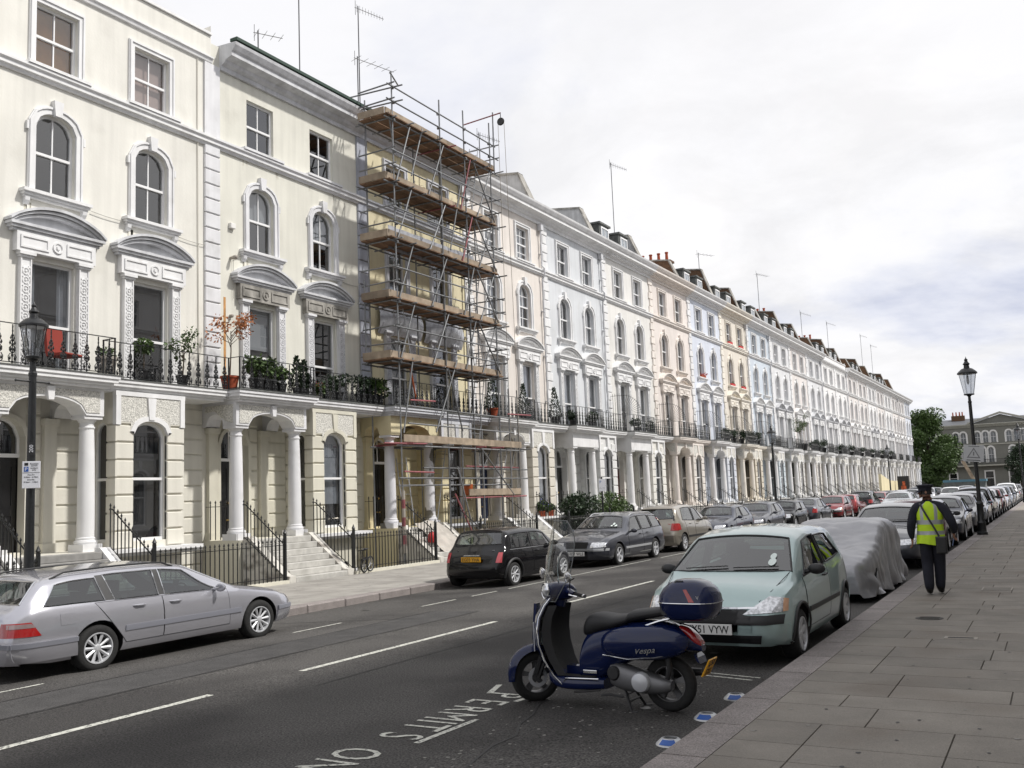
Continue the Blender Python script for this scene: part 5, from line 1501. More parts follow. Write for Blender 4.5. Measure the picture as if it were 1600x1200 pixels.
def build_cars():
    est, _ = make_car('estate', SPECS['estate'], P_SILVER, 'silver estate car at the left kerb nearest the camera, rear cut off by the frame')
    est['group'] = CL; place(est, -11.56, 9.52, N_); est.scale = (1.0, 1, .905)
    mini, _ = make_car('mini', SPECS['mini'], P_BLACK, 'black small hatchback with yellow rear plate, parked just in front of the silver estate'); mini['group'] = CL
    place(mini, -11.50, 20.25, N_); mini.scale = (.98, .97, .90)
    cor, cc = make_car('corsa', SPECS['corsa'], P_MINT, 'pale green three-door hatchback with white plate, right kerb behind the scooter'); cor['group'] = CR
    place(cor, -3.37, 12.05, S_)
    # permit stickers inside the windscreen
    vol, vc = make_car('volvo', SPECS['volvo'], P_GREY, 'dark grey estate car with roof rails facing the camera, next beyond the black hatchback'); vol['group'] = CL
    place(vol, -11.55, 26.3, S_)
    mpv, _ = make_car('mpv', SPECS['mpv'], P_BEIGE, 'champagne coloured compact people carrier, behind the dark grey estate'); mpv['group'] = CL
    place(mpv, -11.6, 31.9, N_)
    hat, _ = make_car('hatch', SPECS['hatch'], P_NAVY, 'dark blue hatchback parked behind the champagne people carrier', detail=1); hat['group'] = CL
    place(hat, -11.6, 37.0, S_)
    sal, _ = make_car('saloon', SPECS['saloon'], P_BLACK, 'x', detail=1); sal['group'] = CL
    protos = {'hatch': (hat, P_NAVY), 'saloon': (sal, P_BLACK), 'mini': (mini, P_BLACK), 'corsa': (cor, P_MINT), 'volvo': (vol, P_GREY), 'mpv': (mpv, P_BEIGE), 'estate': (est, P_SILVER)}
    used = set()
    def car(kind, paint, x, y, rz, label, group):
        pr, old = protos[kind]
        if kind == 'saloon' and 'saloon' not in used: T = pr; used.add('saloon')
        else: T = copy_tree(pr)
        if paint != old: recolor(T, paint, old)
        T['label'] = label; T['group'] = group; place(T, x, y, rz); return T
    lx = -11.6
    car('hatch', P_GREY, lx, 42.3, S_, 'dark grey hatchback, second car beyond the champagne people carrier', CL)
    car('mini', P_BLACK, lx, 47.2, S_, 'black small round car facing the camera, far left kerb before the dark liftback', CL)
    car('saloon', P_GREY, lx, 52.6, N_, 'dark grey saloon seen from behind, just before the red hatchback', CL)
    car('corsa', P_RED, lx+.1, 58.6, S_, 'bright red hatchback facing the camera at the left kerb', CL)
    car('corsa', P_RED, lx, 64.0, N_, 'red hatchback hidden behind the bright red one', CL)
    car('mpv', P_BLACK, lx, 69.6, N_, 'black tall hatchback beyond the two red cars', CL)
    car('corsa', P_RED, lx, 75.0, S_, 'third red hatchback, beyond the black tall hatchback', CL)
    car('volvo', P_GREY, lx, 80.8, N_, 'grey estate near the far end of the left kerb', CL)
    k = 0
    for (kd, p, y, lb) in (('hatch', P_SILVER, 87, 'silver hatchback, farthest group at the left kerb'), ('saloon', P_BLACK, 93.5, 'black saloon, farthest group at the left kerb'), ('mpv', P_NAVY, 100, 'dark blue people carrier, farthest group at the left kerb'), ('corsa', P_SILVER, 107, 'small silver car almost at the end of the left kerb'), ('estate', P_GREY, 115, 'grey estate almost at the end of the left kerb')):
        car(kd, p, lx, y, S_ if k % 2 else N_, lb, CL); k += 1
    rx = -3.50
    car('saloon', P_SLATE, rx-.02, 24.6, S_, 'dark blue-grey saloon facing the camera between the covered car and the warden', CR)
    car('corsa', P_MAUVE, rx, 30.1, N_, 'dark red car behind the traffic warden', CR)
    car('hatch', P_NAVY, rx, 35.0, S_, 'dark blue hatchback beside the near lamp post', CR)
    car('saloon', P_WHITE, rx, 40.7, S_, 'white saloon behind the near lamp post', CR)
    car('hatch', P_SLATE, rx, 46.2, S_, 'grey-blue hatchback just right of the lamp post', CR)
    car('mpv', P_BLACK, rx, 51.2, N_, 'black people carrier with red tail lights at the right kerb', CR)
    car('corsa', P_WHITE, rx, 56.2, S_, 'small white car at the right kerb, beyond the black people carrier', CR)
    car('mini', P_RED, rx, 61, N_, 'small dark red car at the right kerb', CR)
    car('hatch', P_SILVER, rx, 66, S_, 'silver hatchback at the right kerb, before the far lamp post', CR)
    car('volvo', P_SLATE, rx, 71.8, S_, 'slate estate at the right kerb near the far lamp post', CR)
    car('saloon', P_SILVER, rx, 78, S_, 'silver saloon at the far end of the right kerb', CR)
    car('mpv', P_WHITE, rx, 84, S_, 'white people carrier at the far end of the right kerb', CR)
    car('hatch', P_BLACK, rx, 89.5, N_, 'black hatchback at the far end of the right kerb', CR)
    car('saloon', P_NAVY, rx, 96, S_, 'dark blue saloon farthest along the right kerb', CR)
    # moving or double parked in the road far off
    car('estate', P_LSIL, -8.6, 64, S_, 'pale silver estate in the middle of the road, seen over the dark saloon roof', 'cars in the roadway far off')
    car('corsa', P_WHITE, -7.6, 86, S_, 'white car in the roadway far off above the warden cap', 'cars in the roadway far off')
    car('saloon', P_NAVY, -7.4, 98, S_, 'dark blue car in the roadway beside the white one', 'cars in the roadway far off')
    # windscreen stickers on the pale green car
    for (T, c, lst) in ((cor, cc, ((1.00, .46, .045), (1.10, .455, .036))), (vol, vc, ((1.62, .50, .04), (1.70, .42, .035), (1.60, .38, .03)))):
        for (s, y, r) in lst:
            mb = MB(); mb.poly([Vector(c.pt(s+r*1.5*sin(a), y+r*cos(a), c.zt(s+r*1.5*sin(a), y)))+Vector((0.004, 0, 0.006)) for a in [2*pi*k/12 for k in range(12)]])
            obj('permit_disc', mb.mesh('permit_disc', [M['sticker']], fix=False), T)
build_cars()
# ------------------------------------------------------------------ scooter
P_BLUE = car_paint('scooter_blue', (.005, .011, .052), .2, .25)
M['screen'] = glass_mat('windshield_acrylic', (.96, .97, .97), .97, base=.03)
def sup(a, n): return (abs(a)**n)*(1 if a >= 0 else -1)
def loft(mb, secs, n=24, e=.75, axis='x', cap=True):
    """secs: (x, z0, z1, halfwidth[, e])"""
    rows = []
    for s in secs:
        x, z0, z1, w = s[:4]; ee = s[4] if len(s) > 4 else e
        rows.append([(x, w*sup(cos(2*pi*k/n), ee), (z0+z1)/2+(z1-z0)/2*sup(sin(2*pi*k/n), ee)) for k in range(n)])
    # catmull-like refinement
    out = []
    for i in range(len(rows)-1):
        for t in (0, .33, .66):
            p0, p1, p2, p3 = rows[max(0, i-1)], rows[i], rows[i+1], rows[min(len(rows)-1, i+2)]
            r = []
            for a, b, c, d in zip(p0, p1, p2, p3):
                r.append(tuple(.5*((2*b[q])+(-a[q]+c[q])*t+(2*a[q]-5*b[q]+4*c[q]-d[q])*t*t+(-a[q]+3*b[q]-3*c[q]+d[q])*t**3) for q in range(3)))
            out.append(r)
    out.append(rows[-1]); mb.grid(out, cu=True)
    if cap: mb.poly(out[0][::-1]); mb.poly(out[-1])
def scooter():
    ang = math.atan2(0.06, -1.0)
    T = thing('motor_scooter', 'dark blue motor scooter with tall windshield and top box in the road', 'scooter', (-3.07, 8.06, road_z(-3.1)), 0)
    T.rotation_euler = (radians(0), radians(0), pi-.04); T.scale = (.965, .965, .965); T.location.x += .02
    A = radians(50); SX = 1.13
    def st(p):   # steering rotation about a raked axis approximated by a vertical one moving with height
        ax = SX+ (0.95-p[2])*.18
        x, y = p[0]-ax, p[1]
        return (ax+x*cos(A)-y*sin(A), x*sin(A)+y*cos(A), p[2])
    def add(name, mb, m, par=T, smooth=True, angle=40, label=None): return obj(name, mb.mesh(name, [m], smooth=smooth, angle=angle), par, label=label)
    # rear body and tunnel
    mb = MB(); loft(mb, [(.84, .22, .52, .13), (.80, .22, .66, .13), (.68, .22, .755, .14), (.5, .34, .81, .165), (.25, .46, .835, .18), (.02, .52, .835, .16), (-.12, .55, .79, .125), (-.24, .55, .70, .09), (-.33, .55, .61, .05)]); add('rear_body', mb, P_BLUE)
    for s in (1, -1):
        mb = MB(); rows = []
        n = 28
        for j in range(9):
            ph = pi/2*j/8; r = cos(ph)
            rows.append([(.22+.40*r*sup(cos(2*pi*k/n), .8)*(1 if cos(2*pi*k/n) > 0 else 1.12)-.02, s*(.145+.11*sin(ph)), .63+.025*(-cos(2*pi*k/n))*r+.175*r*sup(sin(2*pi*k/n), .85)) for k in range(n)])
        mb.grid(rows, cu=True); p = add('side_panel', mb, P_BLUE)
        mb = MB(); mb.tube([(.56, s*.20, .50), (.3, s*.235, .475), (.05, s*.225, .50), (-.16, s*.16, .55)], .006, 5); add('trim_strip', mb, M['chrome'], p)
        if s == 1:
            me = text_mesh('Vespa', .085, .0006, .0006)
            for v in me.vertices:
                a, b, d = v.co; v.co = (.13-a-.35*b, .250+d+.0, .545+b+.12*a)   # reads front to rear on the left side
            me.materials.append(M['chrome']); obj('badge', me, p)
            mb = MB(); mb.bbox(0, .012, -.07, .07, -.015, .015, .004); mb.v = [(x_*0+.72+y_, .150+x_, .325+z_) for x_, y_, z_ in mb.v]; add('floor_badge', mb, M['chrome'], T, False)
    # floor board with rubber strips and leg shield
    mb = MB(); loft(mb, [(.58, .17, .27, .17, .5), (.70, .16, .275, .20, .5), (.9, .15, .275, .215, .5), (1.05, .16, .285, .20, .5), (1.14, .20, .34, .17, .5)]); add('floorboard', mb, P_BLUE)
    mb = MB()
    for y in (-.15, -.10, .10, .15): mb.box(.68, 1.05, y-.012, y+.012, .275, .284)
    add('floor_rubber', mb, M['rubber'], T, False)
    mb = MB(); mb.box(.70, 1.02, -.045, .045, .27, .35); add('floor_tunnel', mb, P_BLUE, T, False)
    prof = [(1.08, .20, .20), (1.17, .28, .22), (1.26, .42, .25), (1.315, .58, .27), (1.325, .72, .27), (1.30, .86, .255), (1.24, .98, .215), (1.17, 1.06, .13)]
    def shield(d):
        rows = []
        for (x, z, w) in prof:
            rows.append([(x-.13*(f*f)*(w/.27)+d*1.0, f*w, z+d*.2) for f in [-1+2*k/14 for k in range(15)]])
        return rows
    mb = MB(); f, b = shield(.02), shield(-.012); mb.grid(f); mb.grid(b); mb.strip(border_rows(f), border_rows(b), True); add('leg_shield', mb, P_BLUE)
    mb = MB(); inner = [[(p[0]-.012, p[1]*.86, p[2]) for p in r] for r in shield(-.012)[1:7]]; out = [[(p[0]-.07, p[1]*.8, p[2]) for p in r] for r in inner]; mb.grid(out); mb.strip(border_rows(inner), border_rows(out), True); add('glove_box', mb, M['plastic_black'])
    e1 = [r[0] for r in shield(.004)]; e2 = [r[-1] for r in shield(.004)]
    mb = MB(); mb.tube(([(.62, e1[0][1]*.95, .268)]+[(.95, e1[0][1]*1.04, .262)]+e1+e2[::-1]+[(.95, e2[0][1]*1.04, .262), (.62, e2[0][1]*.95, .268)]), .0085, 6); add('edge_trim', mb, M['chrome'])
    for s in (1, -1):
        for q in range(3):
            mb = MB(); pts = [(1.305-.10*((.165+.025*q)/.27)**2+.022, s*(.165+.025*q), z) for z in (.50, .6, .7, .80)]; mb.tube(pts, .0055, 4); add('vent_slot', mb, M['alloy'])
    # nose casting
    mb = MB(); mb.prism([(1.33, -.035, .98), (1.355, -.045, .6), (1.36, 0, .5), (1.355, .045, .6), (1.33, .035, .98)], (.03, 0, 0)); add('nose_casting', mb, P_BLUE, T, False)
    # steered parts: wheel, fork, mudguard, headset
    def wheel(x, z, stf):
        n = 32; mb = MB(); mb.xf = stf
        c = (x, 0, z)
        rows = []
        for (r, h) in [(.155, -.045), (.175, -.055), (.215, -.052), (.235, -.035), (.242, -.012), (.242, .012), (.235, .035), (.215, .052), (.175, .055), (.155, .045)]:
            rows.append([(x+r*cos(2*pi*k/n), h, z+r*sin(2*pi*k/n)) for k in range(n)])
        mb.grid(rows, cu=True, cv=True); t = add('wheel', mb, M['rubber'])
        mb = MB(); mb.xf = stf
        mb.grid([[(x+r*cos(2*pi*k/n), h, z+r*sin(2*pi*k/n)) for k in range(n)] for (r, h) in ((.158, -.045), (.150, -.045), (.140, -.02), (.140, .02), (.150, .045), (.158, .045))], cu=True)
        for q in range(5):
            a = 2*pi*q/5+.3
            for sy in (1, -1):
                mb.grid([[(x+r*cos(a)-w*sin(a), sy*h, z+r*sin(a)+w*cos(a)), (x+r*cos(a)+w*sin(a), sy*h, z+r*sin(a)-w*cos(a))] for r, w, h in ((.03, .022, .035), (.09, .018, .03), (.142, .028, .022))])
        for sy in (1, -1): mb.grid([[(x+r*cos(2*pi*k/n), sy*h, z+r*sin(2*pi*k/n)) for k in range(n)] for (r, h) in ((.001, .045), (.04, .045), (.05, .02))], cu=True)
        add('rim', mb, M['wheelgrey'], t)
        return t
    wheel(1.38, .242, st)
    mb = MB(); mb.xf = st
    rows = []
    for k in range(13):
        a = radians(-8+148*k/12); r = .275
        w = .085*sin(radians(25+130*k/12))**.4
        rows.append([(1.38+(r-.045*f*f)*cos(a), f*w, .25+(r-.055*f*f)*sin(a)*1.12+.01) for f in [-1+2*q/10 for q in range(11)]])
    mb.grid(rows); lower = [[(p[0], p[1]*.93, p[2]-.008) for p in r] for r in rows]; mb.grid(lower); mb.strip(border_rows(rows), border_rows(lower), True)
    add('mudguard', mb, P_BLUE)
    mb = MB(); mb.xf = st
    mb.tube([(1.38, .085, .242), (1.33, .09, .36), (1.27, .05, .50), (1.22, 0, .62)], .022, 8); mb.tube([(1.40, .075, .27), (1.34, .085, .44)], .03, 8); add('fork', mb, M['plastic_black'])
    mb = MB(); mb.xf = st; mb.lathe([(.08, .055), (.095, .06), (.095, .065), (.06, .065)], 20, (1.38, 0, .242), 'y', cap=False); add('brake_disc', mb, M['alloy'])
    mb = MB(); mb.xf = st; loft(mb, [(.93, 1.07, 1.13, .05), (.98, 1.03, 1.19, .10), (1.06, 1.01, 1.215, .125), (1.14, 1.02, 1.215, .115), (1.225, 1.04, 1.20, .088)]); mb.tube([(1.10, 0, .95), (1.08, 0, 1.08)], .06, 12)
    mb.tube([(1.04, -.26, 1.10), (1.05, -.1, 1.12), (1.05, .1, 1.12), (1.04, .26, 1.10)], [.026, .045, .045, .026], 10); add('headset', mb, P_BLUE)
    mb = MB(); mb.xf = st; mb.lathe([(.088, 0), (.092, .02), (.082, .03), (.078, .022)], 24, (1.215, 0, 1.12), 'x', cap=False); hr = add('headlight_ring', mb, M['chrome'])
    mb = MB(); mb.xf = st; mb.lathe([(.080, .018), (.06, .035), (.03, .044), (.001, .047)], 24, (1.215, 0, 1.12), 'x', cap=False); add('headlight', mb, M['clear_lens'])
    for s in (1, -1):
        mb = MB(); mb.xf = st; mb.tube([(1.035, s*.26, 1.10), (1.00, s*.38, 1.085)], .019, 10); add('grip', mb, M['rubber'])
        mb = MB(); mb.xf = st; mb.tube([(1.00, s*.38, 1.085), (.995, s*.40, 1.083)], .021, 10); add('bar_end', mb, M['chrome'])
        mb = MB(); mb.xf = st; mb.tube([(1.08, s*.24, 1.11), (1.11, s*.30, 1.10), (1.07, s*.40, 1.085)], .007, 6); add('brake_lever', mb, M['chrome'])
        mb = MB(); mb.xf = st; mb.tube([(1.05, s*.17, 1.15), (1.07, s*.24, 1.24), (1.05, s*.30, 1.27)], .006, 6); ms = add('mirror_stalk', mb, M['plastic_black'])
        mb = MB(); mb.xf = st; mb.lathe([(.001, 0), (.03, .012), (.058, .04), (.062, .05), (.055, .052), (.001, .05)][::-1], 18, (1.09, s*.33, 1.29), 'x'); mb.v = [v for v in mb.v]; add('mirror', mb, M['chrome'], ms)
        mb = MB(); mb.xf = st; mb.tube([(1.13, s*.10, 1.2), (1.16, s*.15, 1.35), (1.14, s*.15, 1.5)], .006, 6); add('screen_bracket', mb, M['chrome'])
    # windshield: curved clear sheet
    mb = MB(); mb.xf = st; rows = []
    for j in range(11):
        t = j/10; z = 1.02+.72*t; w = [.17, .20, .235, .27, .285, .29, .29, .285, .27, .235, .17][j]
        rows.append([(1.245-.16*t-.13*(f*f)*(w/.29)**2+.02*sin(pi*t), f*w, z) for f in [-1+2*k/12 for k in range(13)]])
    mb.grid(rows); ws = add('windshield', mb, M['screen'])
    mb = MB(); mb.xf = st; bd = border_rows(rows); mb.tube(bd+[bd[0]], .005, 5, cap=False); add('windshield_edge', mb, M['edge'], ws)
    # seat
    mb = MB(); loft(mb, [(.82, .68, .72, .05), (.80, .66, .80, .09), (.74, .66, .885, .125), (.62, .70, .905, .145), (.48, .745, .885, .16), (.34, .80, .905, .16), (.30, .82, .94, .155), (.12, .86, .965, .14), (-.06, .90, .985, .12), (-.12, .92, .97, .09)]); add('seat', mb, M['seatblack'])
    # tail
    mb = MB(); mb.tube([(.15, .13, .80), (.02, .14, .85), (-.10, .12, .88), (-.22, .06, .92)], .012, 6); mb.tube([(.15, -.13, .80), (.02, -.14, .85), (-.10, -.12, .88), (-.22, -.06, .92)], .012, 6); mb.box(-.34, .05, -.09, .09, .905, .925); add('rear_rack', mb, M['chrome'])
    mb = MB(); loft(mb, [(-.13, .71, .80, .05), (-.20, .66, .78, .075), (-.27, .61, .72, .075), (-.325, .60, .64, .05)]); add('tail_light', mb, M['red_lens'])
    for s in (1, -1):
        mb = MB(); loft(mb, [(-.03, .66, .70, .02), (-.09, .62, .70, .03), (-.17, .60, .66, .02)]); mb.v = [(x_, y_+s*(.155+.25*(x_+.1)), z_) for x_, y_, z_ in mb.v]; add('indicator', mb, M['clear_lens'])
    # top box
    mb = MB(); n = 28
    def boxrow(z, sx, sy): return [(-.185+sx*sup(cos(2*pi*k/n), .62), sy*sup(sin(2*pi*k/n), .62), z) for k in range(n)]
    mb.grid([boxrow(.93, .12, .13), boxrow(.935, .20, .17), boxrow(.97, .255, .205), boxrow(1.04, .285, .225), boxrow(1.115, .297, .235)], cu=True); mb.poly(boxrow(.93, .12, .13)); tb = add('top_box', mb, P_BLUE)
    mb = MB(); mb.grid([boxrow(1.125, .297, .235), boxrow(1.19, .287, .228), boxrow(1.26, .25, .205), boxrow(1.32, .19, .165), boxrow(1.352, .11, .11), boxrow(1.36, .02, .02)], cu=True); mb.poly(boxrow(1.36, .02, .02)); add('lid', mb, P_BLUE, tb)
    mb = MB(); r_ = [(p[0]*1.0, p[1], 1.12) for p in boxrow(1.12, .301, .239)]; mb.tube(r_+[r_[0]], .006, 5, cap=False); add('box_trim', mb, M['chrome'], tb)
    mb = MB(); rows = []
    for j in range(8):
        t = j/7; z = .99+.36*t
        rows.append([(.05+.085*sqrt(max(0, 1-(2*t-1)**2*.72))-.17*t*t*.9-.05*f*f, f*(.19-.05*t), z+(0.0)) for f in [-1+2*q/8 for q in range(9)]])
    mb.grid(rows); bk = [[(p[0]-.07, p[1], p[2]) for p in r] for r in rows]; mb.grid(bk); mb.strip(border_rows(rows), border_rows(bk), True); add('backrest', mb, M['seatblack'], tb)
    for s in (1, -1):
        mb = MB(); a = [(-.26, s*.232, 1.135), (-.31, s*.222, 1.135), (-.23, s*.200, 1.265), (-.195, s*.203, 1.265)]
        mb.prism(a, (0, s*.012, 0)); add('reflector', mb, M['red_lens'], tb)
        me = text_mesh('Vespa', .05, .0006, .0005)
        if s == 1:
            for v in me.vertices:
                q, b, d = v.co; v.co = (-.375-q*.75, .196+d-q*.6, 1.165+b)
            me.materials.append(M['chrome']); obj('badge', me, tb)
        else: bpy.data.meshes.remove(me)
    # plate
    mb = MB(); mb.prism([(-.27, -.09, .53), (-.27, .09, .53), (-.30, .09, .50), (-.30, -.09, .50)], (-.02, 0, -.06)); add('plate_holder', mb, P_BLUE, T, False)
    p = plate(T, 'LJ58\nTXU', -.375, .40, True, -1, .19, .165, radians(-28)); 
    # rear wheel, engine, stand, exhaust
    wheel(0, .242, None)
    mb = MB(); loft(mb, [(.52, .22, .40, .06), (.42, .18, .41, .085), (.2, .16, .36, .095), (.02, .17, .31, .085), (-.06, .20, .28, .05)]); mb.v = [(x_, y_+.10, z_) for x_, y_, z_ in mb.v]; en = add('engine', mb, M['wheelgrey'])
    mb = MB(); mb.lathe([(.001, .045), (.05, .042), (.078, .03), (.088, .01), (.09, -.02)], 24, (.20, .195, .27), 'y', cap=False); add('clutch_cover', mb, M['alloy'], en)
    mb = MB(); mb.lathe([(.06, 0), (.065, .05), (.05, .07), (.001, .07)], 18, (.47, .13, .33), 'y', cap=False); add('fan_cover', mb, M['plastic_black'], en)
    mb = MB(); mb.tube([(-.25, -.14, .33), (.1, -.15, .30), (.3, -.13, .28)], [.03, .06, .05], 12); add('silencer', mb, M['plastic_black'])
    mb = MB(); mb.tube([(.0, .10, .24), (-.05, .12, .40), (-.02, .11, .56)], [.02, .028, .02], 8); add('shock_absorber', mb, M['plastic_black'])
    mb = MB()
    for s in (1, -1): mb.tube([(.42, s*.07, .20), (.36, s*.12, .08), (.32, s*.15, .0), (.26, s*.16, .0)], .013, 6)
    mb.tube([(.36, .12, .08), (.36, -.12, .08)], .012, 6); mb.tube([(.38, .09, .14), (.38, -.09, .14)], .010, 6); add('centre_stand', mb, M['plastic_black'])
    mb = MB(); mb.tube([(.62, .16, .17), (.80, .19, .15), (.86, .22, .15)], .010, 6); mb.tube([(.40, .14, .12), (.52, .17, .14), (.60, .19, .13)], .010, 6); add('kick_lever', mb, M['plastic_black'])
    # lower stance: everything above the wheels sits a little closer to the ground
    seen = set()
    for ch in T.children_recursive:
        me = ch.data
        if ch.parent and ch.parent.name.startswith('number_plate') or ch.name.startswith('number_plate') or me.name in seen: continue
        seen.add(me.name); box = any(k in ch.name for k in ('top_box', 'lid', 'backrest', 'reflector', 'box_trim')) or (ch.parent and ch.parent.name.startswith('top_box'))
        scr = 'windshield' in ch.name
        for v in me.vertices:
            if box: v.co.x = -.235+(v.co.x+.185)*.90; v.co.y *= .92; v.co.z = .86+(v.co.z-.93)*.93
            if v.co.z > .42: v.co.z = .42+(v.co.z-.42)*.88
            if scr and v.co.z > 1.0: v.co.z = 1.0+(v.co.z-1.0)*1.20
    p.location.z = .40
    return T
def border_rows(R_): return R_[0]+[r[-1] for r in R_[1:]]+R_[-1][-2::-1]+[r[0] for r in R_[-2:0:-1]]
M['wheelgrey'] = mat('cast_alloy', (.17, .17, .175), .45, metal=.6)
M['edge'] = mat('acrylic_edge', (.16, .17, .17), .3)
M['seatblack'] = mat('scooter_seat_vinyl', (.012, .012, .013), .55, bump=.1, bscale=150)
scooter()

# ------------------------------------------------------------------ covered car
def covered_car():
    M['cover'] = mat('silver_car_cover', (.33, .33, .345), .30, metal=.55, spec=.5, var=.07, vscale=2.5, bump=1.0, bscale=4.5)
    mb = MB(); L = 4.35; rows = []
    ns, nc = 90, 44
    topf = [(0, .45), (.05, .72), (.6, .86), (1.2, 1.0), (1.75, 1.30), (2.2, 1.36), (3.1, 1.34), (3.6, 1.2), (4.2, .96), (4.33, .7), (4.35, .4)]
    for i in range(ns+1):
        s = L*i/ns; zt = smooth(topf, s, .25); W = .86*smooth([(0, .70), (.1, .84), (.4, .96), (1, 1), (3.5, 1), (4.1, .94), (4.35, .7)], s, .15)
        sag = .07*abs(sin(s*2.1))**2
        row = []
        for j in range(nc+1):
            t = -1+2*j/nc; a = abs(t)
            # across: from one hem, up the side, over the roof, down the other side
            if a < .45: y = a/.45*W*.78; z = zt-.03*(a/.45)**3
            elif a < .62: q = (a-.45)/.17; y = W*(.78+.17*sin(q*pi/2)); z = zt-.03-.22*(1-cos(q*pi/2))
            else: q = (a-.62)/.38; y = W*(.95+.07*q-.03*sin(q*pi)); z = (zt-.25)*(1-q)+(.10+sag*.5)*q
            y *= (1 if t > 0 else -1)
            q = max(0, (a-.40)/.6)
            v = Vector((s, y, z))
            fold = .045*q*sin(s*15+5*noise.noise(Vector((s*1.8, z*1.6, t)))*2.2) + .09*q*noise.noise(Vector((s*4.2, y*1.0, z*2.0)))
            wr = .03*abs(noise.noise(Vector((s*5, y*5+3, z*5))))+.045*abs(noise.noise(Vector((s*2.6+z*3, y*1.5, z*2.5-s))))+.022*noise.noise(Vector((s*2.2+y*2, y*2.5-s, z*2)))
            dr = .03*max(0, sin((s-1.6)*3+y*4))*q
            y += (fold+wr)*(1 if t > 0 else -1)*min(1, q*1.3); z += wr*(1-q)+dr
            row.append((L/2-s, y, z))
        rows.append(row)
    mb.grid(rows)
    for r in (rows[0], rows[-1]):
        c = [(p[0], p[1]*.98, .17) for p in r]; mb.strip(r, c)
    T = thing('covered_car', 'car wrapped in a crinkled silver cover, behind the pale green hatchback', 'car', group=CR)
    o = obj('car_cover', mb.mesh('car_cover', [M['cover']], smooth=True, angle=70), T)
    md = o.modifiers.new('s', 'SUBSURF'); md.levels = 1; md.render_levels = 1
    ty, rim, br = wheel_parts(.30, .19, 'five')
    for x in (1.35, -1.2):
        for sd in (1, -1):
            w = obj('wheel', ty, T, (x, sd*.72, .30), (0, 0, 0 if sd > 0 else pi)); obj('rim', rim, w); obj('brake_disc', br, w)
    T.location = (-3.46, 18.2, -.005); T.rotation_euler = (0, 0, S_); T.scale = (.96, .94, .93)
covered_car()
# ------------------------------------------------------------------ traffic warden
M['skin'] = mat('skin', (.26, .13, .085), .55, var=.06, vscale=12)
M['uniform'] = mat('navy_uniform', (.010, .011, .020), .85, var=.15, vscale=7, bump=.5, bscale=14)
M['shoe'] = mat('black_shoe', (.008, .008, .008), .35)
M['hair'] = mat('dark_hair', (.012, .009, .007), .7)
M['hivis'] = mat('hi_vis_yellow', (.50, .72, .02), .7, bump=.6, bscale=9, var=.06, vscale=5)
M['reflective'] = mat('reflective_tape', (.36, .37, .38), .35, metal=.3)
def skin_mesh(name, verts, edges, radii, sub=2, root=0):
    me = bpy.data.meshes.new(name); bm = bmesh.new(); ly = bm.verts.layers.skin.verify()
    vs = [bm.verts.new(v) for v in verts]
    for v, r, i in zip(vs, radii, range(len(vs))):
        v[ly].radius = (r, r) if not isinstance(r, tuple) else r; v[ly].use_root = (i == root)
    for a, b in edges: bm.edges.new((vs[a], vs[b]))
    bm.to_mesh(me); bm.free()
    o = bpy.data.objects.new('tmp', me); COL.objects.link(o)
    o.modifiers.new('skin', 'SKIN').use_smooth_shade = True
    if sub: s = o.modifiers.new('sub', 'SUBSURF'); s.levels = sub; s.render_levels = sub
    dg = bpy.context.evaluated_depsgraph_get(); r = bpy.data.meshes.new_from_object(o.evaluated_get(dg)); bpy.data.objects.remove(o)
    return r
def person_body(J, name='body'):
    """J: dict of joints (x, y, z); figure faces +y"""
    V = []; E = []; Rr = []; idx = {}
    def v(k, p, r): idx[k] = len(V); V.append(p); Rr.append(r); return idx[k]
    def e(a, b): E.append((idx[a], idx[b]))
    for k, (p, r) in J['v'].items(): v(k, p, r)
    for a, b in J['e']: e(a, b)
    return skin_mesh(name, V, E, Rr, 2, idx['pelvis'])
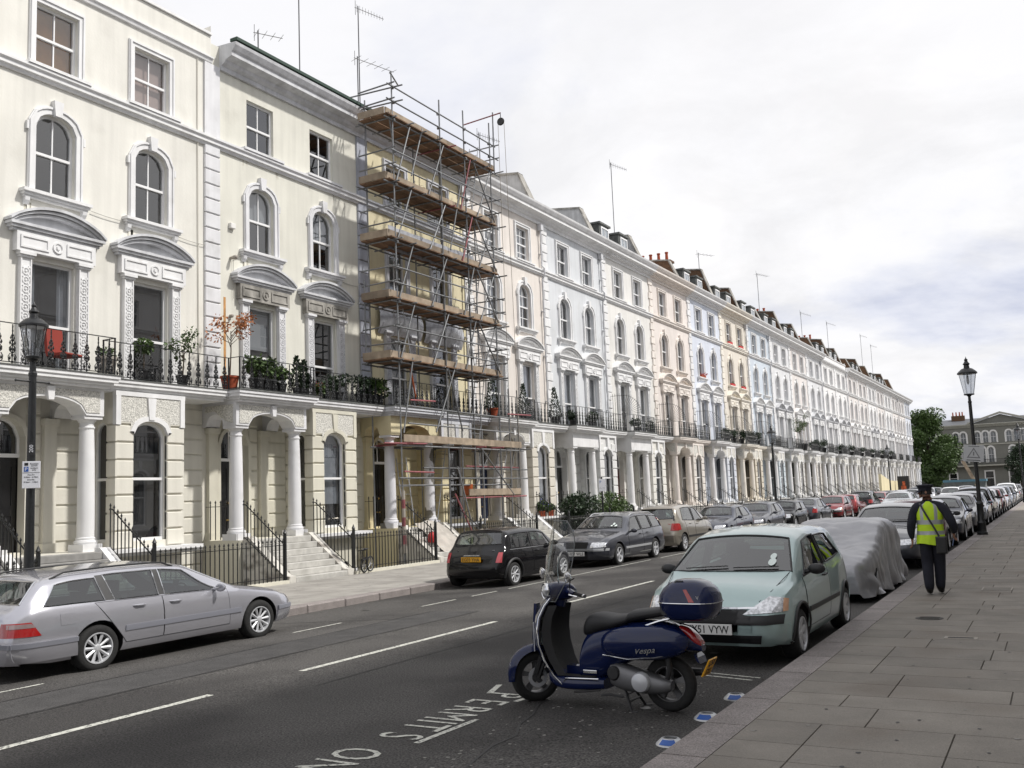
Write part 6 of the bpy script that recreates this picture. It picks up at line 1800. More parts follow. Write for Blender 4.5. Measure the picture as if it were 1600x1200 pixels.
def warden():
    T = thing('person', 'traffic warden in peaked cap and yellow reflective vest walking away along the right pavement', 'person', (-1.80, 16.5, .125))
    J = {'v': {
        'pelvis': ((0, 0, .95), (.145, .115)), 'waist': ((0, .01, 1.10), (.135, .10)), 'chest': ((-.005, .02, 1.30), (.165, .115)), 'upper': ((-.005, .02, 1.42), (.14, .10)), 'neck': ((-.01, .035, 1.50), .058), 'nk2': ((-.02, .05, 1.56), .055), 'head': ((-.03, .065, 1.635), (.085, .10)), 'crown': ((-.035, .06, 1.71), (.075, .085)),
        'hL': ((-.085, 0, .90), .118), 'kL': ((-.088, .05, .50), .092), 'cL': ((-.085, -.02, .30), .084), 'aL': ((-.08, -.06, .13), .075), 'tL': ((-.085, .0, .05), .048), 'toL': ((-.09, .14, .04), .042),
        'hR': ((.085, 0, .90), .118), 'kR': ((.08, .09, .51), .092), 'cR': ((.072, .09, .30), .084), 'aR': ((.062, .09, .13), .075), 'tR': ((.062, .17, .05), .048), 'toR': ((.065, .28, .04), .042),
        'sL': ((-.195, .02, 1.40), .085), 'eL': ((-.265, -.03, 1.13), .070), 'fL': ((-.28, .0, 1.0), .062), 'wL': ((-.275, .04, .885), .032),
        'sR': ((.195, .02, 1.40), .085), 'eR': ((.305, -.07, 1.16), .072), 'fR': ((.325, .0, 1.05), .062), 'wR': ((.31, .09, .965), .032)},
        'e': [('pelvis', 'waist'), ('waist', 'chest'), ('chest', 'upper'), ('upper', 'neck'), ('neck', 'nk2'), ('nk2', 'head'), ('head', 'crown'),
              ('pelvis', 'hL'), ('hL', 'kL'), ('kL', 'cL'), ('cL', 'aL'), ('aL', 'tL'), ('tL', 'toL'), ('pelvis', 'hR'), ('hR', 'kR'), ('kR', 'cR'), ('cR', 'aR'), ('aR', 'tR'), ('tR', 'toR'),
              ('upper', 'sL'), ('sL', 'eL'), ('eL', 'fL'), ('fL', 'wL'), ('upper', 'sR'), ('sR', 'eR'), ('eR', 'fR'), ('fR', 'wR')]}
    me = person_body(J)
    for m in (M['uniform'], M['skin'], M['shoe']): me.materials.append(m)
    def part(mm, idx):
        for p in mm.polygons: p.use_smooth = True
    for p in me.polygons:
        p.use_smooth = True; c = p.center
        p.material_index = 1 if c.z > 1.515 else 2 if c.z < .095 else 0
    # hands: palm and five finger chains, merged into the same mesh
    bm = bmesh.new(); bm.from_mesh(me)
    def hand(w, d, side, curl):
        w = Vector(w); d = Vector(d).normalized(); s = Vector((0, 1, 0)).cross(d).normalized()*side if abs(d.z) > .5 else Vector((side, 0, 0))
        f = d.cross(s).normalized()
        vs = [w-d*.02, w+d*.05, w+d*.085]; es = [(0, 1), (1, 2)]; rs = [(.022, .028), (.018, .036), (.014, .036)]
        for q, (off, ln) in enumerate(((-.028, .062), (-.009, .074), (.010, .070), (.029, .055))):
            b0 = w+d*.085+f*off; p1 = b0+d*ln*.45+s*curl*.010; p2 = p1+(d*.6-s*-.0+s*curl*.5).normalized()*ln*.35; p3 = p2+(d*.2+s*curl).normalized()*ln*.25
            k = len(vs); vs += [b0, p1, p2, p3]; es += [(2, k), (k, k+1), (k+1, k+2), (k+2, k+3)]; rs += [.0095, .009, .0085, .007]
        t0 = w+d*.025+f*.03; k = len(vs); vs += [t0, t0+f*.022+d*.022, t0+f*.03+d*.05+s*curl*.01]; es += [(0, k), (k, k+1), (k+1, k+2)]; rs += [.013, .011, .009]
        hm = skin_mesh('hand', [tuple(p) for p in vs], es, rs, 1)
        k0 = len(bm.faces); bm.from_mesh(hm); bm.faces.ensure_lookup_table()
        for fc in bm.faces[k0:]: fc.material_index = 1; fc.smooth = True
        bpy.data.meshes.remove(hm)
    hand((-.275, .04, .885), (-.02, .12, -1), 1, .9); hand((.31, .09, .965), (.0, .55, -.8), -1, 1.1)
    # face: nose, brow, ears on the turned head (looks towards -x)
    def blob(c, r, mi=1, n=10):
        ret = bmesh.ops.create_icosphere(bm, subdivisions=2, radius=1)
        for v in ret['verts']: v.co = Vector((c[0]+v.co.x*r[0], c[1]+v.co.y*r[1], c[2]+v.co.z*r[2]))
        for fc in {f for v in ret['verts'] for f in v.link_faces}: fc.material_index = mi; fc.smooth = True
    blob((-.125, .085, 1.62), (.022, .013, .020)); blob((-.105, .08, 1.575), (.022, .035, .030)); blob((-.115, .083, 1.597), (.016, .026, .008)); blob((-.113, .105, 1.655), (.008, .012, .007), 2); blob((-.118, .06, 1.655), (.008, .010, .007), 2)
    blob((-.02, -.028, 1.63), (.018, .012, .030)); blob((-.035, .15, 1.63), (.018, .012, .030))
    me2 = bpy.data.meshes.new('body'); bm.to_mesh(me2); bm.free()
    for m in (M['uniform'], M['skin'], M['shoe']): me2.materials.append(m)
    obj('body', me2, T)
    # hair at the back and sides
    mb = MB(); rows = []
    for j in range(7):
        t = j/6; rows.append([(-.025+(.093-.004*j)*cos(a), .062+(.105-.004*j)*sin(a), 1.60+.09*t) for a in [radians(-150+255*k/14) for k in range(15)]])
    mb.grid(rows); obj('hair', mb.mesh('hair', [M['hair']], smooth=True), T)
    # cap: band, wide crown, peak
    mb = MB(); cx, cy = -.035, .062
    ell = lambda rx, ry, z, sh=0: [(cx+rx*cos(2*pi*k/28)+sh, cy+ry*sin(2*pi*k/28), z) for k in range(28)]
    mb.grid([ell(.096, .108, 1.665), ell(.098, .110, 1.70), ell(.102, .114, 1.712), ell(.125, .137, 1.74), ell(.127, .139, 1.75), ell(.11, .12, 1.76), ell(.02, .02, 1.765)], cu=True); mb.poly(ell(.02, .02, 1.765))
    pk = [(cx-.09*cos(a)-.0, cy+.105*sin(a), 1.675) for a in [radians(-65+130*k/10) for k in range(11)]]; pk2 = [(cx-.155*cos(a), cy+.12*sin(a), 1.645) for a in [radians(-60+120*k/10) for k in range(11)]]
    mb.strip(pk, pk2); mb.strip([(p[0], p[1], p[2]-.006) for p in pk], [(p[0], p[1], p[2]-.006) for p in pk2]); mb.strip([(p[0], p[1], p[2]-.006) for p in pk2], pk2)
    obj('peaked_cap', mb.mesh('peaked_cap', [M['uniform']], smooth=True), T)
    # vest: closed sheet round the torso with shoulder openings
    def ring_(z):
        t = (z-.84)/.62
        rx = lin([(.80, .205), (.95, .195), (1.10, .185), (1.25, .20), (1.36, .205), (1.43, .185), (1.47, .12), (1.49, .075)], z); ry = lin([(.80, .165), (1.0, .150), (1.25, .152), (1.40, .125), (1.47, .095), (1.49, .08)], z)
        cyy = lin([(.8, .0), (1.2, .02), (1.49, .03)], z)
        out = []
        for k in range(48):
            a = 2*pi*k/48; w = 1+(.035*sin(a*9+z*5)+.02*sin(a*17-z*9))*max(0, (1.15-z)/.35) + .012*noise.noise(Vector((cos(a)*3, sin(a)*3, z*7)))
            out.append((-.003+rx*cos(a)*w, cyy+ry*sin(a)*w, z+(.02*sin(a*2) if z < .85 else 0)))
        return out
    zs = [.80, .845, .89, .935, .955, .985, 1.015, 1.04, 1.09, 1.12, 1.15, 1.19, 1.24, 1.28, 1.32, 1.36, 1.40, 1.43, 1.455, 1.475, 1.49]
    rows = [ring_(z) for z in zs]; mb = MB()
    for j in range(len(rows)-1):
        for k in range(48):
            a = 2*pi*(k+.5)/48; z = (zs[j]+zs[j+1])/2
            if z > 1.19 and abs(sin(a)) < .30 and z < 1.44: continue       # arm holes
            k2 = (k+1) % 48
            mb.mi = 1 if (.955 < z < 1.015 or 1.12 < z < 1.19 or (z > 1.18 and .40 < abs(cos(a)) < .62)) else 0
            mb.poly([rows[j][k], rows[j][k2], rows[j+1][k2], rows[j+1][k]])
    obj('reflective_vest', mb.mesh('reflective_vest', [M['hivis'], M['reflective']], smooth=True, fix=True), T)
    # bag strap over the left shoulder and pouch at the right hip
    pts = [(-.13, -.02, 1.475), (-.11, -.09, 1.44), (-.06, -.135, 1.33), (.0, -.145, 1.2), (.07, -.16, 1.05), (.12, -.165, .93)]
    mb = MB(); P = [Vector(p) for p in pts]; A_ = [p+Vector((-.012, 0, -.008)) for p in P]; B_ = [p+Vector((.012, 0, .008)) for p in P]
    mb.strip(A_, B_); mb.strip([p+Vector((0, -.006, 0)) for p in A_], [p+Vector((0, -.006, 0)) for p in B_]); mb.tube(pts, .009, 5); bag_s = MB()
    b = obj('shoulder_strap', mb.mesh('shoulder_strap', [M['plastic_black']]), T)
    mb = MB(); mb.bbox(0, .07, -.075, .075, -.17, .10, .02); mb.v = [(.145+y_, -.16-x_, .83+z_) for x_, y_, z_ in mb.v]; obj('pouch', mb.mesh('pouch', [M['plastic_black']]), T)
    mb = MB(); mb.tube([(.31, .15, .93), (.30, .19, .87), (.275, .20, .76)], [.006, .008, .005], 6)
    pn = thing('pen', 'pale blue pen held in the right hand of the warden', 'pen', (-1.80, 16.5, .125), me=mb.mesh('pen', [mat('pen_blue', (.25, .32, .62), .4)]))
    T.rotation_euler = (0, 0, radians(2)); T.scale = (1.03, 1.03, .965); pn.scale = (1, 1, .965)
warden()
# ------------------------------------------------------------------ street lamps and signs
M['lamp_glass'] = glass_mat('lamp_glass', (.85, .87, .90), .88)
M['lamp_white'] = mat('lamp_reflector', (.6, .6, .6), .4)
M['sign_white'] = mat('sign_white', (.72, .73, .76), .45); M['sign_blue'] = mat('sign_blue', srgb(40, 85, 160), .45); M['sign_red'] = mat('sign_red', srgb(190, 40, 40), .5)
def lamp(x, y, z, hgt, label, s=1.0, bars=True):
    T = thing('street_lamp', label, 'street lamp', (x, y, z), group='black victorian style street lamps')
    k = hgt/5.0; zc = hgt-1.02*s; I = M['iron']
    def part(name, prof, par=T, n=16, m=I, smooth=True):
        mb = MB(); mb.lathe(prof, n); return obj(name, mb.mesh(name, [m], smooth=smooth, angle=35), par)
    part('base', [(.16, 0), (.16, .08), (.135, .10), (.125, .35), (.14, .38), (.12, .42), (.105, .46), (.10, .95), (.115, .98), (.10, 1.03), (.07, 1.07)])
    part('shaft', [(.068, 1.05), (.062, 1.6), (.052, zc-.25), (.06, zc-.24), (.06, zc-.20), (.045, zc-.18), (.042, zc-.04), (.07, zc-.02), (.075, zc)])
    if bars:
        mb = MB(); mb.tube([(0, -.26, zc-.32), (0, .26, zc-.32)], .014, 8); mb.lathe([(.03, -.04), (.055, 0), (.03, .04)], 10, (0, 0, zc-.32))
        for e in (-.26, .26): mb.lathe([(.001, -.022), (.022, 0), (.001, .022)], 8, (0, e, zc-.32))
        obj('ladder_bar', mb.mesh('ladder_bar', [I], smooth=True), T)
    b = part('lantern_base', [(.07, zc-.005), (.12*s, zc+.01), (.125*s, zc+.04), (.10*s, zc+.05)])
    g = MB(); rows = [[(r*cos(2*pi*q/8+.39), r*sin(2*pi*q/8+.39), zz) for q in range(8)] for r, zz in ((.115*s, zc+.05), (.205*s, zc+.05+.50*s))]; g.grid(rows, cu=True); obj('lantern_glass', g.mesh('lantern_glass', [M['lamp_glass']], fix=False), T)
    mb = MB()
    for q in range(8):
        a = 2*pi*q/8+.39; mb.tube([(.118*s*cos(a), .118*s*sin(a), zc+.05), (.208*s*cos(a), .208*s*sin(a), zc+.05+.5*s)], .0055, 4)
    obj('lantern_frame', mb.mesh('lantern_frame', [I]), T)
    z1 = zc+.05+.5*s
    c = part('lantern_cap', [(.205*s, z1-.005), (.235*s, z1), (.235*s, z1+.03*s), (.20*s, z1+.07*s), (.13*s, z1+.13*s), (.07*s, z1+.15*s), (.06*s, z1+.22*s), (.085*s, z1+.25*s), (.055*s, z1+.29*s), (.035*s, z1+.33*s), (.045*s, z1+.36*s), (.012*s, z1+.40*s), (.001, z1+.45*s)])
    part('reflector', [(.19*s, z1-.01), (.001, z1-.03)], c, m=M['lamp_white'])
    mb = MB(); mb.lathe([(.02, z1-.03), (.035, z1-.07*s), (.045, z1-.2*s), (.02, z1-.26*s), (.001, z1-.27*s)], 10); obj('bulb', mb.mesh('bulb', [M['lamp_white']], smooth=True), c)
    return T
def text_on(par, txt, size, loc, m, rot=(pi/2, 0, pi/2), width=None, name='lettering'):
    me = text_mesh(txt, size, .0006, 0); me.materials.append(m)
    xs = [v.co.x for v in me.vertices]; cx = (max(xs)+min(xs))/2; ysx = [v.co.y for v in me.vertices]; cy = (max(ysx)+min(ysx))/2
    kx = width/(max(xs)-min(xs)) if width else 1
    for v in me.vertices: v.co.x = (v.co.x-cx)*kx; v.co.y -= cy
    o = obj(name, me, par, loc, rot); o['kind'] = 'stuff' if False else ''
    del o['kind']; return o
def signs():
    lamp(-12.72, 8.66, .03, 4.98, 'street lamp with parking plate, rising past the left edge of the balcony', .86)
    lamp(-12.75, 50.4, .03, 5.15, 'street lamp on the left pavement in front of the sky blue house')
    lamp(-12.75, 90, .03, 5.3, 'street lamp far down the left pavement beyond the red cars')
    lamp(-2.25, 34.6, .12, 5.82, 'street lamp with warning plate on the right pavement beyond the warden', 1.3, False)
    lamp(-2.2, 80, .12, 5.9, 'farther street lamp on the right pavement near the end of the row', 1.3, False)
    # faces towards the camera: normal roughly -y..+x
    T = thing('parking_sign', 'white residents parking plate fixed to the left lamp post', 'sign', (-12.64, 8.61, 2.47), radians(-50))
    mb = MB(); mb.bbox(-.006, 0, -.12, .12, -.19, .19, .004); p = obj('plate', mb.mesh('plate', [M['sign_white']]), T)
    mb = MB(); mb.box(0, .002, -.095, -.035, .045, .115); obj('blue_square', mb.mesh('square', [M['sign_blue']]), T, (.0, 0, 0))
    text_on(p, 'P', .07, (.003, -.065, .08), M['sign_white'])
    for t, z in (('Resident', .155), ('permit', .125), ('holders', .095), ('only', .065)): text_on(p, t, .032, (.001, .04, z), M['ink'])
    for t, z in (('Mon-Fri', .0), ('8.30am - 6.30pm', -.035), ('Saturday', -.07), ('8.30am - 1.30pm', -.105)): text_on(p, t, .028, (.001, 0, z), M['ink'])
    mb = MB(); mb.box(0, .002, -.115, .115, .028, .032); obj('rule', mb.mesh('rule', [M['ink']]), T); mb = MB(); mb.box(0, .002, -.09, -.04, .13, .17); obj('symbol', mb.mesh('symbol', [M['ink']]), T)
    T = thing('lamp_number', 'small black number tag above the parking plate', 'sign', (-12.65, 8.61, 2.84), radians(-50))
    mb = MB(); mb.bbox(-.004, 0, -.035, .035, -.09, .09, .002); p = obj('plate', mb.mesh('plate', [M['plastic_black']]), T)
    text_on(p, '200', .075, (.001, 0, 0), M['sign_white'], (pi/2, -pi/2, pi/2), name='digits')
    T = thing('warning_sign', 'white square warning plate with a triangle, tied to the right lamp post', 'sign', (-2.27, 34.40, 2.72), radians(-88))
    mb = MB(); mb.bbox(-.01, 0, -.30, .30, -.27, .27, .005); p = obj('plate', mb.mesh('plate', [mat('sign_grey_white', (.5, .51, .52), .5)]), T, rot=(radians(-6), 0, 0))
    A = [(-.2, -.15), (0, .19), (.2, -.15), (-.2, -.15)]; B = [(y*.72, (z+.03)*.72-.03) for y, z in A]
    mb = MB(); ring(mb, A, B, 0, .003); mb.box(0, .003, -.02, .02, -.07, .05); obj('triangle', mb.mesh('triangle', [mat('faded_print', (.2, .2, .21), .6)]), p); mb = MB(); mb.box(0, .003, -.2, .2, -.23, -.21); mb.box(0, .003, -.16, .16, .22, .235); obj('print', mb.mesh('print', [M['ink']]), p)
    T = thing('parking_sign', 'small parking plate on a black post in front of the hedge', 'sign', (-13.0, 29.1, .04), radians(-50))
    mb = MB(); mb.lathe([(.03, 0), (.03, 2.4), (.001, 2.42)], 8); obj('post', mb.mesh('post', [M['iron']], smooth=True), T)
    mb = MB(); mb.bbox(.03, .036, -.11, .11, 1.95, 2.35, .002); p = obj('plate', mb.mesh('plate', [M['sign_white']]), T)
    text_on(p, 'P', .12, (.038, -.05, 2.25), M['sign_blue']); text_on(p, '8.30am - 6.30pm', .028, (.038, 0, 2.05), M['ink'])
    # security anchors at the kerb
    for k, (y, lab) in enumerate(((8.72, 'white and blue ground anchor in the gutter nearest the scooter wheel'), (7.90, 'white and blue ground anchor in the gutter, middle of the three'), (7.03, 'white and blue ground anchor in the gutter nearest the camera'))):
        T = thing('ground_anchor', lab, 'ground anchor', (-2.69, y, road_z(-2.7)), radians((-80, -88, -84)[k]), 'motorcycle ground anchors along the gutter'); T.scale = (.88, .88, 1)
        mb = MB(); n = 22
        pr = lambda rx, ry, z: [(rx*cos(2*pi*q/n), ry*sin(2*pi*q/n), z) for q in range(n)]
        mb.grid([pr(.125, .125, 0), pr(.118, .12, .012), pr(.072, .078, .045), pr(.055, .06, .047), pr(.05, .055, .030)], cu=True); mb.poly(pr(.05, .055, .030)); obj('dome', mb.mesh('dome', [M['anchor']], smooth=True), T)
        mb = MB(); mb.tube([(.045*cos(a), .05*sin(a), .045) for a in [2*pi*q/16 for q in range(17)]], .007, 6); obj('shackle', mb.mesh('shackle', [M['steel']], smooth=True), T)
        mb = MB(); a0 = radians(-38); A = []; B = []
        for q in range(9):
            a = radians(-38+76*q/8); A.append((.120*cos(a), .122*sin(a), .0135)); B.append((.076*cos(a), .082*sin(a), .0455))
        mb.strip(A, B); obj('blue_label', mb.mesh('label', [M['sign_blue']]), T)
    # iron covers in the pavement
    M['cast'] = mat('cast_iron_cover', (.07, .066, .06), .7, metal=.3, var=.2, vscale=12, bump=.4)
    T = thing('manhole_cover', 'round iron cover set in the right pavement paving', 'manhole cover', (-1.60, 13.65, .121)); mb = MB(); mb.lathe([(.17, 0), (.17, .004), (.155, .004), (.152, .002), (.15, .002), (.148, .0045), (.001, .0045)], 24)
    for q in range(-3, 4): mb.box(-.12, .12, q*.035-.005, q*.035+.005, .0045, .0065)
    obj('cover', mb.mesh('cover', [M['cast']]), T)
    T = thing('drain_grate', 'small rectangular stone-framed grate in the right pavement', 'grate', (-1.10, 12.02, .121)); mb = MB(); A = [(-.17, -.085), (.17, -.085), (.17, .085), (-.17, .085)]; B = [(x*.78, y*.6) for x, y in A]
    mb.strip([(x, y, .005) for x, y in A], [(x, y, .005) for x, y in B], True); mb.strip([(x, y, 0) for x, y in A], [(x, y, .005) for x, y in A], True); obj('frame', mb.mesh('frame', [M['joint_pale']]), T)
    mb = MB()
    for q in range(7): mb.box(-.12+q*.037, -.105+q*.037, -.05, .05, -.002, .004)
    mb.box(-.132, .132, -.05, .05, -.004, .0005); obj('bars', mb.mesh('bars', [M['cast']]), T)
    T = thing('inspection_cover', 'square pale framed cover in the pavement by the picture edge', 'cover', (-1.0, 17.5, .121)); mb = MB(); A = [(-.22, -.26), (.22, -.26), (.22, .26), (-.22, .26)]; B = [(x*.9, y*.92) for x, y in A]; mb.strip([(x, y, .004) for x, y in A], [(x, y, .004) for x, y in B], True); obj('frame', mb.mesh('frame', [M['joint_pale']]), T)
    mb = MB(); mb.box(-.195, .195, -.235, .235, 0, .003); obj('infill', mb.mesh('infill', [M['slab']]), T)
M['anchor'] = mat('anchor_white', (.55, .56, .57), .4, metal=.3, dirt=((.2, .19, .18), 20, .6)); M['joint_pale'] = mat('pale_stone_frame', (.34, .31, .27), .85)
signs()

# ------------------------------------------------------------------ scaffolding
def scaffold():
    T = thing('scaffolding', 'tube and board scaffolding with six platforms covering the yellow house', 'scaffolding', (0, 0, 0))
    rr = random.Random(4); XFr, XBk = -17.4, -18.5; Ys = [24.15, 26.75, 28.45, 30.15]
    def tube_(a, b, red=False, r=.026):
        a, b = Vector(a), Vector(b); L = (b-a).length
        def mk(): mb = MB(); mb.tube([(0, 0, 0), (0, 0, 1)], 1, 8); return mb.mesh('scaffold_tube', [M['steel']], smooth=True, angle=50)
        me = cached('stube', mk); o = obj('scaffold_tube', me, T, a, (b-a).to_track_quat('Z', 'Y').to_euler(), (r, r, L), mats=[M['red_tube'] if red else M['steel']])
        return o
    def board(x, y0, y1, z, w=.225, vert=False):
        mb_key = ('sboard', vert)
        def mk():
            mb = MB()
            if vert: mb.box(-.019, .019, 0, 1, 0, .225)
            else: mb.box(-.11, .11, 0, 1, -.019, .019)
            return mb.mesh('board', [M['board']])
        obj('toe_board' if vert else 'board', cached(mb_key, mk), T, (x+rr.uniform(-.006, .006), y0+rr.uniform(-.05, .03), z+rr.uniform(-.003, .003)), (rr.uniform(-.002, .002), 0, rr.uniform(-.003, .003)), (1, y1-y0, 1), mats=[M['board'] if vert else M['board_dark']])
    LV = [6.30, 8.20, 10.12, 11.98, 14.10]
    tops = {24.15: 15.65, 26.75: 15.6, 28.45: 15.8, 30.15: 15.9}
    for y in Ys:
        tube_((XFr+rr.uniform(-.02, .02), y, -.4 if y < 30 else -.6), (XFr+rr.uniform(-.05, .05), y+rr.uniform(-.04, .04), tops[y]))
        tube_((XBk, y+.02, -.4), (XBk+rr.uniform(-.04, .04), y, 14.9+rr.uniform(0, .6)))
    for y in (29.45, 30.8): tube_((XFr-.35, y, 1.0), (XFr-.33, y+.03, 12+rr.uniform(0, 1.0)))
    tube_((XBk+.05, 23.85, 6.2), (XBk+.03, 23.85, 8.9)); 
    for li, z in enumerate(LV):
        for x in (XFr, XBk): tube_((x, 23.75+rr.uniform(-.2, .1), z-.10), (x, 30.65+rr.uniform(-.1, .3), z-.08))
        for dz in (.50, 1.0):
            tube_((XFr+.05, 23.85+rr.uniform(-.2, .1), z+dz), (XFr+.04, 30.6+rr.uniform(-.1, .3), z+dz+rr.uniform(-.02, .03)))
            tube_((XBk-.1, 23.9, z+dz), (XFr+.25, 23.9, z+dz+rr.uniform(-.05, .05))); tube_((XBk-.1, 30.5, z+dz), (XFr+.25, 30.5, z+dz))
        y = 24.0; k = 0
        while y < 30.6:
            tube_((XBk-.15-rr.uniform(0, .15), y, z-.045), (XFr+.18+rr.uniform(0, .2), y+rr.uniform(-.02, .02), z-.045), rr.random() < .10); y += .82; k += 1
        for q in range(5):
            x = XBk+.02+q*.238+.11
            board(x, 23.75, 27.1, z); board(x, 27.0, 30.45, z+.038 if False else z)
        board(XFr-.045, 23.75, 27.3, z+.02, vert=True); board(XFr-.05, 27.25, 30.5, z+.02, vert=True)
        mb_e = MB(); mb_e.box(XBk, XFr-.06, 23.72, 23.758, z+.02, z+.245); obj('toe_board', mb_e.mesh('toe_board', [M['board']]), T)
        zb = LV[li+1] if li < 4 else z+1.4
        # facade braces seen as long diagonals
        if li < 4:
            for (ya, yb) in ((24.2, 24.75), (26.0, 26.75), (28.0, 28.5)):
                tube_((XFr+.03, ya, z+.05), (XFr+.03, yb+.25, zb-.05), rr.random() < .1)
            tube_((XFr+.06, 28.9, zb-.1), (XFr+.06, 30.3, z+.1)); tube_((XFr+.02, 30.2, zb), (XFr+.02, 29.1, z))
        # couplers
    for y in Ys:
        for z in LV:
            for dz in (-.09, .5, 1.0):
                def mk(): mb = MB(); mb.box(-.045, .045, -.04, .04, -.045, .045); mb.box(-.02, .07, -.02, .02, -.02, .02); return mb.mesh('coupler', [M['steel']])
                obj('coupler', cached('coupler', mk), T, (XFr+.01, y, z+dz), (rr.uniform(-.4, .4), 0, rr.uniform(-.6, .6)))
    # top ties
    for z in (14.6, 15.1): tube_((XFr-1.6, 24.0, z), (XFr+.35, 24.2, z+.02))
    tube_((XFr+.0, 23.9, 14.2), (XFr-.25, 24.5, 13.1)); tube_((XFr+.02, 24.0, 15.55), (XFr-.3, 24.9, 15.5))
    for (ya, za, yb, zb_) in ((25.0, 12.4, 25.7, 14.2), (27.2, 10.4, 28.0, 12.9), (26.0, 4.1, 27.4, 6.6), (24.8, 6.4, 24.2, 4.0), (27.6, 4.2, 26.8, 6.3)): tube_((XFr+.05, ya, za), (XFr+.05, yb, zb_))
    tube_((XFr-.2, 25.0, 6.1), (XFr-.6, 26.0, 4.6), False, .03).material_slots[0].material = M['orange_tube']
    # lower lift: long platform reaching in front of the next house
    Z = 3.72
    for q in range(4): board(XFr-.12-q*.24, 24.2, 27.9, Z); board(XFr-.12-q*.24, 27.8, 31.4, Z)
    for (a, b) in ((24.2, 25.1), (25.05, 28.6), (28.5, 31.7)): board(XFr+.03, a, b, Z+.02, vert=True)
    for x in (XFr, XBk+.1):
        tube_((x, 23.9, Z-.10), (x, 31.9, Z-.09)); tube_((x+.02, 24.4, 4.86), (x+.02, 31.4, 4.80)); tube_((x+.02, 24.5, 4.32), (x+.02, 31.2, 4.28))
    y = 24.3
    while y < 31.8: tube_((XBk-.1, y, Z-.05), (XFr+.3+rr.uniform(0, .3), y, Z-.05), rr.random() < .35); y += 1.05
    tube_((XFr+.05, 23.2, Z-.06), (XFr+.08, 25.4, Z-.02), True); tube_((XFr+.04, 24.6, 5.05), (XFr+.04, 26.0, 5.1), True); tube_((XFr+.06, 30.7, 4.95), (XFr+.06, 32.5, 5.0), True)
    for y in (30.9, 31.55): tube_((XFr, y, -.3), (XFr, y+.02, 5.9))
    tube_((XFr+.02, 27.5, -.2), (XFr+.02, 27.6, 4.4)); tube_((XFr+.02, 28.9, .2), (XFr+.02, 28.9, 4.3))
    for (a, b, z, rd) in ((23.9, 32.2, 2.62, False), (24.2, 25.9, 2.82, True), (25.4, 32.2, 2.95, False), (27.9, 31.7, 3.02, True), (24.0, 31.0, 2.4, False)): tube_((XFr+rr.uniform(-.1, .08), a, z), (XFr+rr.uniform(-.1, .08), b, z-.02), rd)
    tube_((XFr+.04, 28.7, 3.7), (XFr+.04, 31.0, 2.0)); tube_((XFr-.1, 30.9, 2.0), (XFr-.1, 31.5, 4.1)); tube_((XFr-.3, 28.8, 2.2), (XFr-.2, 29.8, 3.6))
    Z2 = 2.0
    for q in range(3): board(XFr-.12-q*.24, 28.0, 31.6, Z2)
    board(XFr+.03, 27.9, 29.6, Z2+.02, vert=True); board(XFr+.03, 29.55, 31.55, Z2+.02, vert=True); tube_((XFr, 27.6, Z2-.05), (XFr, 32.0, Z2-.05), True)
    tube_((XFr+.05, 27.2, 3.0), (XFr+.35, 27.9, .1)); tube_((XFr+.05, 27.0, 2.1), (XFr+.3, 27.6, .8), True)
    # ladders zig-zag up the right-hand bay
    def ladder(p, q, w=.19):
        p, q = Vector(p), Vector(q); d = (q-p).normalized(); s = Vector((1, 0, 0)); mb = MB()
        for sg in (1, -1): mb.tube([p+s*w*sg, q+s*w*sg], .017, 5)
        L = (q-p).length; k = 0
        while k*.25 < L: c = p+d*k*.25; mb.tube([c-s*w, c+s*w], .011, 4); k += 1
        obj('ladder', mb.mesh('ladder', [M['ladder']]), T)
    zz = [2.0, 3.72]+LV
    for k in range(1, len(zz)-1):
        ya, yb = (29.3, 30.0) if k % 2 else (29.9, 29.3); ladder((XFr-.55, ya, zz[k]), (XFr-.55, yb, zz[k+1]+.9))
    ladder((XFr-.35, 30.3, 2.0), (XFr-.30, 30.9, 3.7)); ladder((-17.75, 24.95, 1.15), (-18.1, 25.05, 3.3)); ladder((XFr-.6, 25.4, 6.35), (XFr-.7, 25.1, 8.1)); ladder((XFr-.9, 27.0, 1.1), (XFr-.8, 27.5, 3.6))
    # gin wheel and rope at the top right
    tube_((XFr+.1, 30.35, 14.0), (XFr+.12, 30.35, 16.35)); tube_((XFr-.9, 29.9, 15.95), (XFr+.45, 30.4, 16.28), True)
    mb = MB(); mb.lathe([(.05, -.03), (.13, -.04), (.15, -.02), (.11, 0), (.15, .02), (.13, .04), (.05, .03)], 16, (XFr+.42, 30.42, 15.95), 'y'); mb.tube([(XFr+.42, 30.42, 15.95), (XFr+.42, 30.42, 16.25)], .015, 6); obj('gin_wheel', mb.mesh('gin_wheel', [M['plastic_black']], smooth=True), T)
    for dx in (-.12, .14): mb = MB(); mb.tube([(XFr+.42+dx, 30.42, 15.9), (XFr+.42+dx*1.3, 30.5, 8.0), (XFr+.40+dx*1.3, 30.55, 2.3)], .009, 4); obj('rope', mb.mesh('rope', [M['rope']]), T)
    # striped guard foam on the street standard
    for k in range(7):
        mb = MB(); z = .35+k*.27; mb.lathe([(.055, z), (.055, z+.27)], 10, (XFr, 24.15, 0)); obj('guard_foam', mb.mesh('guard_foam', [M['red_tube'] if k % 2 else M['joint_pale']], smooth=True, angle=50), T)
    # sheeting hung behind the third platform
    mb = MB(); rows = []
    for j in range(6):
        rows.append([(XBk+.45+.05*noise.noise(Vector((k*.5, j*.7, 0))), 24.6+k*.16, 10.0+j*.16+.05*noise.noise(Vector((k*.4, j, 3)))) for k in range(34)])
    mb.grid(rows); obj('debris_sheet', mb.mesh('debris_sheet', [M['wrap']], smooth=True, fix=False), T)
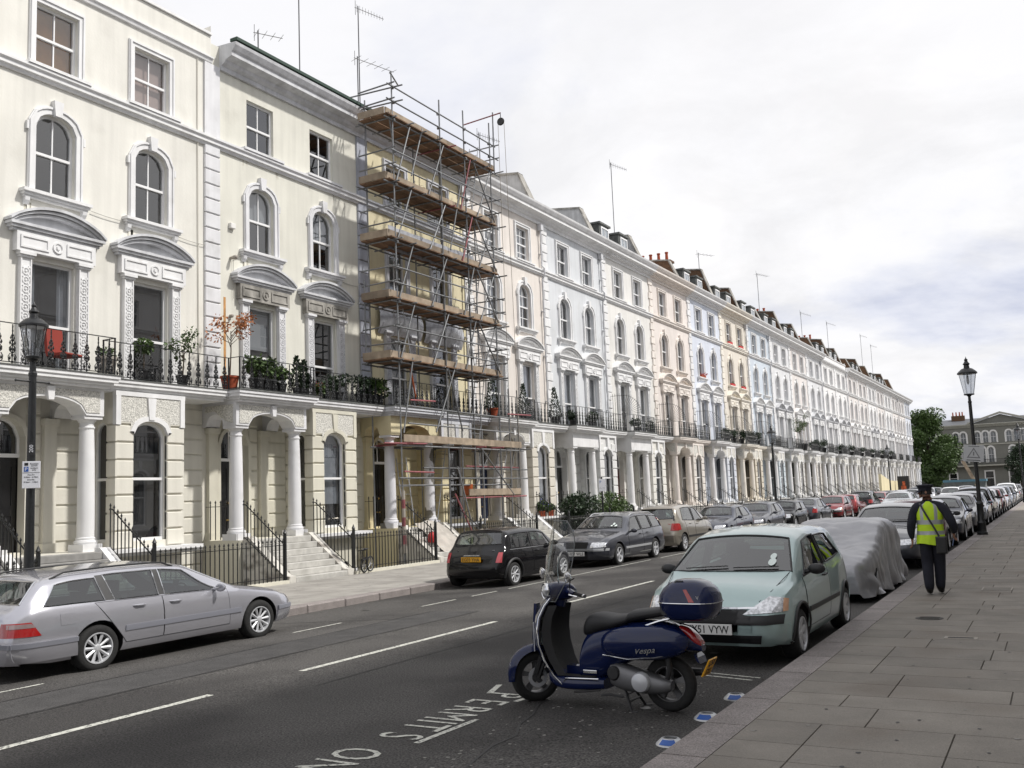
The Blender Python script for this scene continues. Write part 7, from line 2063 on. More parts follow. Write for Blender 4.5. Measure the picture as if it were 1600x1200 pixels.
    # orange blocks on the second platform from the top
    for k, (y, z) in enumerate(((24.3, 12.22), (26.0, 12.22), (28.6, 12.22))):
        b = thing('paint_tub', ['yellow tub at the left end of the second platform from the top', 'yellow tub in the middle of the second platform from the top', 'yellow tub at the right of the second platform from the top'][k], 'tub', (XFr-.25, y, 12.0), group='yellow tubs on the scaffold')
        mb = MB(); mb.lathe([(.11, 0), (.13, .28), (.135, .30), (.12, .30), (.1, .05)], 12, cap=True); obj('tub_body', mb.mesh('tub', [M['yellow']], smooth=True), b); mb = MB(); mb.tube([(-.13, 0, .28), (-.08, 0, .40), (.08, 0, .40), (.13, 0, .28)], .005, 4); obj('handle', mb.mesh('handle', [M['steel']]), b)
    b = thing('bucket', 'orange bucket standing on the lowest scaffold boards', 'bucket', (XFr-.2, 28.2, 2.03)); mb = MB(); mb.lathe([(.14, 0), (.18, .36), (.185, .38), (.165, .38), (.13, .05)], 14); obj('bucket_body', mb.mesh('bucket', [M['orange_tube']], smooth=True), b); mb = MB(); mb.tube([(-.18, 0, .36), (-.1, 0, .50), (.1, 0, .50), (.18, 0, .36)], .005, 4); obj('handle', mb.mesh('handle', [M['steel']]), b)
    # dust sheet and red bag on the steps
    mb = MB(); rows = []
    for j in range(9):
        rows.append([(-17.75+j*.14, 25.2+k*.12+.03*sin(j), max(.14, 1.22-j*.115+.07*noise.noise(Vector((k*.6, j*.6, 2)))+(.05 if 3 < k < 9 else 0))) for k in range(13)])
    mb.grid(rows); me = mb.mesh('dust_sheet', [mat('dust_sheet', (.42, .39, .35), .9, var=.15, dirt=((.3, .1, .08), 3, .4, .6, .8))], smooth=True, fix=False)
    s = thing('dust_sheet', 'crumpled pale dust sheet over the steps of the scaffolded house', 'dust sheet', me=me)
    mb = MB(); rows = [[(.12*r*cos(a)+.02*cos(3*a), .14*r*sin(a), z) for a in [2*pi*k/12 for k in range(12)]] for r, z in ((.9, 0), (1.2, .08), (1.1, .2), (.7, .3), (.2, .34))]; mb.grid(rows, cu=True); mb.poly(rows[-1]); mb.poly(rows[0])
    thing('plastic_bag', 'red plastic bag on the sheeted steps', 'bag', (-17.0, 25.05, .62), me=mb.mesh('plastic_bag', [M['sign_red']], smooth=True))
M['ladder'] = mat('ladder_alloy', (.42, .43, .44), .45, metal=.5); M['rope'] = mat('rope', (.25, .22, .18), .9); M['orange_tube'] = mat('orange_plastic', srgb(190, 95, 45, .8), .6); M['yellow'] = mat('yellow_plastic', srgb(205, 165, 60, .8), .6)
scaffold()

# ------------------------------------------------------------------ plants
def foliage(n, fn, size, seed, m, name='foliage', droop=.3):
    """n leaf quads, positions from fn(rng) -> (point, outward)"""
    rr = random.Random(seed); mb = MB()
    for k in range(n):
        p, o = fn(rr); s = size*rr.uniform(.6, 1.35)
        d = (o+Vector((rr.gauss(0, .5), rr.gauss(0, .5), rr.gauss(0, .45)-droop))).normalized(); t = d.orthogonal().normalized(); t.rotate(Matrix.Rotation(rr.uniform(0, 6.28), 3, d))
        w = t*s*.32; a = d.cross(t)*s*.0+d*s
        mb.v += [tuple(p), tuple(p+a*.45+w), tuple(p+a), tuple(p+a*.45-w)]; q = len(mb.v)-4; mb.faces((q, q+1, q+2, q+3))
    return mb.mesh(name, [m], fix=False)
def blob_fn(cs):
    """cs: list of (x,y,z,rx,rz) clumps"""
    def f(rr):
        c = rr.choice(cs); d = Vector((rr.gauss(0, 1), rr.gauss(0, 1), rr.gauss(0, 1))).normalized(); r = rr.random()**.4
        return Vector((c[0]+d.x*c[3]*r, c[1]+d.y*c[3]*r, c[2]+d.z*c[4]*r)), d
    return f
def pot_mesh(r, h, m):
    mb = MB(); mb.lathe([(r*.72, 0), (r, h*.85), (r*1.08, h*.86), (r*1.08, h), (r*.92, h), (r*.9, h*.9), (.001, h*.9)], 14); return mb.mesh('pot', [m], smooth=True, angle=35)
def plant(kind, label, x, y, z, s=1.0, seed=0, m=None, pot=None, flowers=None, cat='plant'):
    T = thing({'cone': 'conifer', 'ball': 'topiary', 'bush': 'potted_plant', 'tree': 'potted_tree', 'hedge': 'hedge'}[kind], label, cat, (x, y, z))
    m = m or M['leaf']; ph = 0
    if kind != 'hedge': obj('pot', pot_mesh(.17*max(.8, s), .28*max(.8, s), pot or M['plastic_black']), T); ph = .26*max(.8, s)
    if kind == 'cone':
        def f(rr):
            t = rr.random()**1.5; a = rr.uniform(0, 6.28); r = (.22*s*(1-t)+.02)*rr.uniform(.7, 1.05); return Vector((r*cos(a), r*sin(a), ph+.02+t*1.05*s)), Vector((cos(a), sin(a), .8)).normalized()
        obj('foliage', foliage(700, f, .075, seed, m, droop=-.3), T)
    elif kind == 'ball':
        mb = MB(); mb.tube([(0, 0, ph-.05), (.01, 0, ph+.45*s)], .014, 6); obj('stem', mb.mesh('stem', [M['bark']]), T)
        obj('foliage', foliage(500, blob_fn([(0, 0, ph+.58*s, .22*s, .17*s)]), .07, seed, m), T)
    elif kind == 'bush':
        rr = random.Random(seed); cs = [(rr.uniform(-.15, .15)*s, rr.uniform(-.2, .2)*s, ph+rr.uniform(.12, .38)*s, .17*s, .15*s) for _ in range(6)]
        obj('foliage', foliage(520, blob_fn(cs), .10, seed, m), T)
        if flowers: obj('flowers', foliage(120, blob_fn([(c[0], c[1], c[2]+.08, c[3], c[4]) for c in cs]), .05, seed+1, flowers), T)
    elif kind == 'tree':
        rr = random.Random(seed); mb = MB(); cs = []
        mb.tube([(0, 0, ph-.05), (.02, .03, ph+.5*s), (.0, .05, ph+.9*s)], [.02, .016, .01], 6)
        for k in range(8):
            a = rr.uniform(0, 6.28); z0 = ph+rr.uniform(.35, .85)*s; e = Vector((cos(a)*.3*s, sin(a)*.38*s, z0+rr.uniform(.15, .55)*s)); mb.tube([(0, .03, z0), e*.5+Vector((0, .015, z0*.5)), e], [.010, .007, .004], 5); cs.append((e.x, e.y, e.z, .14*s, .12*s)); cs.append((e.x*.6, e.y*.6, e.z-.1, .11*s, .09*s))
        obj('stem', mb.mesh('stem', [M['bark']]), T); obj('foliage', foliage(int(430*s), blob_fn(cs), .075, seed, m), T)
    elif kind == 'hedge': pass
    return T
M['flower_red'] = mat('red_petals', srgb(200, 40, 60, .8), .6); M['flower_purple'] = mat('purple_petals', srgb(90, 80, 190, .8), .6); M['flower_pink'] = mat('pink_petals', srgb(220, 90, 130, .8), .6)
def plants():
    zb = 4.91; xo = -18.35; xi = -18.0
    plant('ball', 'clipped ball topiary on the balcony beside the second tall window', xo, 15.3, zb, 1.0, 1)
    plant('tree', 'thin pale shrub in a pot at the right end of the cream balcony', xo, 16.45, zb, .9, 2)
    plant('tree', 'orange leaved maple in a pot by the party line of the balcony', xo, 18.0, zb, 1.35, 3, M['leaf_orange'], M['pot'])
    for k, (y, s, lb) in enumerate(((18.6, 1.1, 'broad leafy plant at the porch corner of the grey-corniced house'), (19.05, 1.1, 'second broad leafy plant beside the orange maple'), (19.5, .9, 'tall strap-leaved plant on the porch balcony'))): plant('bush', lb, xi, y, zb, s*1.1, 10+k)
    plant('cone', 'dark green cone conifer on the porch balcony, left of the pair', -18.0, 20.15, zb, .8, 20, M['leaf_dark'])
    plant('cone', 'dark green cone conifer on the porch balcony, right of the pair', -18.05, 20.5, zb, .75, 21, M['leaf_dark'])
    plant('bush', 'pot of red flowers below the second tall window', -18.5, 21.6, zb, .55, 22, None, M['joint_pale'], M['flower_red'])
    plant('bush', 'dark bushy plant right of the red flowers', -18.45, 22.4, zb, 1.1, 23, M['leaf_dark'])
    for k, y in enumerate((23.5, 23.95, 24.3)): plant('bush', ['dark plant at the end of the balcony before the scaffolding', 'leafy plant nearest the scaffolding', 'leafy plant inside the left edge of the scaffolding'][k], -18.4, y, zb, 1.15, 24+k, M['leaf'] if k else M['leaf_dark'])
    plant('cone', 'conifer in a terracotta pot seen through the scaffolding', -18.2, 31.1, zb, 1.25, 30, M['leaf_dark'], M['pot'])
    plant('cone', 'conifer on the balcony of the pinkish cream house', -18.45, 34.0, zb, 1.15, 31, M['leaf_dark'])
    plant('cone', 'conifer at the right end of the pinkish cream balcony', -18.45, 36.8, zb, 1.2, 32, M['leaf_dark'])
    for k, (y, s) in enumerate(((38.0, .7), (40.0, .8), (45.5, .8), (47.3, .7), (60.5, .9), (62.2, .9), (64.0, .9), (66.5, 1.0), (68.0, 1.0), (86.0, 1.1), (88.0, 1.1), (90.3, 1.2), (98, 1.0), (104, 1.1), (110, 1.1), (117, 1.1), (124, 1.2), (131, 1.2))):
        plant('bush', 'dark potted plant behind the balcony rail, %s along the farther balconies' % ORD[k+1], -18.2, y, zb, s*1.25, 40+k, M['leaf_dark'])['group'] = 'potted plants on the farther balconies'
    T = plant('tree', 'large leafy shrub overflowing the balcony beyond the sky blue house', -18.1, 82.0, zb, 1.9, 60)
    plant('tree', 'second leafy shrub beside the large one beyond the sky blue house', -18.1, 80.8, zb, 1.6, 61)
    plant('bush', 'purple flowers in a pot on the bay sill of the pinkish cream house', -17.98, 34.35, 1.11, .8, 62, None, M['pot'], M['flower_purple'])
    plant('bush', 'small green plant in a terracotta pot beside the purple flowers', -17.98, 35.1, 1.11, .5, 63, None, M['pot'])
    # hedge by the flat porch
    for k, (cs, lb) in enumerate((([(-17.5, 37.0, z, .75, .5) for z in (-.6, .1, .8, 1.5)]+[(-17.6, 36.4, z, .6, .4) for z in (0, .8, 1.5)], 'dense dark hedge left of the column of the pale grey house'), ([(-17.4, 39.6, z, .8, .5) for z in (-.5, .2, .9, 1.5)]+[(-17.4, 40.6, z, .7, .4) for z in (0, .6, 1.2)], 'light green hedge right of the column of the pale grey house'))):
        T = thing('hedge', lb, 'hedge', (0, 0, 0)); obj('foliage', foliage(7000, blob_fn(cs), .11, 70+k, M['leaf_dark'] if k == 0 else M['leaf']), T)
        mb = MB(); 
        for c in cs[::3]: mb.tube([(c[0], c[1], -2.3), (c[0]+.05, c[1], c[2])], [.04, .02], 6)
        obj('stem', mb.mesh('stem', [M['bark']]), T)
    # red window boxes on the peach house
    for k, (u, z) in enumerate(((1.87, 12.0), (4.55, 12.0), (1.87, 9.05), (4.55, 9.05))):
        b = hb(9) if True else 0
        T = thing('window_box', 'red window box on the %s sill of the peach cream house' % ['upper left', 'upper right', 'middle left', 'middle right'][k], 'window box', (XF+.10, b+u, z)); mb = MB(); mb.box(-.08, .08, -.4, .4, .0, .16); obj('box', mb.mesh('box', [M['sign_red']]), T)
        obj('foliage', foliage(60, blob_fn([(0, -.2, .2, .1, .07), (0, .2, .2, .1, .07)]), .07, 80+k, M['leaf']), T)
    T = thing('window_box', 'red flowered window box on the pale blue house', 'window box', (XF+.10, hb(8)+1.87, 9.05)); mb = MB(); mb.box(-.08, .08, -.4, .4, .0, .16); obj('box', mb.mesh('box', [M['pot']]), T); obj('foliage', foliage(90, blob_fn([(0, 0, .22, .3, .08)]), .07, 88, M['flower_red']), T)
    # garden chair on the first balcony
    T = thing('garden_chair', 'chair with an orange-red cushion on the nearest balcony', 'chair', (-18.45, 13.3, 4.91), radians(15)); mb = MB()
    mb.bbox(-.25, .25, -.27, .27, .38, .44, .02); obj('seat', mb.mesh('seat', [M['orange_cloth']]), T); mb = MB(); mb.prism([(-.27, -.27, .44), (-.35, -.25, 1.02), (-.35, .25, 1.02), (-.27, .27, .44)], (.07, 0, 0)); obj('backrest', mb.mesh('backrest', [M['orange_cloth']]), T)
    for a in (-.23, .23):
        for b in (-.24, .24): mb = MB(); mb.tube([(a, b, 0), (a, b, .39)], .012, 5); obj('leg', mb.mesh('leg', [M['plastic_black']]), T)
    T = thing('door_grille_pot', 'pale stone planter beside the orange chair', 'planter', (-18.5, 14.4, 4.91)); obj('pot', pot_mesh(.22, .5, M['joint_pale']), T); obj('foliage', foliage(160, blob_fn([(0, 0, .6, .2, .12)]), .08, 90, M['leaf']), T); T.name = 'planter'
M['orange_cloth'] = mat('orange_cushion', srgb(165, 62, 48, .6), .85)
plants()

# ------------------------------------------------------------------ balcony screens, pipes, aerials, bicycle
def extras():
    for i in (6, 7, 8, 9, 10):
        T = thing('balcony_screen', 'fan topped iron screen at the left edge of the %s balcony' % {6: 'off-white', 7: 'pink cream', 8: 'pale blue', 9: 'peach cream', 10: 'sky blue'}[i], 'screen', (XF, hb(i)+.05, 4.91), group='iron privacy screens between balconies')
        mb = MB()
        for k in range(6): mb.tube([(.06+k*.12, 0, 0), (.06+k*.12, 0, 1.95)], .010, 4)
        mb.tube([(.02, 0, 1.85), (.70, 0, 1.85)], .012, 4); mb.tube([(.02, 0, .9), (.70, 0, .9)], .010, 4); obj('bars', mb.mesh('bars', [M['screen_iron']]), T)
        mb = MB(); c = Vector((.68, 0, .88))
        for k in range(13):
            a = radians(90-7.2*k); d = Vector((cos(a), 0, sin(a))); mb.tube([c+d*.10, c+d*1.02], .008, 4)
        mb.tube([c+Vector((cos(a), 0, sin(a)))*.97 for a in [radians(90-7.5*k) for k in range(13)]], .010, 4); obj('fan', mb.mesh('fan', [M['screen_iron']]), T)
    for i in (4, 5, 6, 10, 11, 14, 16, 22):
        T = thing('drainpipe', 'drainpipe running down the wall between houses, %s from the left' % ORD[i], 'drainpipe', (XF+.11, hb(i)-.42, 0)); z = 4.95
        mb = MB(); mb.tube([(0, 0, 4.92), (0, 0, 8.6), (0, 0, 11.5), (.12, 0, 11.65), (.12, 0, 11.95), (0, 0, 12.1), (0, 0, 13.7)], .042, 8); obj('pipe', mb.mesh('pipe', [M['grey_trim']], smooth=True), T)
        for z in (6, 8, 10, 12.6): mb = MB(); mb.box(-.09, .05, -.07, .07, z, z+.05); obj('bracket', mb.mesh('bracket', [M['grey_trim']]), T)
        mb = MB(); mb.prism([(-.08, -.12, 14.0), (.1, -.12, 14.0), (.1, .12, 14.0), (-.08, .12, 14.0)], (0, 0, -.3)); obj('hopper', mb.mesh('hopper', [M['grey_trim']]), T)
    # aerials
    def aerial(x, y, z0, z1, kind, rz, label, n=8, L=1.2):
        T = thing('tv_aerial', label, 'aerial', (x, y, 0), rz, 'television aerials on the roofs'); mb = MB(); mb.tube([(0, 0, z0), (0, 0, z1)], .022 if z1-z0 > 2 else .016, 5); obj('mast', mb.mesh('mast', [M['aerial']]), T)
        if kind == 'none': return
        mb = MB(); zz = z1-.1; mb.tube([(-.15, 0, zz), (L, 0, zz)], .012, 4)
        for k in range(n):
            u = -.05+(L)*k/(n-1); h = .30-.014*k
            if kind == 'v': mb.tube([(u, 0, zz-h*.5), (u, 0, zz+h*.5)], .007, 4)
            else: mb.tube([(u, -h, zz), (u, h, zz)], .007, 4)
        mb.tube([(-.12, 0, zz-.28), (-.12, 0, zz+.28)], .010, 4); obj('antenna', mb.mesh('antenna', [M['aerial']]), T)
    aerial(-21, 21.9, 14.4, 17.1, 'h', radians(60), 'short dipole aerial above the grey cornice, leftmost on the roof', 4, .8)
    aerial(-21, 23.85, 14.4, 20.2, 'none', 0, 'bare mast running off the top of the picture')
    aerial(-21, 27.1, 14.4, 20.25, 'v', radians(75), 'tall mast with a comb aerial at its top, left of the scaffolding', 10, 1.2)
    aerial(-21, 27.0, 14.4, 18.25, 'h', radians(75), 'wide horizontal aerial halfway up the tall mast', 6, 1.7)
    aerial(-21, 35.6, 14.5, 18.1, 'v', radians(75), 'small comb aerial just right of the gin wheel', 10, 1.3)
    aerial(-21, 50.6, 14.5, 21.1, 'v', radians(75), 'tall thin mast with comb aerial above the off-white house', 10, 1.5)
    aerial(-21, 66, 15, 18.9, 'h', radians(60), 'aerial above the dormer of the pale blue house', 5, 1.4)
    aerial(-21, 82, 16, 20.4, 'h', radians(70), 'aerial above the brick party walls, middle of the roofline', 6, 1.6)
    for k, (y, z) in enumerate(((98, 19.4), (111, 20.2), (133, 21.6), (141, 21.2))): aerial(-21, y, 15, z, 'v', radians(80), 'distant roof aerial, %s of the far group from the left' % ORD[k+1], 8, 2.6)
    # folded bicycle against the railings
    T = thing('folding_bicycle', 'folded small-wheeled bicycle leaning on the railings of the second house', 'bicycle', (-16.28, 20.75, .05), radians(12))
    for (y, z, x) in ((0, .22, 0), (.16, .24, .10)):
        mb = MB(); mb.tube([(x, y+.19*cos(a), z+.19*sin(a)) for a in [2*pi*k/20 for k in range(21)]], .022, 6, cap=False); w = obj('wheel', mb.mesh('wheel', [M['rubber']], smooth=True), T)
        mb = MB(); 
        for k in range(10): a = 2*pi*k/10; mb.tube([(x, y, z), (x, y+.17*cos(a), z+.17*sin(a))], .003, 3)
        mb.tube([(x-.03, y, z), (x+.03, y, z)], .02, 6); mb.tube([(x, y+.172*cos(a), z+.172*sin(a)) for a in [2*pi*k/20 for k in range(21)]], .007, 4, cap=False); obj('spokes', mb.mesh('spokes', [M['alloy']]), w)
    mb = MB(); mb.tube([(.05, -.15, .35), (.05, .25, .42)], .02, 6); mb.tube([(.05, .0, .24), (.06, .05, .62)], .014, 6); mb.tube([(.03, -.14, .24), (.03, -.16, .60), (.03, -.10, .66)], .014, 6); mb.tube([(.0, .0, .22), (.05, .22, .40)], .012, 6); obj('frame', mb.mesh('frame', [M['plastic_black']], smooth=True), T)
    mb = MB(); rows = [[(.05+r*.06*cos(a), .05+u, .64+.03*r*sin(a)) for a in [2*pi*k/8 for k in range(8)]] for u, r in ((-.13, .4), (-.1, 1), (0, .8), (.1, .4), (.14, .2))]; mb.grid(rows, cu=True); mb.poly(rows[0]); mb.poly(rows[-1]); obj('saddle', mb.mesh('saddle', [M['plastic_black']], smooth=True), T)
    mb = MB(); mb.tube([(-.1, -.16, .6), (.14, -.16, .62)], .013, 6); obj('handlebar', mb.mesh('handlebar', [M['rubber']]), T)
M['screen_iron'] = mat('screen_iron', (.03, .03, .032), .5); M['aerial'] = mat('aerial_metal', (.10, .10, .105), .5, metal=.4)
extras()

# ------------------------------------------------------------------ far end of the street
def tree(x, y, h, cr, z0, n, seed, label, leaf=.42, m=None, cz=None, name='broadleaf_tree'):
    rr = random.Random(seed); T = thing(name, label, 'tree', (x, y, 0)); mb = MB()
    mb.tube([(0, 0, 0), (.1, .1, h*.25), (0, .1, h*.55)], [.38, .30, .14], 9); cs = []
    for k in range(48):
        a = rr.uniform(0, 6.28); t = (k+.5)/48; z = z0+(h-1.0-z0)*t; r = cr*max(.12, 1-abs(2*t-.75)**2.4*.75)**.6*rr.uniform(.25, .85)
        e = Vector((cos(a)*r, sin(a)*r, z)); cs.append((e.x, e.y, e.z, rr.uniform(1.1, 1.9)*cr/5, rr.uniform(.8, 1.4)*cr/5))
        if k % 4 == 0: mb.tube([(0, .1, h*.25+h*.3*t), tuple(e*.5+Vector((0, 0, h*.2))), tuple(e)], [.12, .08, .03], 5)
    obj('trunk', mb.mesh('trunk', [M['bark']], smooth=True), T); obj('crown', foliage(n, blob_fn(cs), leaf, seed, m or M['leaf'], 'crown'), T)
    return T
def far_building():
    Y = 205; T = thing('pedimented_house', 'grey classical building with white arched windows closing the end of the street', 'building', (-8.4, Y, 0))
    G = mat('grey_render', srgb(140, 139, 131, .75), .85, var=.06, vscale=.4, streak=.06); Wt = M['white_trim']
    mb = MB(); H = 12.0
    wins_up = [-7.95, -6.65, -4.2, -2.8, -1.45, 1.2, 2.45, 3.7, 6.2, 7.5, 8.8]+[-12.0, -13.4, -15.6, -17.0]; wins_lo = [-7.95, -6.65, -3.55, -2.1, 1.6, 3.0, 6.2, 7.5, 8.8]+[-12.0, -13.4, -15.6, -17.0]
    def xf(p): return (p[1], -p[0], p[2])
    mb.xf = xf
    wall_open(mb, -24, 14, 0, 4.6, [(-2.7, 1.3, .2, 3.4, 0), (1.5, 1.5, .2, 3.6, 0), (-9, 1.2, .8, 3.2, 0), (5.4, 1.2, .8, 3.2, 0), (8.6, 1.2, .8, 3.2, 0), (-13, 1.2, .8, 3.2, 0), (-17, 1.2, .8, 3.2, 0)], depth=.3)
    wall_open(mb, -24, 14, 4.6, 8.5, [(u, .95, 5.2, 8.0, .45) for u in wins_lo], depth=.3)
    wall_open(mb, -24, 14, 8.5, H, [(u, .95, 8.95, 11.0, .45) for u in wins_up], depth=.3)
    mb.xf = None; mb.poly([(-24, 0, 0), (-24, 12, 0), (-24, 12, H), (-24, 0, H)]); mb.poly([(14, 0, 0), (14, 12, 0), (14, 12, H), (14, 0, H)]); mb.poly([(-24, 12, 0), (14, 12, 0), (14, 12, H), (-24, 12, H)])
    obj('wall', mb.mesh('wall', [G]), T)
    fr = MB(); fr.xf = xf; ring(fr, outline(1.55, -.1, 3.1, .75), outline(.98, -.1, 2.82, .46), 0, .12); fl = fr.mesh('window_surround', [Wt])
    fr = MB(); fr.xf = xf; ring(fr, outline(1.5, -.1, 2.33, .72), outline(.98, -.1, 2.07, .46), 0, .12); fu = fr.mesh('window_surround', [Wt])
    def sash(h):
        m = MB(); m.xf = xf; ring(m, outline(.97, 0, h, .45), outline(.83, 0, h-.07, .42), -.2, -.12); m.box(-.2, -.13, -.45, .45, h*.5-.03, h*.5+.03); m.box(-.19, -.14, -.02, .02, 0, h-.05)
        w = m.mesh('window', [M['sash']]); p = MB(); p.xf = xf; p.poly([(-.17, y, z) for y, z in outline(.95, 0, h, .45)]); return w, p.mesh('pane', [M['dglass_dark']], fix=False)
    for lst, z, h, f in ((wins_lo, 5.2, 2.8, fl), (wins_up, 8.95, 2.05, fu)):
        w, p = sash(h)
        for u in lst: o = obj('window', w, T, (u, 0, z)); obj('pane', p, o); obj('window_surround', f, T, (u, 0, z))
    for (u, wd, z, h) in ((-2.7, 1.3, .2, 3.2), (1.5, 1.5, .2, 3.4), (-9, 1.2, .8, 2.4), (5.4, 1.2, .8, 2.4), (8.6, 1.2, .8, 2.4), (-13, 1.2, .8, 2.4), (-17, 1.2, .8, 2.4)):
        m = MB(); m.xf = xf; ring(m, outline(wd+.5, 0, h+.25, 0), outline(wd+.02, 0, h, 0), 0, .1); m.box(-.2, -.14, -wd/2, wd/2, h*.6, h*.6+.1); dd = obj('door', m.mesh('door', [Wt]), T, (u, 0, z)); p = MB(); p.xf = xf; p.poly([(-.25, -wd/2, 0), (-.25, wd/2, 0), (-.25, wd/2, h), (-.25, -wd/2, h)]); obj('door_leaf', p.mesh('leaf', [M['door_black']], fix=False), dd)
    mb = MB(); 
    for (d, z0, z1) in ((.15, H-.1, H+.15), (.35, H+.15, H+.35), (.55, H+.35, H+.55)): mb.box(-24.2, 14.2, -d, 0, z0, z1)
    mb.box(-24, 14, -.12, 0, 8.45, 8.65); mb.box(-24, 14, -1.0, 0, 4.45, 4.7)
    u = -23.8
    while u < 14: mb.box(u, u+.22, -.30, -.0, H-.02, H+.14); u += .5
    obj('cornice', mb.mesh('cornice', [M['stone_trim2']]), T)
    mb = MB(); c = 0; hw = 5.3; z0 = H+.55; zh = 14.5
    mb.prism([(c-hw, -.05, z0), (c+hw, -.05, z0), (c, -.05, zh-.3)], (0, .4, 0)); pe = obj('pediment', mb.mesh('pediment', [G]), T)
    mb = MB()
    for s in (-1, 1): mb.prism([(c+s*(hw+.5), -.6, z0), (c+s*(hw+.5), -.6, z0+.28), (c, -.6, zh+.15), (c, -.6, zh-.22)], (0, .7, 0))
    obj('raking_cornice', mb.mesh('raking_cornice', [M['stone_trim2']]), pe)
    mb = MB(); mb.poly([(-24.5, -.5, H+.55), (14.5, -.5, H+.55), (14.5, 6, H+2.0), (-24.5, 6, H+2.0)]); mb.poly([(-24.5, 12.5, H+.55), (14.5, 12.5, H+.55), (14.5, 6, H+2.0), (-24.5, 6, H+2.0)]); obj('roof', mb.mesh('roof', [M['slate']], fix=False), T)
    for x in (-7.6, 9): mb = MB(); mb.box(x-1.2, x+1.2, 4, 5.2, H+.5, H+2.6); ch = obj('chimney_stack', mb.mesh('chimney_stack', [M['brick']]), T); 
    mb = MB(); mb.lathe([(.14, 0), (.11, .7), (.14, .75)], 8)
    pm = mb.mesh('chimney_pot', [M['pot']])
    for x in (-8.5, -7.9, -7.3, -6.8): obj('chimney_pot', pm, T, (x, 4.6, H+2.6))
    mb = MB(); x = -23.5
    while x < 13.5: mb.box(x-.02, x+.02, -.95, -.91, 4.7, 5.7); x += .22
    mb.box(-23.6, 13.6, -.97, -.89, 5.66, 5.74); o = obj('balcony_railing', mb.mesh('balcony_railing', [M['iron']]), T); o['kind'] = 'stuff'
    tree(-19.6, 186, 14.9, 5.6, 1.5, 26000, 3, 'large green tree at the end of the terrace, left of the grey building', .40)
    tree(-28, 192, 13, 5.5, 2.5, 8000, 4, 'green tree partly hidden behind the end of the white terrace', .45)
    tree(-5.4, 192, 8.4, 2.6, 1.5, 6000, 5, 'round dark bush-like tree in front of the grey building', .30, M['leaf_dark'])
    tree(3.5, 170, 12, 5, 2.5, 8000, 6, 'tree just beyond the right edge of the picture at the street end', .42)
    # small things near the far end
    T = thing('builders_skip', 'open skip with a pale blue rim and rubble standing in the road far off', 'skip', (-9.2, 122, 0)); mb = MB()
    A = [(-2.2, -1.1), (2.2, -1.1), (2.2, 1.1), (-2.2, 1.1)]; mb.strip([(x*.8, y*.8, .15) for x, y in A], [(x, y, 1.75) for x, y in A], True); mb.poly([(x*.8, y*.8, .15) for x, y in A]); obj('skip_body', mb.mesh('skip_body', [mat('skip_paint', (.12, .14, .14), .6, var=.2)]), T)
    mb = MB(); mb.strip([(x*1.02, y*1.02, 1.72) for x, y in A], [(x*1.02, y*1.02, 1.98) for x, y in A], True); mb.strip([(x*.97, y*.97, 1.72) for x, y in A], [(x*.97, y*.97, 1.98) for x, y in A], True); obj('rim', mb.mesh('rim', [mat('blue_rim', srgb(95, 140, 160, .8), .6)]), T)
    mb = MB(); rows = [[(-1.9+3.8*k/14, -1+2*j/6, 1.6+.35*noise.noise(Vector((k*.6, j*.7, 1)))) for k in range(15)] for j in range(7)]; mb.grid(rows); obj('rubble', mb.mesh('rubble', [mat('rubble', srgb(190, 165, 140, .7), .9, var=.3)], fix=False), T)
    T = thing('timber_plank', 'brown timber leaning up out of the skip', 'plank', (-7.9, 121, 1.2), rot=(0, radians(-24), 0)); mb = MB(); mb.box(-.18, .18, -.06, .06, 0, 3.2); obj('plank', mb.mesh('plank', [M['board']]), T)
    T = thing('poster_board', 'black framed advertising board by the far left kerb', 'billboard', (-15.3, 118, .05)); mb = MB(); mb.bbox(0, .2, -.6, .6, 0, .1, .01); mb.box(-.6, .6, -.1, .1, .0, 2.6); obj('case', mb.mesh('case', [M['plastic_black']]), T)
    mb = MB(); mb.box(-.25, .3, -.13, -.101, .5, 1.5); mb.box(-.1, .2, -.13, -.101, 1.5, 2.0); obj('poster', mb.mesh('poster', [mat('poster_print', srgb(190, 90, 50, .8), .6, var=.5, vscale=6)]), T)
    T = thing('rendered_wall', 'sloping cream garden wall near the end of the terrace', 'wall', (-16.4, 108, 0)); mb = MB(); mb.prism([(0, 0, 0), (0, 0, 2.9), (0, 6, 2.2), (0, 14, 2.1), (0, 14, 0)], (.25, 0, 0)); obj('wall_body', mb.mesh('wall_body', [PAL[3][1]]), T)
M['dglass_dark'] = mat('far_window_glass', (.12, .13, .14), .08, spec=.8); M['stone_trim2'] = mat('pale_stone', srgb(190, 188, 176, .75), .8, var=.08)
far_building()
def haze():
    mb = MB(); mb.box(-70, 40, -45, 235, -4, 26)
    m = bpy.data.materials.new('air'); m.use_nodes = True; nt = m.node_tree; nt.nodes.clear(); o = nt.nodes.new('ShaderNodeOutputMaterial'); v = nt.nodes.new('ShaderNodeVolumePrincipled')
    v.inputs['Color'].default_value = (.9, .93, 1, 1); v.inputs['Density'].default_value = .0006; nt.links.new(v.outputs[0], o.inputs['Volume'])
    h = obj('haze', mb.mesh('haze', [m])); h['kind'] = 'stuff'
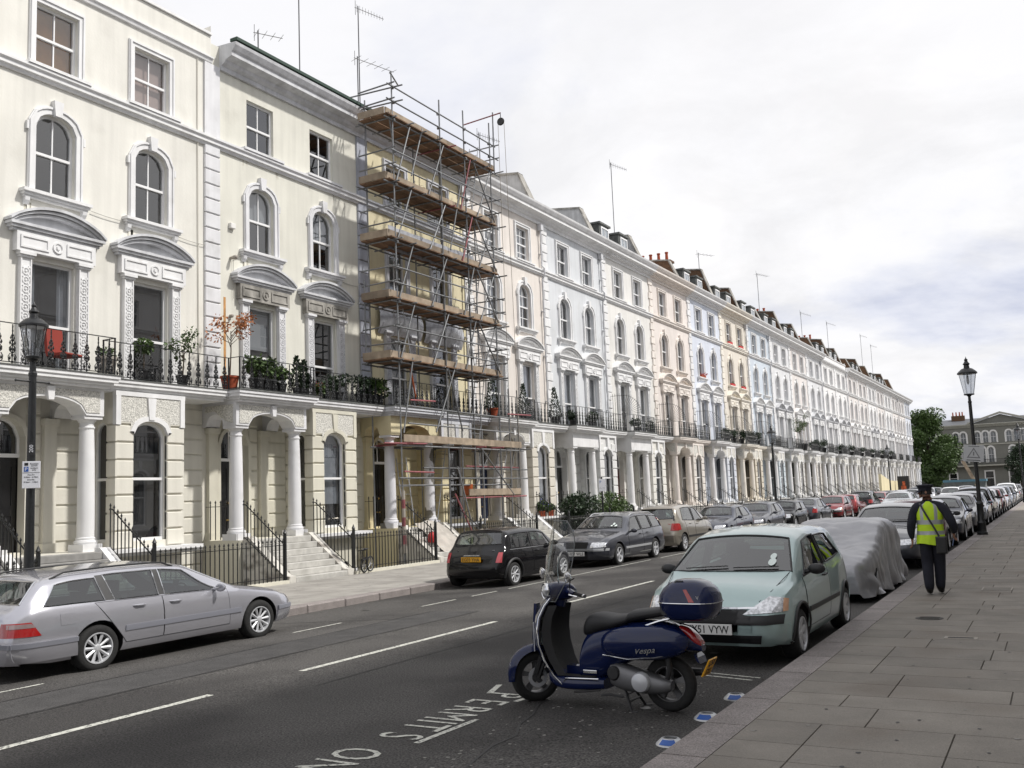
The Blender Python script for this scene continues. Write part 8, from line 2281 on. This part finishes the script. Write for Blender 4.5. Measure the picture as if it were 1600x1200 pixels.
# ------------------------------------------------------------------ small wear: gutter litter, gum spots, leaves, cables
def wear():
    rr = random.Random(77)
    gum = mat('gum_spot', (.26, .25, .23), .8); dark = mat('oil_stain', (.020, .019, .019), .45, var=.3, vscale=20)
    pv = bpy.data.objects['pavement_right']; rd = bpy.data.objects['road']; lp = bpy.data.objects['pavement']
    def spots(par, name, n, fx, fy, fz, r0, r1, m):
        mb = MB()
        for k in range(n):
            x, y = fx(), fy(); r = rr.uniform(r0, r1); a0 = rr.uniform(0, 6); z = fz(x)
            mb.poly([(x+r*(1+.25*sin(3*a+a0))*cos(a), y+r*(1+.25*cos(2*a+a0))*sin(a), z) for a in [2*pi*q/9 for q in range(9)]])
        o = obj(name, mb.mesh(name, [m], fix=False), par); o['kind'] = 'stuff'
    spots(pv, 'gum_spots', 260, lambda: rr.uniform(-2.1, 1.8), lambda: 4+30*rr.random()**1.3, lambda x: .1235, .008, .02, gum)
    spots(pv, 'dark_spots', 160, lambda: rr.uniform(-2.1, 1.8), lambda: 4+30*rr.random()**1.3, lambda x: .1238, .006, .018, M['tar'])
    spots(lp, 'gum_spots', 200, lambda: rr.uniform(-16.2, -12.8), lambda: rr.uniform(11, 34), lambda x: .0475, .01, .022, M['tar'])
    spots(rd, 'oil_stains', 26, lambda: rr.choice([rr.uniform(-4.4, -3.0), rr.uniform(-11.6, -10.9), rr.uniform(-7, -5)]), lambda: rr.uniform(5, 40), lambda x: road_z(x)+.003, .03, .13, dark)
    spots(rd, 'paint_flecks', 120, lambda: rr.uniform(-4.3, -3.0), lambda: rr.uniform(5.2, 9.5), lambda x: road_z(x)+.003, .004, .016, gum)
    # leaf and grit litter in the gutters
    grit = mat('gutter_grit', (.10, .085, .06), .95, obvar=.2, var=.4, vscale=30)
    mb = MB()
    for k in range(1500):
        sd = rr.random() < .5; x = (XR-abs(rr.gauss(0, .07))-.01) if sd else (XK+abs(rr.gauss(0, .07))+.01); y = 4+45*rr.random()**1.5; s = rr.uniform(.005, .018); a = rr.uniform(0, 6); z = road_z(x)+.004
        mb.poly([(x+s*cos(a), y+s*sin(a), z), (x-s*sin(a), y+s*cos(a), z+s*.3), (x-s*cos(a), y-s*sin(a), z), (x+s*sin(a), y-s*cos(a), z+s*.2)])
    o = obj('gutter_litter', mb.mesh('gutter_litter', [grit], fix=False), rd); o['kind'] = 'stuff'
    # cables looping over the first two facades and down the party line
    H = [o for o in bpy.data.objects if o.get('category') == 'house']
    h1 = [o for o in H if abs(o.location.y-hb(1)) < .1 and o.location.x < 0][0]; h2 = [o for o in H if abs(o.location.y-hb(2)) < .1 and o.location.x < 0][0]
    def cable(par, pts, r=.008, m=None, name='cable'):
        mb = MB(); P = [Vector(p) for p in pts]; Q = []
        for a, b in zip(P[:-1], P[1:]):
            L = (b-a).length
            for k in range(6): t = k/6; Q.append(a.lerp(b, t)-Vector((0, 0, .025*L*4*t*(1-t) if abs(a.z-b.z) < L*.5 else 0)))
        Q.append(P[-1]); mb.tube(Q, r, 4); obj(name, mb.mesh(name, [m or M['cable']]), par)
    cable(h1, [(.05, 2.8, 8.95), (.05, 3.9, 8.93)]); cable(h1, [(.05, 5.4, 8.9), (.05, 6.3, 8.88)]); cable(h1, [(.03, 6.05, 14.0), (.03, 6.05, 12.0), (.03, 6.08, 4.95)], .014, M['cable_pale'], 'wall_pipe')
    cable(h2, [(.04, 2.75, 9.0), (.04, 1.2, 8.95), (.04, .75, 8.7), (.04, .75, 7.6)], .007); cable(h2, [(.04, 5.4, 8.9), (.04, 6.2, 8.88), (.04, 6.3, 5.0)], .01)
    # rust run and vents by the party line
    mb = MB(); mb.box(.0, .004, .42, .50, 4.95, 7.6); obj('rust_run', mb.mesh('rust_run', [mat('rust_run', srgb(214, 160, 100, .7), .85, var=.3, vscale=5)]), h2)
    mb = MB(); mb.bbox(0, .10, .62, .80, 9.55, 9.70, .01); obj('vent_cowl', mb.mesh('vent_cowl', [M['white_trim']]), h2)
    mb = MB(); mb.lathe([(.04, 0), (.05, .12), (.06, .14), (.06, .22), (.03, .26), (.001, .26)], 12, (0, .68, 8.72), 'x'); obj('boiler_flue', mb.mesh('boiler_flue', [M['joint_pale']], smooth=True), h2)
    mb = MB(); mb.lathe([(.05, 0), (.05, .08), (.03, .12), (.001, .12)], 12, (0, .66, 7.1), 'x'); obj('wall_vent', mb.mesh('wall_vent', [M['joint_pale']], smooth=True), h2)
    # soot under sills, a separate thin stain on the first houses
    for h, k in ((h1, 0), (h2, 1)):
        mb = MB()
        for u in (1.87, 4.55):
            for s in (-.62, .62):
                for q in range(5):
                    x0 = u+s+rr.uniform(-.1, .1); L = rr.uniform(.2, .7); w = rr.uniform(.008, .03); z = 8.78
                    mb.poly([(.003, x0-w, z), (.003, x0+w, z), (.003, x0+w*.3, z-L), (.003, x0-w*.3, z-L)])
                    z = 11.80; mb.poly([(.003, x0-w, z), (.003, x0+w, z), (.003, x0+w*.3, z-L*.6), (.003, x0-w*.3, z-L*.6)]) if k else None
        o = obj('rain_stains', mb.mesh('rain_stains', [mat('rain_stain', (.52, .50, .42), .85)], fix=False), h); o['kind'] = 'stuff'
    # fine web of wires in the sky between aerials
M['cable'] = mat('cable', (.35, .34, .31), .7); M['cable_pale'] = mat('pale_pipe', (.6, .58, .52), .6)
wear()
